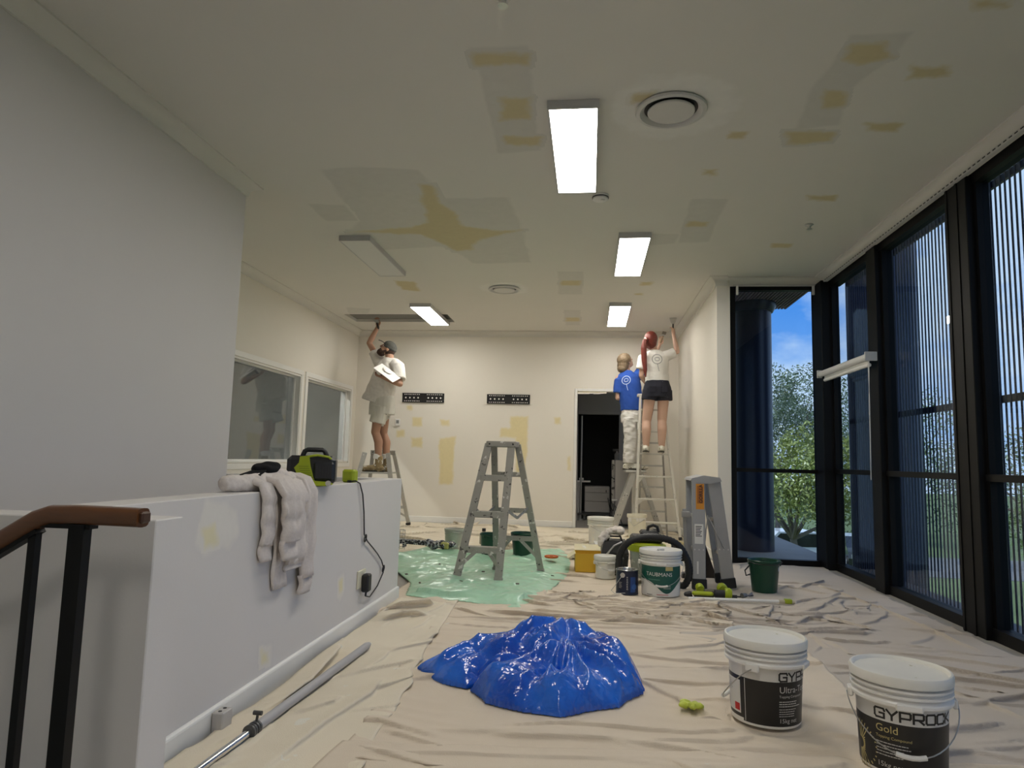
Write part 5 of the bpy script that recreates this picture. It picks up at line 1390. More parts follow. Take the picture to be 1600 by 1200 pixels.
# lime power tools lying in front of the folded ladder
t = root('cordless_tool', 'lime and black cordless tool lying on its side in front of the folded ladder feet', 'power tool', (.94, 5.56, .016), -.06)
b = MB(); b.box((-.13, -.025, .003), (.03, .02, .032), .01); b.build('grip', mat('olive_grip', (.05, .055, .02), .5, var=.3, vscale=30), t, 30)
b = MB(); b.box((-.14, -.03, .012), (.02, .012, .045), .012); b.build('shell', M_lime2, t, 30)
b = MB(); b.cyl((.03, 0, .032), (.105, 0, .032), .030, 18); b.build('barrel', M_blackrub, t)
b = MB(); b.lathe([(0, 0), (.036, 0), (.04, .01), (.04, .035), (.03, .052), (0, .052)], 20, M=Matrix.Translation((.105, 0, .040)) @ Matrix.Rotation(R(90), 4, 'Y')); b.build('collar', M_lime2, t, 40)
b = MB(); b.box((-.19, -.02, .004), (-.13, .025, .075), .01, Matrix.Rotation(R(-14), 4, 'Y')); b.build('battery', M_blackrub, t, 0)
t = root('cordless_tool', 'lime knobbed cordless tool lying behind the first one, at the folded ladder feet', 'power tool', (.955, 5.69, .016), .1)
b = MB(); b.box((-.07, -.02, .004), (.07, .02, .04), .01); b.build('body', mat('grey_olive_body', (.14, .13, .09), .5), t, 30)
for x, r_ in ((-.08, .034), (.095, .042)):
    b = MB(); b.lathe([(0, 0), (r_ * .8, 0), (r_, .012), (r_ * .9, .045), (r_ * .5, .06), (0, .06)], 18, M=Matrix.Translation((x, -.03, .042)) @ Matrix.Rotation(R(-70), 4, 'X')); b.build('knob', M_lime2, t, 40)
for i, (x, y, lab) in enumerate(((1.125, 5.60, 'tiny dark metal fitting lying right of the lime cordless tools'), (1.20, 5.62, 'grey cylindrical fitting with a stem lying between the lime tools and the green bucket'))):
    t = root('fitting', lab, 'fitting', (x, y, .014), .6 * i)
    b = MB(); b.cyl((-.02, 0, .012 + .006 * i), (.02, 0, .012 + .006 * i), .012 + .008 * i, 14); b.build('barrel', M_graystuff if i == 0 else mat('grey_fitting', (.2, .2, .19), .4, metal=.5), t)
    b = MB(); b.cyl((.02, 0, .012), (.05 + .06 * i, .01, .010), .006, 10); b.build('stem', M_graystuff, t)
# pale pole lying across, with a lime clip
t = root('pole', 'thin white pole with a lime clip lying in front of the folded ladder', 'pole', (1.15, 5.44, .030), math.atan2(.05, .76))
b = MB(); b.cyl((-.40, 0, 0), (.36, 0, 0), .012, 14); b.build('shaft', M_white, t)
b = MB(); b.cyl((.27, 0, 0), (.385, 0, 0), .015, 14); b.build('end_sleeve', mat('beige_sleeve', (.55, .5, .36), .5), t)
b = MB(); b.box((.31, -.02, -.012), (.365, .02, .022), .006); b.build('clip', M_lime2, t, 0)
# extension pole in the left foreground
t = root('extension_pole', 'long grey telescopic pole with a chrome end lying along the low wall', 'pole', (-1.19, 2.45, .048))
d0 = V(-1.142, 3.63, 0) - V(-1.19, 2.45, 0)
b = MB(); b.tube([d0 * .02, d0 * .97, d0 * 1.0], [.0185, .0185, .012], 18); b.build('outer_tube', mat('grey_pole_sleeve', (.42, .41, .42), .45, var=.06, vscale=20), t)
b = MB(); b.cyl(d0 * -.9, d0 * .03, .0125, 16); b.build('inner_tube', mat('chrome_tube', (.75, .75, .76), .15, metal=1), t)
b = MB()
for k in range(4): b.cyl(d0 * (-.012 + .013 * k), d0 * (-.004 + .013 * k), .0245 - .001 * (k % 2), 18)
b.build('collar', mat('dark_collar', (.10, .10, .10), .4, metal=.4), t)
b = MB(); b.cyl(d0 * .03 + V(0, 0, .015), d0 * .03 + V(.004, 0, .043), .005, 10).cyl(d0 * .03 + V(-.012, 0, .05), d0 * .03 + V(.02, 0, .05), .008, 10); b.build('thumb_screw', mat('dark_screw', (.07, .07, .07), .4, metal=.3), t)
# small two-hole block against the skirting
t = root('door_stop_block', 'small grey two-hole block clipped on the skirting of the low wall', 'block', (HX + .045, 2.52, .012))
b = MB(); b.box((-.026, -.035, 0), (.018, .035, .075), .004); b.build('body', mat('grey_block_plastic', (.48, .46, .44), .5), t, 0)
for y in (-.017, .017):
    b = MB(); b.cyl((-.004, y, .0745), (-.004, y, .0762), .007, 10); b.build('hole', M_blackrub, t)
# dirty drywall tool, wire basket and orange disc on the green plastic
M_dirty = mat('plaster_splashed_black', (0.02, 0.02, 0.025), 0.6, var=.2, vscale=20, spots=[(.62, .61, .58), (.30, .31, .36)], sscale=26, sthr=.56)
t = root('taping_tool', 'plaster-spattered black taping tool lying on the edge of the green plastic sheet', 'taping tool', (-1.75, 7.32, .065), -.12)
b = MB(); b.beam(V(-.30, 0, .06), V(.02, 0, .055), .05, .045, (0, 0, 1), .006); b.build('arm', M_dirty, t, 0)
b = MB()
for k in range(9): b.ell((.05 + .035 * k, .02 * math.sin(k * 2.1), .045 + .012 * math.cos(k * 1.7)), (.05, .055, .045 - .002 * k), None, 12, 8)
remeshed(b, 'head', M_dirty, .008, 1, t, lambda p: .010 * noise.noise(p * 35))
b = MB(); b.box((.20, -.06, .035), (.29, .0, .10), .01, Matrix.Rotation(.1, 4, 'Y')); b.build('yellow_grip', mat('dirty_yellow', (.48, .46, .15), .6, var=.3, vscale=30), t, 0)
b = MB(); b.box((-.33, -.03, -.02), (-.285, .03, .08), .006).box((-.235, -.03, -.0), (-.205, .03, .06), .006); b.build('leg', M_dirty, t, 0)
t = root('wire_basket', 'small round wire roller basket behind the far corner of the low wall', 'basket', (-2.03, 7.3, .045))
for k in range(5):
    b = MB(); b.tube([(.075 * math.cos(a), .075 * math.sin(a), .02 + .045 * k) for a in [2 * PI * i / 20 for i in range(20)]], .003, 6, closed=True); b.build('wire_ring', M_wire, t)
for k in range(6):
    a = PI * k / 3; b = MB(); b.tube([(.075 * math.cos(a), .075 * math.sin(a), .0), (.075 * math.cos(a), .075 * math.sin(a), .205)], .003, 6); b.build('wire_upright', M_wire, t)
t = root('orange_lid', 'flat orange lid on the green plastic right of the battered stepladder', 'lid', (-.36, 6.86, .085))
b = MB(); b.lathe([(0, 0), (.06, 0), (.068, .006), (.068, .018), (.062, .02), (.058, .012), (0, .012)], 30); b.build('disc', mat('orange_red_plastic', (.62, .13, .02), .4), t, 40)
b = MB(); b.cyl((0, 0, .012), (0, 0, .018), .015, 14); b.build('boss', mat('orange_red_plastic_dark', (.5, .1, .02), .4), t)
# scattered debris flakes
M_flake = mat('dark_debris', (.10, .085, .07), .9, var=.4, vscale=20)
rnd = random.Random(9)
for k in range(9):
    x, y = [(-1.17, 5.14), (-1.5, 5.7), (-1.2, 5.75), (-1.0, 5.5), (-.9, 6.0), (-1.35, 6.3), (-.3, 5.95), (-.55, 5.5), (-1.3, 5.35)][k]
    b = MB(); b.box((-.012 - .003 * (k % 3), -.008, 0), (.013, .007 + .002 * (k % 2), .006), .002, Matrix.Rotation(rnd.random() * 3, 4, 'Z') @ Matrix.Rotation(.3, 4, 'X'))
    o = b.build('plaster_chip', M_flake, None, 0); o.location = (x, y, .06); tag(o, 'small dark chip of debris scattered on the green plastic sheet', 'chip', 'debris chips on the green plastic')

# ------------------------------------------------------------------ on and along the low wall
M_hood = mat('grey_marl_fleece', (0.66, 0.60, 0.56), 0.95, var=.14, vscale=90, bump=.18, bscale=300)
WT = .872
t = root('hoodie', 'light grey hooded sweatshirt draped over the low grey wall, sleeves hanging down', 'hoodie', (HX, 3.03, WT))
def drape(name, y0, y1, zb, out, th, seed, parent=None, y0b=None, y1b=None, back=-.15, folds=.5, yo=0.0, ztop=None):
    """padded strip of cloth from the wall top over the edge down to zb (relative to the wall top)"""
    y0b = y0 if y0b is None else y0b; y1b = y1 if y1b is None else y1b
    path = [(back, .014 + th * .5), (back + .05, .02 + th * .5), (-.03, .022 + th * .5), (.0 + out * .6, .012 + th * .5), (out + th * .5, -.02)]
    n = 14
    for k in range(1, n + 1): path.append((out + th * .5 + .004 * math.sin(k * 1.1 + seed), -.02 + (zb + .02) * k / n))
    if ztop is not None: path = [(out + th * .5 + .004 * math.sin(k * .9 + seed), ztop + (zb - ztop) * k / 6) for k in range(7)]
    rings = []
    for i, (x, z) in enumerate(path):
        f = i / (len(path) - 1)
        a = y0 + (y0b - y0) * f - 3.03; c = y1 + (y1b - y1) * f - 3.03
        a += .006 * math.sin(i * .9 + seed) ; c += .006 * math.cos(i * .8 + seed)
        p = Vector((x, 0, z)); q = Vector(path[min(i + 1, len(path) - 1)]) - Vector(path[max(i - 1, 0)]); nrm = Vector((q.y, -q.x)); nrm = (nrm / nrm.length) if nrm.length else Vector((1, 0))
        if nrm.x + nrm.y < 0: nrm = -nrm
        ring = []
        m = 28
        for k in range(m):
            an = 2 * PI * k / m
            cy = (a + c) / 2 + (c - a) / 2 * math.cos(an) * (1 if abs(math.cos(an)) < .97 else 1)
            s = math.copysign(abs(math.sin(an)) ** .6, math.sin(an))
            w = th / 2 * s + (folds * .014 * noise.noise(Vector((cy * 26, seed * 7.3, z * 2.2))) + folds * .008 * noise.noise(Vector((cy * 70, seed, z * 9)))) * (1 if s > 0 else .3)
            ring.append((x + nrm.x * w, cy, z + nrm.y * w))
        rings.append(ring)
    b = MB(); b.loft(rings); return b.build(name, M_hood, parent, 180)
bd = drape('body', 2.99, 3.20, -.33, .018, .028, 1.0, t, 3.01, 3.19, folds=1.3)
drape('hem', 3.008, 3.192, -.365, .014, .026, 1.2, bd, folds=.5, ztop=-.315)
sl = drape('sleeve', 2.775, 2.885, -.225, .006, .03, 2.0, t, 2.785, 2.885, folds=1.2)
drape('cuff', 2.782, 2.884, -.292, .003, .026, 2.4, sl, 2.785, 2.882, ztop=-.212)
sl = drape('sleeve', 2.87, 3.02, -.225, .045, .05, 3.0, t, 2.895, 3.03, folds=1.2)
drape('cuff', 2.893, 3.030, -.298, .040, .046, 3.3, sl, 2.895, 3.028, ztop=-.212)
drape('lower_panel', 2.90, 3.07, -.43, .004, .022, 4.0, t, 2.92, 3.05, folds=1.3)
sl = drape('sleeve', 3.17, 3.29, -.42, .012, .045, 5.0, t, 3.175, 3.30, folds=1.2)
drape('cuff', 3.178, 3.298, -.492, .010, .038, 5.3, sl, 3.18, 3.296, ztop=-.408)
b = MB()
b.tube([(-.10, -.37, .032), (-.09, -.33, .036), (-.07, -.27, .034), (-.05, -.18, .036), (-.05, -.02, .042)], [.026, .033, .036, .040, .045], 14)
b.ell((-.07, -.06, .05), (.07, .16, .036)).ell((-.08, .10, .048), (.07, .16, .036)).ell((-.06, .0, .07), (.05, .10, .03))
remeshed(b, 'hood', M_hood, .007, 2, t, lambda p: .007 * noise.noise(p * 22) + .004 * noise.noise(p * 60))
t = root('cap', 'black fabric cap lying on top of the draped grey hoodie', 'cap', (-1.455, 2.98, .962))
M_blackcloth = mat('black_cap_cloth', (.011, .011, .012), .95, var=.3, vscale=30, bump=.3, spec=.2)
b = MB(); b.ell((0, 0, 0), (.060, .075, .030), None, 20, 12).ell((.01, .02, .012), (.045, .055, .026), None, 16, 10)
remeshed(b, 'crown', M_blackcloth, .006, 2, t, lambda p: .006 * noise.noise(p * 28))
b = MB(); b.loft([[(-.02, -.05, -.004), (.03, -.05, -.004), (.03, -.05, .004), (-.02, -.05, .004)], [(-.045, -.15, -.028), (.05, -.15, -.028), (.05, -.15, -.02), (-.045, -.15, -.02)]]); b.build('brim', M_blackcloth, t, 0)

# jobsite radio
t = root('site_radio', 'lime and black jobsite radio standing on the low grey wall', 'radio', (-1.442, 3.48, .873), .28)
M_rad = mat('radio_black', (.014, .014, .016), .45, var=.2)
b = MB(); b.box((-.125, -.07, .005), (.12, .075, .155), .022); b.build('body', M_rad, t, 30)
b = MB(); b.box((.012, -.084, .03), (.116, -.06, .125), .014); gr = b.build('speaker_front', mat('radio_front', (.02, .021, .026), .5), t, 30)
for k in range(6):
    b = MB(); b.box((.025 + .014 * k, -.0865, .05), (.029 + .014 * k, -.083, .105)); b.build('speaker_rib', M_rad, gr, 0)
pl = [(-.057, .150), (-.012, .154), (-.003, .105), (.02, .028), (.10, .022), (.115, .012), (.08, .002), (-.035, .003), (-.058, .045), (-.083, .092), (-.06, .118)]
b = MB(); b.prism(pl, .0, .022, Matrix(((1, 0, 0, 0), (0, 0, -1, -.068), (0, 1, 0, 0), (0, 0, 0, 1)))); lp = b.build('lime_guard', M_lime2, t, 0)
for k in range(7):
    b = MB(); b.box((-.060 + .006 * k * .6, -.0925, .098 - .011 * k), (-.012 + .006 * k * .9, -.089, .102 - .011 * k)); b.build('rib', mat('lime_shadow', (.24, .30, .008), .5) if k == 0 else OB['rib'].data.materials[0], lp, 0)
b = MB(); b.tube([(-.02, -.075, .150), (.03, -.078, .158), (.085, -.074, .150), (.095, -.06, .140)], .006, 8); b.build('lime_trim', M_lime2, t)
b = MB(); b.tube([(-.055, 0, .150), (-.045, 0, .178), (-.03, 0, .186), (.045, 0, .186), (.058, 0, .178), (.07, 0, .150)], .013, 10); b.build('carry_handle', M_rad, t)
b = MB(); b.cyl((.09, -.082, .016), (.09, -.092, .016), .014, 14); b.build('dial', M_alum, t)
b = MB(); b.tube([(-.12, -.05, .02), (-.15, -.04, .012), (-.10, -.075, .008), (-.06, -.09, .006)], .005, 8); b.build('cord', M_blackrub, t)

# lime battery charger with its lead down to the outlet
t = root('battery_charger', 'small lime battery charger standing at the far end of the low wall', 'charger', (-1.43, 4.02, .873), -.15)
b = MB(); b.box((-.04, -.03, 0), (.04, .03, .076), .01); b.build('body', M_lime2, t, 30)
b = MB(); b.box((-.03, -.034, .018), (.026, -.028, .066), .006); b.build('face', mat('lime_face', (.30, .37, .012), .4), t, 0)
b = MB(); b.box((.0, -.036, .0), (.03, -.028, .014), .003); b.build('socket', M_blackrub, t, 0)
cd_ = [(-1.41, 3.985, .880), (-1.385, 3.99, .884), (-1.37, 4.03, .868), (-1.365, 4.077, .80), (-1.366, 4.12, .692), (-1.366, 4.145, .555), (-1.366, 4.215, .505), (-1.366, 4.33, .452), (-1.366, 4.434, .401), (-1.366, 4.53, .345), (-1.366, 4.576, .299), (-1.360, 4.562, .262), (-1.366, 4.466, .192), (-1.366, 4.33, .155), (-1.362, 4.30, .153), (-1.36, 4.21, .175), (-1.345, 4.165, .205)]
b = MB(); b.tube(cd_, .0042, 8)
for (y, z) in ((4.16, .53), (4.57, .285)):
    b.tube([(-1.362 + .003 * math.sin(a), y + .018 * math.cos(a), z + .022 * math.sin(a)) for a in [2 * PI * k / 14 for k in range(14)]], .004, 7, closed=True)
o = b.build('power_lead', M_blackrub, None, 180); tag(o, 'thin black lead hanging down the low wall with two loose loops', 'cord')
t = root('power_outlet', 'cream wall outlet on the low grey wall with a black plug-in adaptor', 'outlet', (HX, 4.16, .285))
b = MB(); b.box((.0005, -.075, -.05), (.010, .065, .055), .003); b.build('plate', mat('cream_plate', (.70, .66, .50), .4), t, 0)
b = MB(); b.box((.010, .03, .012), (.014, .055, .03), .001); b.build('switch', M_white, t, 0)
t = root('plug_adaptor', 'black plug-in power adaptor in the cream outlet of the low wall', 'adaptor', (HX + .011, 4.175, .27))
b = MB(); b.box((0, -.033, -.062), (.045, .033, .045), .008); b.build('body', M_blackrub, t, 30)
b = MB(); b.cyl((.022, -.0, -.06), (.024, -.012, -.085), .006, 10); b.build('strain_relief', M_blackrub, t)

# ------------------------------------------------------------------ stair handrail
M_wood = mat('varnished_brown_wood', (0.115, 0.042, 0.012), 0.32, var=.35, vscale=10, stretch=(1.2, 9, 9), coat=.4)
t = root('handrail', 'brown wooden stair handrail on square black steel balusters at the left edge', 'handrail', (-1.022, 1.50, -.006))
def rail_ring(p, up_, sd_, w=.048, h=.044):
    out = []
    for k in range(16):
        a = 2 * PI * k / 16
        cx = math.copysign(abs(math.cos(a)) ** .6, math.cos(a)); sy = math.copysign(abs(math.sin(a)) ** .6, math.sin(a))
        out.append(p + sd_ * (cx * w / 2) + up_ * (sy * h / 2))
    return out
pth = [V(.0, 0, .888), V(-.16, 0, .890), V(-.225, 0, .888), V(-.26, 0, .876), V(-.40, 0, .792), V(-1.2, 0, .30)]
rings = []
for i, p in enumerate(pth):
    d = (pth[min(i + 1, len(pth) - 1)] - pth[max(i - 1, 0)]).normalized(); sd_ = V(0, 1, 0); up_ = d.cross(sd_)
    rings.append(rail_ring(p, up_, sd_))
b = MB(); b.loft(rings); hr = b.build('wood_rail', M_wood, t, 50)
b = MB(); b.box((-.003, -.016, .876), (.010, .016, .902), .004); b.build('end_block', mat('dark_wood_end', (.06, .024, .010), .5, var=.3, vscale=20), hr, 0)
b = MB(); b.beam(V(-.255, 0, .850), V(-1.2, 0, .274), .03, .010, (0, 1, 0)).box((-.27, -.014, .858), (-.12, .014, .868)); b.build('flat_bar', M_black, t, 0)
for x, ztop, zb, w in ((-.143, .868, -.17, .021), (-.166, .868, -.17, .021), (-.267, .85, -.17, .019), (-.395, .77, -.34, .019), (-.515, .69, -.35, .019), (-.635, .62, -.52, .019)):
    b = MB(); b.box((x - w / 2, -w / 2 - (.006 if x == -.143 else 0), zb), (x + w / 2, w / 2, ztop)); b.build('baluster', M_black, t, 0)

# ------------------------------------------------------------------ back wall fittings and store room
M_mount = mat('black_steel_plate', (.008, .008, .009), .4, var=.1)
M_hole = mat('wall_seen_through_hole', (.9, .88, .84), .8)
for x0, lab in ((-3.035, 'black slotted steel wall bracket just right of the man on the ladder'), (-1.647, 'black slotted steel wall bracket on the back wall above the battered stepladder')):
    t = root('wall_bracket', lab, 'wall bracket', (x0, YB - .001, 1.905))
    W = .692; H = .15
    b = MB(); b.box((0, -.012, 0), (W, -.008, H)).box((0, -.026, H - .004), (W, -.008, H)).box((0, -.026, 0), (W, -.008, .004)).box((.04, -.008, .02), (.06, 0, H - .02)).box((W - .06, -.008, .02), (W - .04, 0, H - .02)); b.build('plate', M_mount, t, 0)
    for side in (0, 1):
        for k in range(4):
            cx = .058 + .068 * k + side * .372
            h = MB(); h.cyl((cx, -.0115, H * .5), (cx, -.0128, H * .5), .013, 12); h.build('hole', M_hole, t)
            for zz in (.022, H - .022):
                for j in (-1, 1):
                    h = MB(); h.box((cx + j * .016 - .010, -.0128, zz - .005), (cx + j * .016 + .010, -.0115, zz + .005)); h.build('slot', M_hole, t, 0)
t = root('thermostat', 'small white wall thermostat on the back wall beside the man\'s knee', 'thermostat', (-3.095, YB - .001, 1.575))
b = MB(); b.box((-.042, -.02, -.058), (.042, 0, .058), .006); b.build('case', M_white, t, 0)
b = MB(); b.box((-.022, -.0215, -.018), (.022, -.0195, .034)); b.build('display', mat('grey_display', (.22, .23, .23), .3), t, 0)
b = MB(); b.box((-.036, -.0225, -.05), (.036, -.0195, -.03), .002); b.build('button_strip', M_labwhite, t, 0)
M_cab = mat('beige_cabinet', (.42, .40, .38), .5, var=.04)
t = root('drawer_unit', 'pale three-drawer cabinet in the dark store room behind the doorway', 'cabinet', (.14, 12.55, .13))
b = MB(); b.box((-.22, -.22, 0), (.22, .22, .46), .006); b.build('carcass', M_cab, t, 0)
for k, (z0, z1) in enumerate(((.01, .19), (.20, .345), (.355, .45))):
    d_ = MB(); d_.box((-.212, -.238, z0), (.212, -.221, z1), .004); dr = d_.build('drawer', M_cab, t, 0)
    d_ = MB(); d_.box((-.06, -.245, z1 - .022), (.06, -.238, z1 - .012)); d_.build('handle', M_midgrey, dr, 0)
b = MB(); b.box((.15, -.243, .36), (.165, -.236, .40)); b.build('key_tag', M_blackrub, t, 0)
t = root('trolley', 'low black trolley under the pale drawer cabinet in the store room', 'trolley', (.12, 12.5, .0))
b = MB(); b.box((-.32, -.30, .095), (.34, .30, .128), .008); b.build('deck', mat('dark_grey_deck', (.05, .05, .052), .5), t, 0)
for x in (-.2, .2):
    for y in (-.22, .22):
        b = MB(); b.cyl((x - .018, y, .045), (x + .018, y, .045), .045, 16); b.build('wheel', mat('grey_wheel', (.16, .16, .16), .5) if (x, y) == (-.2, -.22) else OB['wheel'].data.materials[0], t)
        b = MB(); b.box((x - .025, y - .02, .075), (x + .025, y + .02, .096)); b.build('fork', M_alum, t, 0)
t = root('shelf', 'short white shelf in the store room doorway with a roll on it', 'shelf', (-.11, 12.35, .66))
b = MB(); b.box((-.13, -.12, 0), (.13, .12, .025), .003); b.build('board', M_white, t, 0)
b = MB(); b.box((-.12, -.10, -.66), (-.05, .10, 0)); b.build('side_panel', M_midgrey, t, 0)
o = MB().cyl((-.05, 0, .05), (.03, 0, .05), .024, 14).build('paper_roll', M_labwhite); o.location = (-.13, 12.32, .66); tag(o, 'short white roll lying on the store room shelf', 'roll')
t = root('steel_tube', 'upright pale steel tube standing just inside the store room doorway', 'tube', (-.145, 12.22, .0))
b = MB(); b.cyl((0, 0, .0), (0, 0, 1.83), .016, 12); b.build('tube', M_alum, t)
b = MB(); b.cyl((0, 0, .0), (0, 0, .03), .05, 14); b.build('base', M_alum, t)
t = root('cabinet', 'waist-high grey cabinet standing in the corridor behind the painters', 'cabinet', (.60, 11.6, .0))
b = MB(); b.box((-.185, -.2, .03), (.3, .2, 1.06), .005); b.build('body', M_cab, t, 0)
b = MB(); b.box((-.18, -.205, .05), (.29, -.199, .52)).box((-.18, -.205, .54), (.29, -.199, 1.05)); b.build('door', M_cab, t, 0)
b = MB(); b.box((-.17, -.17, 0), (.28, .17, .03)); b.build('plinth', M_blackrub, t, 0)
t = root('straightedge', 'plaster-stained straightedge leaning upright on the grey corridor cabinet', 'straightedge', (.385, 11.36, .0))
b = MB(); b.beam(V(0, 0, .0), V(.0, .03, 1.06), .05, .02, (1, 0, 0), .003); b.build('blade', mat('stained_steel_edge', (.25, .24, .23), .5, var=.3, vscale=20, spots=[(.02, .02, .02)], sscale=14, sthr=.56), t, 0)
b = MB(); b.box((-.02, -.012, .40), (.07, .012, .43), .004); b.build('grip', M_alum, t, 0)
t = root('spray_bottle', 'dark spray bottle with a trigger head on top of the grey corridor cabinet', 'bottle', (.45, 11.55, 1.061))
b = MB(); b.lathe([(0, 0), (.04, 0), (.042, .01), (.042, .09), (.016, .13), (.016, .15), (0, .15)], 18); b.build('body', mat('grey_bottle', (.20, .2, .2), .3, trans=.3), t, 40)
b = MB(); b.box((-.07, -.012, .15), (.03, .012, .185), .004).box((-.05, -.006, .11), (-.04, .006, .155)); b.build('trigger_head', M_blackrub, t, 0)
b = MB()
for k in range(5): b.tube([(.30 + .03 * k, 11.3, .45 - .03 * k), (.34 + .03 * k, 11.25, .25), (.30 + .06 * k, 11.2, .012), (.45 + .05 * k, 11.15, .012)], .007, 6)
o = b.build('cable_bundle', M_blackrub, None); tag(o, 'tangle of black cables hanging at the straightedge in the doorway', 'cables'); o['kind'] = 'stuff'

# ------------------------------------------------------------------ ceiling fittings
M_vent = mat('white_vent_plastic', (.62, .61, .59), .4, var=.02)
def vent(x, y, s, lab):
    t = root('air_vent', lab, 'air vent', (x, y, CZ))
    b = MB(); b.lathe([(.195 * s, -.001), (.205 * s, -.012), (.20 * s, -.022), (.178 * s, -.026), (.165 * s, -.014), (.150 * s, .0)], 48); b.build('outer_ring', M_vent, t, 40)
    b = MB(); b.lathe([(.156 * s, -.0022), (0, -.0022)], 48); b.build('throat', M_blackrub, t, 40)
    b = MB(); b.lathe([(0, -.012), (.130 * s, -.012), (.134 * s, -.016), (.134 * s, -.022), (.13 * s, -.026), (0, -.030)], 48); b.build('core_disc', M_vent, t, 40)
vent(.44, 3.84, 1.0, 'large round white ceiling air vent nearest the camera, on a pale skimmed ring')
vent(-1.05, 8.02, .95, 'round white ceiling air vent in the middle distance, above the battered stepladder')
t = root('smoke_alarm', 'round white smoke alarm on the ceiling at the end of the nearest light panel', 'smoke alarm', (.055, 5.13, CZ))
b = MB(); b.lathe([(0, -.001), (.062, -.001), (.064, -.006), (.064, -.016), (.058, -.018), (.060, -.024), (.060, -.034), (.05, -.042), (0, -.045)], 32); b.build('case', M_white, t, 40)
b = MB(); b.lathe([(.0645, -.018), (.0605, -.0185), (.0605, -.0235), (.0645, -.024)], 32); b.build('sensor_slot', M_blackrub, t, 40)
b = MB(); b.box((-.012, -.04, -.048), (.02, -.02, -.042), .003, Matrix.Rotation(.5, 4, 'Z')); b.build('test_button', M_vent, t, 0)
for x, y, lab in ((1.82, 5.86, 'small ceiling sprinkler head toward the slatted windows'), (-.41, 2.81, 'small ceiling sprinkler head at the top edge of the picture')):
    t = root('sprinkler', lab, 'sprinkler', (x, y, CZ))
    b = MB(); b.lathe([(0, -.001), (.035, -.001), (.036, -.005), (.02, -.010), (.012, -.022), (.012, -.03), (0, -.03)], 20); b.build('rosette', M_alum, t, 40)
    b = MB(); b.lathe([(0, -.038), (.024, -.038), (.024, -.041), (0, -.041)], 16).cyl((-.01, 0, -.03), (-.01, 0, -.039), .002, 6).cyl((.01, 0, -.03), (.01, 0, -.039), .002, 6); b.build('deflector', M_alum, t, 40)

# roller blind hung between corner post and next post; slotted track under the cornice
t = root('roller_blind', 'rolled-up white roller blind hanging across the first slatted window, its chain loop below', 'blind', (2.385, 6.76, 2.0))
b = MB(); b.cyl((0, -.58, 0), (0, .66, 0), .030, 20); b.build('roll', M_white, t)
b = MB(); b.cyl((.012, -.57, -.072), (.012, .56, -.072), .017, 16); b.build('bottom_bar', M_white, t)
b = MB(); b.box((.006, -.57, -.07), (.009, .56, -.01)); b.build('fabric', mat('blind_fabric', (.55, .54, .52), .8), t, 0)
for y in (-.60, .66):
    b = MB(); b.box((-.035, y - .006, -.04), (.075, y + .012, .04), .003); br = b.build('bracket', M_vent, t, 0)
b = MB(); b.tube([(0, -.598, .0), (-.01, -.60, -.4), (-.012, -.60, -.8), (-.008, -.585, -1.02), (0, -.565, -1.06), (.008, -.548, -1.02), (.010, -.55, -.8), (.006, -.57, -.4), (.0, -.575, .0)], .003, 6); b.build('chain_loop', M_white, t)
t = root('blind_track', 'white slotted blind track running under the cornice above the slatted windows', 'track', (2.435, 0, 2.978))
b = MB(); b.box((-.014, -1.0, 0), (.02, 7.38, .022), .003); b.build('rail', M_vent, t, 0)
b = MB()
for k in range(150):
    b.box((-.0155, 7.3 - k * .055, .006), (-.0138, 7.3 - k * .055 + .03, .014))
o = b.build('slots', M_blackrub, t, 0); o['kind'] = 'stuff'
t = root('blind_track', 'short white blind track above the end window, with two end brackets', 'track', (1.98, 7.575, 2.985))
b = MB(); b.box((-.44, -.012, 0), (.42, .012, .018), .003); b.build('rail', M_vent, t, 0)
for x in (-.40, .40):
    b = MB(); b.box((x - .012, -.014, -.10), (x + .012, .010, 0.0), .003); b.build('bracket', M_white, t, 0)

# ------------------------------------------------------------------ the three painters
M_skin_m = mat('skin_tanned', (0.42, 0.235, 0.155), 0.55, var=.08, vscale=12, bump=.1, bscale=80)
M_skin_w = mat('skin_fair', (0.56, 0.36, 0.27), 0.55, var=.05, vscale=12, bump=.1, bscale=80)
M_tee = mat('off_white_tshirt', (0.68, 0.655, 0.61), 0.95, var=.04, vscale=9, bump=.3, bscale=200)
M_tee_w = mat('white_tshirt', (0.74, 0.72, 0.68), 0.95, var=.03, vscale=9, bump=.3, bscale=200)
M_tee_b = mat('royal_blue_tshirt', (0.018, 0.075, 0.36), 0.9, var=.10, vscale=9, bump=.3, bscale=200)
M_shorts = mat('beige_shorts', (0.58, 0.57, 0.51), 0.95, var=.05, bump=.3, bscale=200)
M_shorts_n = mat('navy_shorts_speckled', (0.012, 0.013, 0.024), 0.9, var=.2, spots=[(.35, .35, .36)], sscale=34, sthr=.735)
M_pants = mat('white_painter_trousers', (0.70, 0.685, 0.65), 0.95, var=.06, vscale=12, bump=.4, bscale=120)
M_boot = mat('sand_suede_boot', (0.27, 0.20, 0.10), 0.85, var=.3, vscale=18, spots=[(.6, .58, .52)], sscale=22, sthr=.6)
M_sole = mat('dark_sole', (0.05, 0.045, 0.035), 0.8, var=.2)
M_sneak = mat('white_sneaker', (0.66, 0.64, 0.56), 0.8, var=.12, vscale=20, spots=[(.30, .26, .14)], sscale=22, sthr=.62)
M_beard = mat('dark_brown_beard', (0.045, 0.020, 0.012), 0.8, var=.4, vscale=60, bump=.6, bscale=220)
M_red = mat('dark_red_hair', (0.15, 0.022, 0.013), 0.45, var=.45, vscale=24, stretch=(2.4, 2.4, .2), bump=.5, bscale=90)
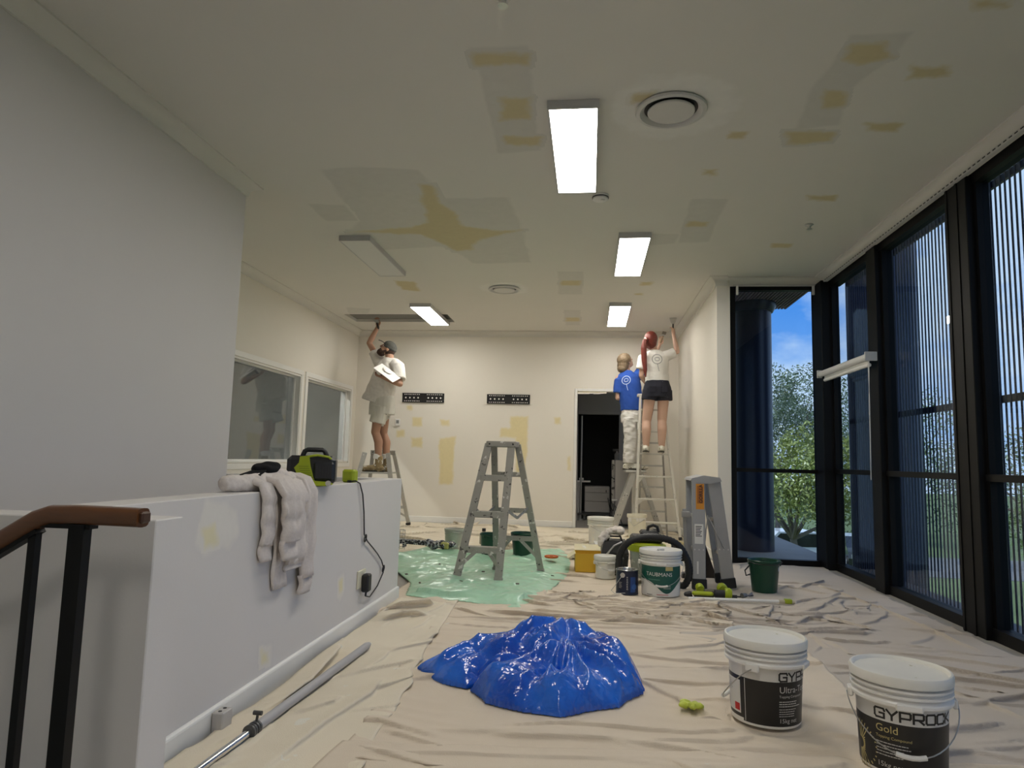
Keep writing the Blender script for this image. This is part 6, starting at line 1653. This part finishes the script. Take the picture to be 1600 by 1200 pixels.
M_blond = mat('streaked_blond_hair', (0.17, 0.12, 0.07), 0.55, var=.75, vscale=22, stretch=(2.4, 2.4, .25), bump=.5, bscale=90)
M_cap = mat('grey_cap_cloth', (0.07, 0.07, 0.062), 0.9, var=.15)

def basis(x, z):
    x = Vector(x).normalized(); z = Vector(z); y = z.cross(x).normalized(); z = x.cross(y)
    return Matrix(((x.x, y.x, z.x), (x.y, y.y, z.y), (x.z, y.z, z.z)))
def head(mb, c, face, upv, s=1.0):
    """skull, jaw, nose, ears and brow as overlapping volumes; face = looking direction"""
    B = basis(face, upv); c = Vector(c)
    P_ = lambda x, y, z: c + B @ (Vector((x, y, z)) * s)
    mb.ell(P_(-.012, 0, .022), (.098 * s, .076 * s, .098 * s), B)
    mb.ell(P_(.028, 0, -.045), (.062 * s, .056 * s, .070 * s), B)
    mb.ell(P_(.062, 0, -.088), (.026 * s, .028 * s, .022 * s), B)
    mb.cap(P_(.086, 0, .020), P_(.106, 0, -.018), .009 * s, .014 * s, 8)
    mb.ell(P_(.082, 0, -.052), (.014 * s, .026 * s, .010 * s), B)
    for y in (-1, 1):
        mb.ell(P_(-.008, y * .076, -.008), (.020 * s, .010 * s, .032 * s), B)
        mb.ell(P_(.072, y * .032, .026), (.018 * s, .022 * s, .008 * s), B)
    return P_, B
def eyes(t, P_, m, s=1.0):
    for y in (-1, 1):
        b = MB(); b.ell(P_(.0725, y * .031, .008), (.010, .010, .008), None, 10, 6); e_ = b.build('eye', M_labwhite, t, 180)
        b = MB(); b.ell(P_(.0800, y * .031, .008), (.0045, .0045, .0045), None, 8, 6); b.build('iris', m, e_, 180)
def hand(mb, w, d, palm, s=1.0, curl=.5, spread=.12, thumb_side=1):
    """palm and five separate fingers; d = along the hand, palm = direction the palm faces"""
    d = Vector(d).normalized(); n = Vector(palm); n = (n - d * n.dot(d)).normalized(); sd = d.cross(n) * thumb_side
    w = Vector(w)
    mb.ell(w + d * .045 * s, (.050 * s, .040 * s, .017 * s), basis(d, n))
    mb.cap(w - d * .03 * s, w + d * .02 * s, .026 * s, .028 * s, 10)
    for k, (off, L) in enumerate(((.030, .070), (.010, .080), (-.010, .074), (-.029, .058))):
        p = w + d * .082 * s + sd * off * s
        a = 0; dirv = (d + sd * spread * (off / .03)).normalized()
        pts = [p - d * .015 * s, p]
        for j, fr in enumerate((.45, .32, .25)):
            a += curl * (.55 if j == 0 else .9)
            v = dirv * math.cos(a) + n * math.sin(a)
            pts.append(pts[-1] + v * L * fr * s)
        mb.tube(pts, [.0100 * s, .0100 * s, .0092 * s, .0086 * s, .0074 * s], 8)
    pts = [w + d * .02 * s + sd * .028 * s, w + d * .045 * s + sd * .052 * s + n * .012 * s, w + d * .070 * s + sd * .054 * s + n * .034 * s, w + d * .088 * s + sd * .044 * s + n * .046 * s]
    mb.tube(pts, [.014 * s, .0115 * s, .0105 * s, .0085 * s], 8)
def arm(mb, sh, el, wr, s=1.0):
    mb.ell(sh, (.058 * s, .058 * s, .06 * s))
    mb.cap(sh, el, .050 * s, .040 * s); sh, el, wr = Vector(sh), Vector(el), Vector(wr)
    mb.cap(el, el.lerp(wr, .3), .040 * s, .043 * s); mb.cap(el.lerp(wr, .3), wr, .043 * s, .027 * s)
def leg(mb, hp, kn, an, s=1.0, calf=(0, 0, 0)):
    hp, kn, an, calf = Vector(hp), Vector(kn), Vector(an), Vector(calf)
    mb.cap(hp, kn, .078 * s, .060 * s)
    c = kn.lerp(an, .32) + calf
    mb.cap(kn, c, .056 * s, .060 * s); mb.cap(c, an, .060 * s, .038 * s)
def ring(c, rx, ry, rot=0.0, n=28, tilt=(0, 0), sq=1.0):
    out = []
    for k in range(n):
        a = 2 * PI * k / n
        x = math.copysign(abs(math.cos(a)) ** sq, math.cos(a)) * rx; y = math.copysign(abs(math.sin(a)) ** sq, math.sin(a)) * ry
        X = x * math.cos(rot) - y * math.sin(rot); Y = x * math.sin(rot) + y * math.cos(rot)
        out.append((c[0] + X, c[1] + Y, c[2] + X * tilt[0] + Y * tilt[1]))
    return out
def tubecloth(mb, pts, rs, seg=18):
    mb.tube(pts, rs, seg)
def foot(t, ankle, d, upper, length=.27, h=.0, sole=None, high=False, name='shoe'):
    """shoe with toe box, heel, collar and a separate sole"""
    a = Vector(ankle); d = Vector(d).normalized(); sd = Vector((-d.y, d.x, 0))
    z0 = h
    b = MB(); P_ = lambda x, y, z: Vector((a.x, a.y, z0)) + d * x + sd * y + Vector((0, 0, z))
    L = length
    b.ell(P_(-.035, 0, .05), (.056, .044, .05), basis(d, (0, 0, 1)))
    b.ell(P_(.05, 0, .046), (.10, .046, .050), basis(d, (0, 0, 1)))
    b.ell(P_(L - .135, 0, .042), (.082, .050, .044), basis(d, (0, 0, 1)))
    b.cap(P_(.08, 0, .055), P_(L - .12, 0, .045), .044, .042)
    b.cap(P_(.02, 0, .085), P_(.09, 0, .055), .040, .034)
    b.cap(P_(-.01, 0, .04), P_(-.005, 0, .155 if high else .085), .050, .052 if high else .046)
    if high: b.cap(P_(-.01, 0, .17), P_(-.012, 0, .195), .055, .056)
    o = remeshed(b, name, upper, .006, 3, t, lambda p: .003 * noise.noise(p * 40))
    s_ = MB(); pl = []
    for k in range(24):
        an = 2 * PI * k / 24; x = math.cos(an); y = math.sin(an)
        px_ = (L - .165) / 2 * 1 + x * (L / 2 + .004) - .01; w = .044 + .010 * max(0, x) - .004 * max(0, -x)
        pl.append((px_, y * w))
    M = Matrix(((d.x, sd.x, 0, a.x), (d.y, sd.y, 0, a.y), (0, 0, 1, z0), (0, 0, 0, 1)))
    s_.prism(pl, 0, .024, M); s_.build('sole', sole or M_sole, o, 30)
    for k in range(3):
        l = MB(); l.tube([P_(.045 + .028 * k, -.022, .096 - .014 * k), P_(.045 + .028 * k, 0, .108 - .016 * k), P_(.045 + .028 * k, .022, .096 - .014 * k)], .004, 6); l.build('lace', M_labwhite, o)
    return o
def decal(target, shape, o, ux, uy, ray, m, name, lift=.003):
    """print lying on the cloth: every outline point is dropped on to the garment"""
    me = target.data
    bvh = BVHTree.FromPolygons([v.co.copy() for v in me.vertices], [tuple(p.vertices) for p in me.polygons])
    o = Vector(o); ux = Vector(ux); uy = Vector(uy); ray = Vector(ray)
    vs_ = []
    for x, y in shape[0]:
        p = o + ux * x + uy * y
        h = bvh.ray_cast(p - ray * .6, ray, 1.2)
        vs_.append((h[0] if h[0] is not None else p) - ray * lift)
    b = MB(); b.add(vs_, shape[1])
    return build_flat(b, name, m, target)
def folds(seed, amp=.006, fx=10, fz=4):
    return lambda p: amp * noise.noise(Vector((p.x * fx, p.y * fx, p.z * fz + seed))) + amp * .6 * noise.noise(Vector((p.x * fx * 2.3, p.y * fx * 2.3, p.z * fz * 2.6 + seed)))

# --- man in cap and boots, on the stepladder at the alcove
t = root('person', 'bearded man in grey cap, pale T-shirt and shorts reaching up to the ceiling slot', 'person', (0, 0, 0))
b = MB()
face = V(-.83, -.25, .50)
P_, B = head(b, (-2.985, 9.72, 2.600), face, (.45, 0, .9), 1.02)
b.cap((-2.955, 9.73, 2.52), (-2.95, 9.73, 2.40), .060, .066)
b.ell((-2.96, 9.73, 2.28), (.17, .125, .17)); b.ell((-3.0, 9.73, 2.05), (.13, .11, .2)); b.ell((-3.03, 9.73, 1.84), (.12, .10, .12))
b.cap((-3.12, 9.84, 2.37), (-2.83, 9.66, 2.31), .055, .05)
arm(b, (-3.13, 9.85, 2.42), (-3.315, 9.86, 2.71), (-3.195, 9.86, 2.955), 1.05)
hand(b, (-3.195, 9.86, 2.965), (-.05, 0, 1), (-.3, -1, 0), 1.0, .75, .1, 1)
arm(b, (-2.805, 9.625, 2.325), (-2.715, 9.52, 2.06), (-2.93, 9.44, 2.14), 1.05)
hand(b, (-2.94, 9.437, 2.145), (-1, -.1, .25), (.1, -.3, 1), 1.0, .6, .1, 1)
leg(b, (-3.03, 9.64, 1.76), (-3.085, 9.64, 1.37), (-3.03, 9.66, .94), 1.05, (.035, 0, 0))
leg(b, (-3.01, 9.82, 1.76), (-3.03, 9.84, 1.36), (-2.965, 9.84, .94), 1.05, (.035, 0, 0))
body = remeshed(b, 'body', M_skin_m, .008, 3, t)
eyes(t, P_, M_beard)
b = MB(); b.ell(P_(.045, 0, -.085), (.062, .060, .062), B); b.ell(P_(.078, 0, -.095), (.036, .040, .045), B)
for y in (-1, 1): b.cap(P_(.0, y * .070, -.03), P_(.04, y * .055, -.085), .016, .024)
b.cap(P_(.088, -.028, -.044), P_(.088, .028, -.044), .009, .009)
remeshed(b, 'beard', M_beard, .006, 2, t, lambda p: .004 * noise.noise(p * 70))
b = MB(); b.ell(P_(-.04, 0, -.005), (.085, .079, .088), B); remeshed(b, 'hair', M_beard, .006, 1, t)
b = MB(); b.ell(P_(-.016, 0, .045), (.108, .088, .085), B); b.ell(P_(-.02, 0, .03), (.112, .091, .055), B)
cap_ = remeshed(b, 'cap', M_cap, .006, 2, t)
b = MB(); b.loft([[P_(.07, -.07, .045), P_(.07, .07, .045), P_(.07, .07, .055), P_(.07, -.07, .055)], [P_(.13, -.066, .047), P_(.13, .066, .047), P_(.13, .066, .056), P_(.13, -.066, .056)], [P_(.175, -.035, .036), P_(.175, .035, .036), P_(.175, .035, .045), P_(.175, -.035, .045)]]); b.build('brim', M_blackrub, cap_, 30)
b = MB()
rot = -.35
secs = [(-3.135, 9.73, 1.80, .205, .165), (-3.09, 9.73, 1.92, .21, .17), (-3.035, 9.73, 2.06, .215, .172), (-2.99, 9.73, 2.20, .215, .17), (-2.965, 9.735, 2.33, .205, .155), (-2.955, 9.735, 2.41, .16, .115), (-2.95, 9.735, 2.465, .085, .08)]
b.loft([ring((x, y, z), rx, ry, rot if i > 1 else rot * .5, tilt=(-.34 * (1 - i / 6) ** 1.5, 0)) for i, (x, y, z, rx, ry) in enumerate(secs)])
b.tube([(-3.06, 9.82, 2.34), (-3.15, 9.855, 2.43), (-3.245, 9.86, 2.585)], [.105, .098, .078], 18)
b.tube([(-2.85, 9.66, 2.36), (-2.79, 9.61, 2.32), (-2.735, 9.545, 2.12)], [.10, .10, .094], 18)
tee = remeshed(b, 'tshirt', M_tee, .009, 2, t, lambda p: .011 * noise.noise(Vector((p.x * 13 + p.z * 5, p.y * 9, p.z * 1.6))) + .004 * noise.noise(p * 26))
b = MB()
b.loft([ring((-3.03, 9.73, z), rx, ry) for z, rx, ry in ((1.63, .19, .175), (1.75, .19, .175), (1.90, .175, .155))])
b.tube([(-3.02, 9.65, 1.74), (-3.065, 9.64, 1.50)], [.115, .120], 20); b.tube([(-3.01, 9.82, 1.74), (-3.10, 9.84, 1.49)], [.115, .118], 20)
sh_ = remeshed(b, 'shorts', M_shorts, .008, 2, t, folds(3, .008, 11, 3))
b = MB(); b.box((-2.935, 9.60, 1.62), (-2.905, 9.68, 1.74), .01); b.build('pocket_flap', M_shorts, sh_, 0)
foot(t, (-3.03, 9.66, 0), (-1, -.12, 0), M_boot, .31, .798, None, True, 'boot'); foot(t, (-2.965, 9.84, 0), (-1, .05, 0), M_boot, .31, .80, None, True, 'boot')
for (x, y) in ((-3.03, 9.66), (-2.965, 9.84)):
    b = MB(); b.lathe([(.052, .985), (.058, .99), (.060, 1.02), (.055, 1.055), (.046, 1.06)], 20, (x - .012, y, 0)); b.build('sock', M_labwhite, t, 40)
# hawk in his left hand, trowel in his right
t2 = root('plaster_hawk', 'white square plaster hawk held at the chest of the man in the cap', 'hawk', (-2.875, 9.40, 2.205))
ux = V(.82, -.02, -.57).normalized(); uy = V(.28, .86, .42); uy = (uy - ux * uy.dot(ux)).normalized(); uz = ux.cross(uy)
M = Matrix(((ux.x, uy.x, uz.x, 0), (ux.y, uy.y, uz.y, 0), (ux.z, uy.z, uz.z, 0), (0, 0, 0, 1)))
b = MB(); b.box((-.18, -.11, -.004), (.18, .11, .004), .003, M); b.build('plate', M_labwhite, t2, 0)
b = MB(); b.cyl(M @ V(-.06, 0, -.004), M @ V(-.06, 0, -.10), .016, 12); b.build('handle', M_blackrub, t2)
b = MB(); b.ell(M @ V(-.02, .02, .016), (.08, .05, .016), M.to_3x3()); remeshed(b, 'plaster_heap', M_pailwhite, .006, 1, t2, lambda p: .006 * noise.noise(p * 30))
t2 = root('putty_knife', 'broad putty knife in the raised hand of the man, at the ceiling slot', 'putty knife', (-3.20, 9.83, 3.02))
b = MB(); b.loft([[(-.075, -.004, .045), (.055, -.004, .045), (.055, .004, .045), (-.075, .004, .045)], [(-.02, -.006, -.01), (.02, -.006, -.01), (.02, .006, -.01), (-.02, .006, -.01)]]); b.build('blade', M_alum, t2, 0)
b = MB(); b.cap((0, 0, -.01), (.02, .01, -.085), .012, .014); b.build('handle', M_blackrub, t2, 180)

# --- red-haired woman on the white ladder, seen from behind
t = root('person', 'red-haired woman with long ponytail, white T-shirt and navy shorts on the white ladder', 'person', (0, 0, 0))
b = MB()
Y0 = 9.60
P_, B = head(b, (.835, Y0 + .03, 2.735), (.30, .80, .45), (0, -.3, 1), .97)
b.cap((.855, Y0 + .02, 2.66), (.875, Y0 + .03, 2.56), .050, .054)
b.ell((.89, Y0 + .03, 2.42), (.15, .10, .15)); b.ell((.91, Y0 + .02, 2.22), (.125, .095, .14)); b.ell((.915, Y0, 2.06), (.13, .10, .09))
b.cap((.735, Y0 + .03, 2.52), (1.05, Y0 + .04, 2.54), .05, .05)
arm(b, (1.065, Y0 + .04, 2.535), (1.195, Y0 + .06, 2.585), (1.15, Y0 + .10, 2.83), .86)
hand(b, (1.148, Y0 + .10, 2.84), (-.06, .1, 1), (-.6, .7, 0), .92, .9, .05, -1)
arm(b, (.725, Y0 + .03, 2.50), (.70, Y0 + .03, 2.235), (.80, Y0 + .20, 2.12), .86)
hand(b, (.805, Y0 + .205, 2.118), (.5, .8, -.2), (.3, 0, -1), .92, .9, .05, 1)
leg(b, (.825, Y0, 2.0), (.775, Y0 + .03, 1.61), (.765, Y0 - .02, 1.235), 1.08, (0, -.03, 0))
leg(b, (1.005, Y0, 2.0), (.985, Y0 + .02, 1.62), (.975, Y0 - .02, 1.235), 1.08, (0, -.03, 0))
remeshed(b, 'body', M_skin_w, .008, 3, t)
eyes(t, P_, M_beard, .97)
b = MB(); b.ell(P_(-.022, 0, .035), (.108, .092, .108), B); b.ell(P_(-.05, 0, -.02), (.085, .088, .09), B)
hr_ = remeshed(b, 'hair', M_red, .006, 2, t, lambda p: .003 * noise.noise(p * 60))
tail = [(.775, Y0 - .065, 2.745), (.735, Y0 - .11, 2.70), (.722, Y0 - .115, 2.60), (.728, Y0 - .12, 2.45), (.742, Y0 - .13, 2.30), (.748, Y0 - .13, 2.20)]
b = MB(); b.tube(tail, [.028, .036, .040, .036, .028, .008], 14)
remeshed(b, 'ponytail', M_red, .005, 2, hr_, lambda p: .005 * noise.noise(Vector((p.x * 60, p.y * 60, p.z * 5))))
b = MB(); b.lathe([(.028, -.012), (.036, -.008), (.036, .008), (.028, .012)], 16, M=Matrix.Translation((.752, Y0 - .09, 2.728)) @ Matrix.Rotation(R(60), 4, 'Y')); b.build('hair_tie', M_rag, hr_, 60)
b = MB()
b.loft([ring((x, Y0 + .02, z), rx, ry) for x, z, rx, ry in ((.917, 2.125, .168, .125), (.915, 2.20, .16, .12), (.91, 2.28, .158, .115), (.90, 2.40, .175, .122), (.89, 2.50, .172, .11), (.885, 2.555, .13, .085), (.88, 2.60, .07, .065))])
b.tube([(.99, Y0 + .03, 2.50), (1.07, Y0 + .035, 2.53), (1.155, Y0 + .05, 2.57)], [.082, .076, .066], 18)
b.tube([(.79, Y0 + .03, 2.50), (.725, Y0 + .03, 2.48), (.695, Y0 + .03, 2.33)], [.08, .078, .070], 18)
tee = remeshed(b, 'tshirt', M_tee_w, .008, 2, t, lambda p: .008 * noise.noise(Vector((p.x * 9 + p.z * 7, p.y * 9, p.z * 9))) + .003 * noise.noise(p * 30))
LOGO = mat('grey_print', (.22, .22, .23), .8); LOGOW = mat('pale_blue_print', (.55, .66, .85), .8)
mono = merge_shapes([(stroke_shape([[(.022 * math.cos(a), .026 * math.sin(a)) for a in [R(60 + 24 * k) for k in range(11)]]], .007), -.008, 0), (stroke_shape([[(-.022 * math.cos(a), .026 * math.sin(a)) for a in [R(60 + 24 * k) for k in range(11)]]], .007), .008, 0)])
def brushmark(o, m, s=1.0):
    decal(o[0], ring_shape(.062 * s, .071 * s, 40), o[1], (1, 0, o[2]), (0, 0, 1), (0, 1, 0), m, 'ring_print')
    decal(o[0], ([(x * s, y * s) for x, y in mono[0]], mono[1]), o[1], (1, 0, o[2]), (0, 0, 1), (0, 1, 0), m, 'monogram_print')
    tailp = [(.006, -.071), (.012, -.11), (.022, -.15), (.028, -.165)]
    decal(o[0], stroke_shape([[(x * s, y * s) for x, y in tailp]], .007 * s), o[1], (1, 0, o[2]), (0, 0, 1), (0, 1, 0), m, 'stem_print')
brushmark((tee, (.905, Y0, 2.455), 0), LOGO)
b = MB()
b.loft([ring((.917, Y0, z), rx, ry) for z, rx, ry in ((1.93, .198, .15), (2.06, .19, .148), (2.165, .158, .118))])
b.tube([(.825, Y0, 2.03), (.812, Y0 + .005, 1.895)], [.11, .112], 20); b.tube([(1.01, Y0, 2.03), (1.015, Y0 + .005, 1.89)], [.11, .112], 20)
so_ = remeshed(b, 'shorts', M_shorts_n, .008, 2, t, folds(5, .004, 14, 5))
for x in (.84, 1.0):
    b = MB(); b.box((x - .045, Y0 - .150, 1.99), (x + .045, Y0 - .138, 2.075), .004); b.build('back_pocket', M_shorts_n, so_, 0)
foot(t, (.765, Y0 - .0, 0), (.12, 1, 0), M_sneak, .25, 1.177); foot(t, (.975, Y0 - .0, 0), (.05, 1, 0), M_sneak, .25, 1.177)
for x in (.765, .975):
    b = MB(); b.lathe([(.046, 1.245), (.048, 1.25), (.046, 1.285), (.038, 1.29)], 18, (x, Y0 - .012, 0)); b.build('sock', M_labwhite, t, 40)
t2 = root('scraper', 'filling knife in the raised right hand of the red-haired woman, at the cornice', 'scraper', (1.145, 9.72, 2.93))
b = MB(); b.loft([[(-.05, -.004, .145), (.05, -.004, .145), (.05, .004, .145), (-.05, .004, .145)], [(-.035, -.005, .09), (.035, -.005, .09), (.035, .005, .09), (-.035, .005, .09)], [(-.012, -.006, .05), (.012, -.006, .05), (.012, .006, .05), (-.012, .006, .05)]]); b.build('blade', M_alum, t2, 0)
b = MB(); b.cap((0, 0, -.05), (0, 0, .055), .013, .011); b.build('handle', M_graystuff, t2, 180)

# --- painter in blue, standing on the trestle-like ladder
t = root('person', 'painter with streaked blond bob, royal blue T-shirt and white trousers behind the white ladder', 'person', (0, 0, 0))
b = MB()
Y0 = 10.30
P_, B = head(b, (.525, Y0, 2.535), (.72, .42, .48), (-.3, -.2, 1), 1.0)
b.cap((.52, Y0, 2.46), (.535, Y0, 2.34), .054, .06)
b.ell((.56, Y0, 2.20), (.15, .12, .16)); b.ell((.59, Y0, 1.98), (.12, .10, .16)); b.ell((.61, Y0, 1.80), (.115, .10, .12))
b.cap((.42, Y0 - .03, 2.27), (.70, Y0 + .05, 2.34), .055, .055)
arm(b, (.415, Y0 - .03, 2.27), (.405, Y0 - .04, 1.98), (.53, Y0 + .17, 1.98), .95)
hand(b, (.54, Y0 + .18, 1.98), (.7, .6, .1), (0, 0, 1), .95, .5, .1, 1)
arm(b, (.705, Y0 + .05, 2.345), (.90, Y0 + .06, 2.58), (1.02, Y0 + .05, 2.79), .9)
hand(b, (1.022, Y0 + .05, 2.80), (.25, 0, 1), (-.4, -.8, 0), .95, .8, .1, 1)
leg(b, (.585, Y0 - .06, 1.74), (.60, Y0 - .05, 1.33), (.575, Y0 - .05, 1.0), 1.0)
leg(b, (.635, Y0 + .07, 1.74), (.66, Y0 + .07, 1.33), (.66, Y0 + .07, 1.0), 1.0)
remeshed(b, 'body', M_skin_w, .008, 3, t)
eyes(t, P_, M_beard)
b = MB(); b.ell(P_(-.025, 0, .035), (.112, .098, .105), B); b.ell((.478, Y0 - .015, 2.475), (.088, .098, .115)); b.ell((.465, Y0 - .03, 2.42), (.075, .085, .07))
remeshed(b, 'hair', M_blond, .006, 2, t, lambda p: .006 * noise.noise(Vector((p.x * 40, p.y * 40, p.z * 6))))
b = MB()
b.loft([ring((x, Y0, z), rx, ry, .25) for x, z, rx, ry in ((.612, 1.795, .165, .15), (.605, 1.90, .172, .152), (.585, 2.05, .18, .152), (.565, 2.20, .185, .148), (.553, 2.29, .175, .13), (.545, 2.35, .125, .095), (.54, 2.395, .068, .066))])
b.tube([(.49, Y0 - .02, 2.25), (.43, Y0 - .03, 2.23), (.405, Y0 - .04, 2.05)], [.085, .085, .076], 18)
b.tube([(.62, Y0 + .03, 2.27), (.70, Y0 + .05, 2.33), (.80, Y0 + .055, 2.45)], [.085, .082, .070], 18)
tee = remeshed(b, 'tshirt', M_tee_b, .009, 2, t, lambda p: .008 * noise.noise(Vector((p.x * 10 + p.z * 8, p.y * 9, p.z * 7))) + .003 * noise.noise(p * 28))
brushmark((tee, (.52, Y0, 2.235), .12), LOGOW, .92)
b = MB()
b.loft([ring((.612, Y0, z), rx, ry, .1) for z, rx, ry in ((1.62, .155, .150), (1.72, .16, .15), (1.83, .148, .135))])
b.tube([(.585, Y0 - .06, 1.68), (.592, Y0 - .055, 1.34), (.572, Y0 - .05, 1.02)], [.105, .092, .082], 20)
b.tube([(.64, Y0 + .07, 1.68), (.66, Y0 + .07, 1.34), (.658, Y0 + .07, 1.02)], [.105, .092, .082], 20)
pt = remeshed(b, 'trousers', M_pants, .008, 2, t, lambda p: .013 * noise.noise(Vector((p.x * 16, p.y * 16 + p.z * 10, p.z * 16))) + .009 * abs(noise.noise(Vector((p.x * 9 + p.z * 22, p.y * 9, p.z * 26)))))
b = MB(); b.box((.685, Y0 - .155, 1.50), (.73, Y0 - .06, 1.62), .01); b.build('side_pocket', M_pants, pt, 0)
foot(t, (.575, Y0 - .05, 0), (1, -.02, 0), M_sneak, .26, .919); foot(t, (.66, Y0 + .07, 0), (1, .05, 0), M_sneak, .26, .919)
t2 = root('paint_brush', 'flat paint brush in the raised hand of the painter in blue', 'brush', (1.05, 10.32, 2.90))
b = MB(); b.cap((-.02, 0, -.07), (.02, 0, .03), .010, .013); b.build('handle', mat('brush_wood', (.35, .25, .14), .5), t2, 180)
b = MB(); b.loft([[(-.005, -.012, .03), (.045, -.012, .02), (.045, .012, .02), (-.005, .012, .03)], [(.0, -.012, .055), (.055, -.012, .042), (.055, .012, .042), (.0, .012, .055)]]); b.build('ferrule', M_alum, t2, 0)
b = MB(); b.loft([[(.0, -.011, .055), (.055, -.011, .042), (.055, .011, .042), (.0, .011, .055)], [(.015, -.008, .10), (.072, -.008, .085), (.072, .008, .085), (.015, .008, .10)]]); b.build('bristles', mat('bristles', (.25, .22, .18), .8), t2, 0)
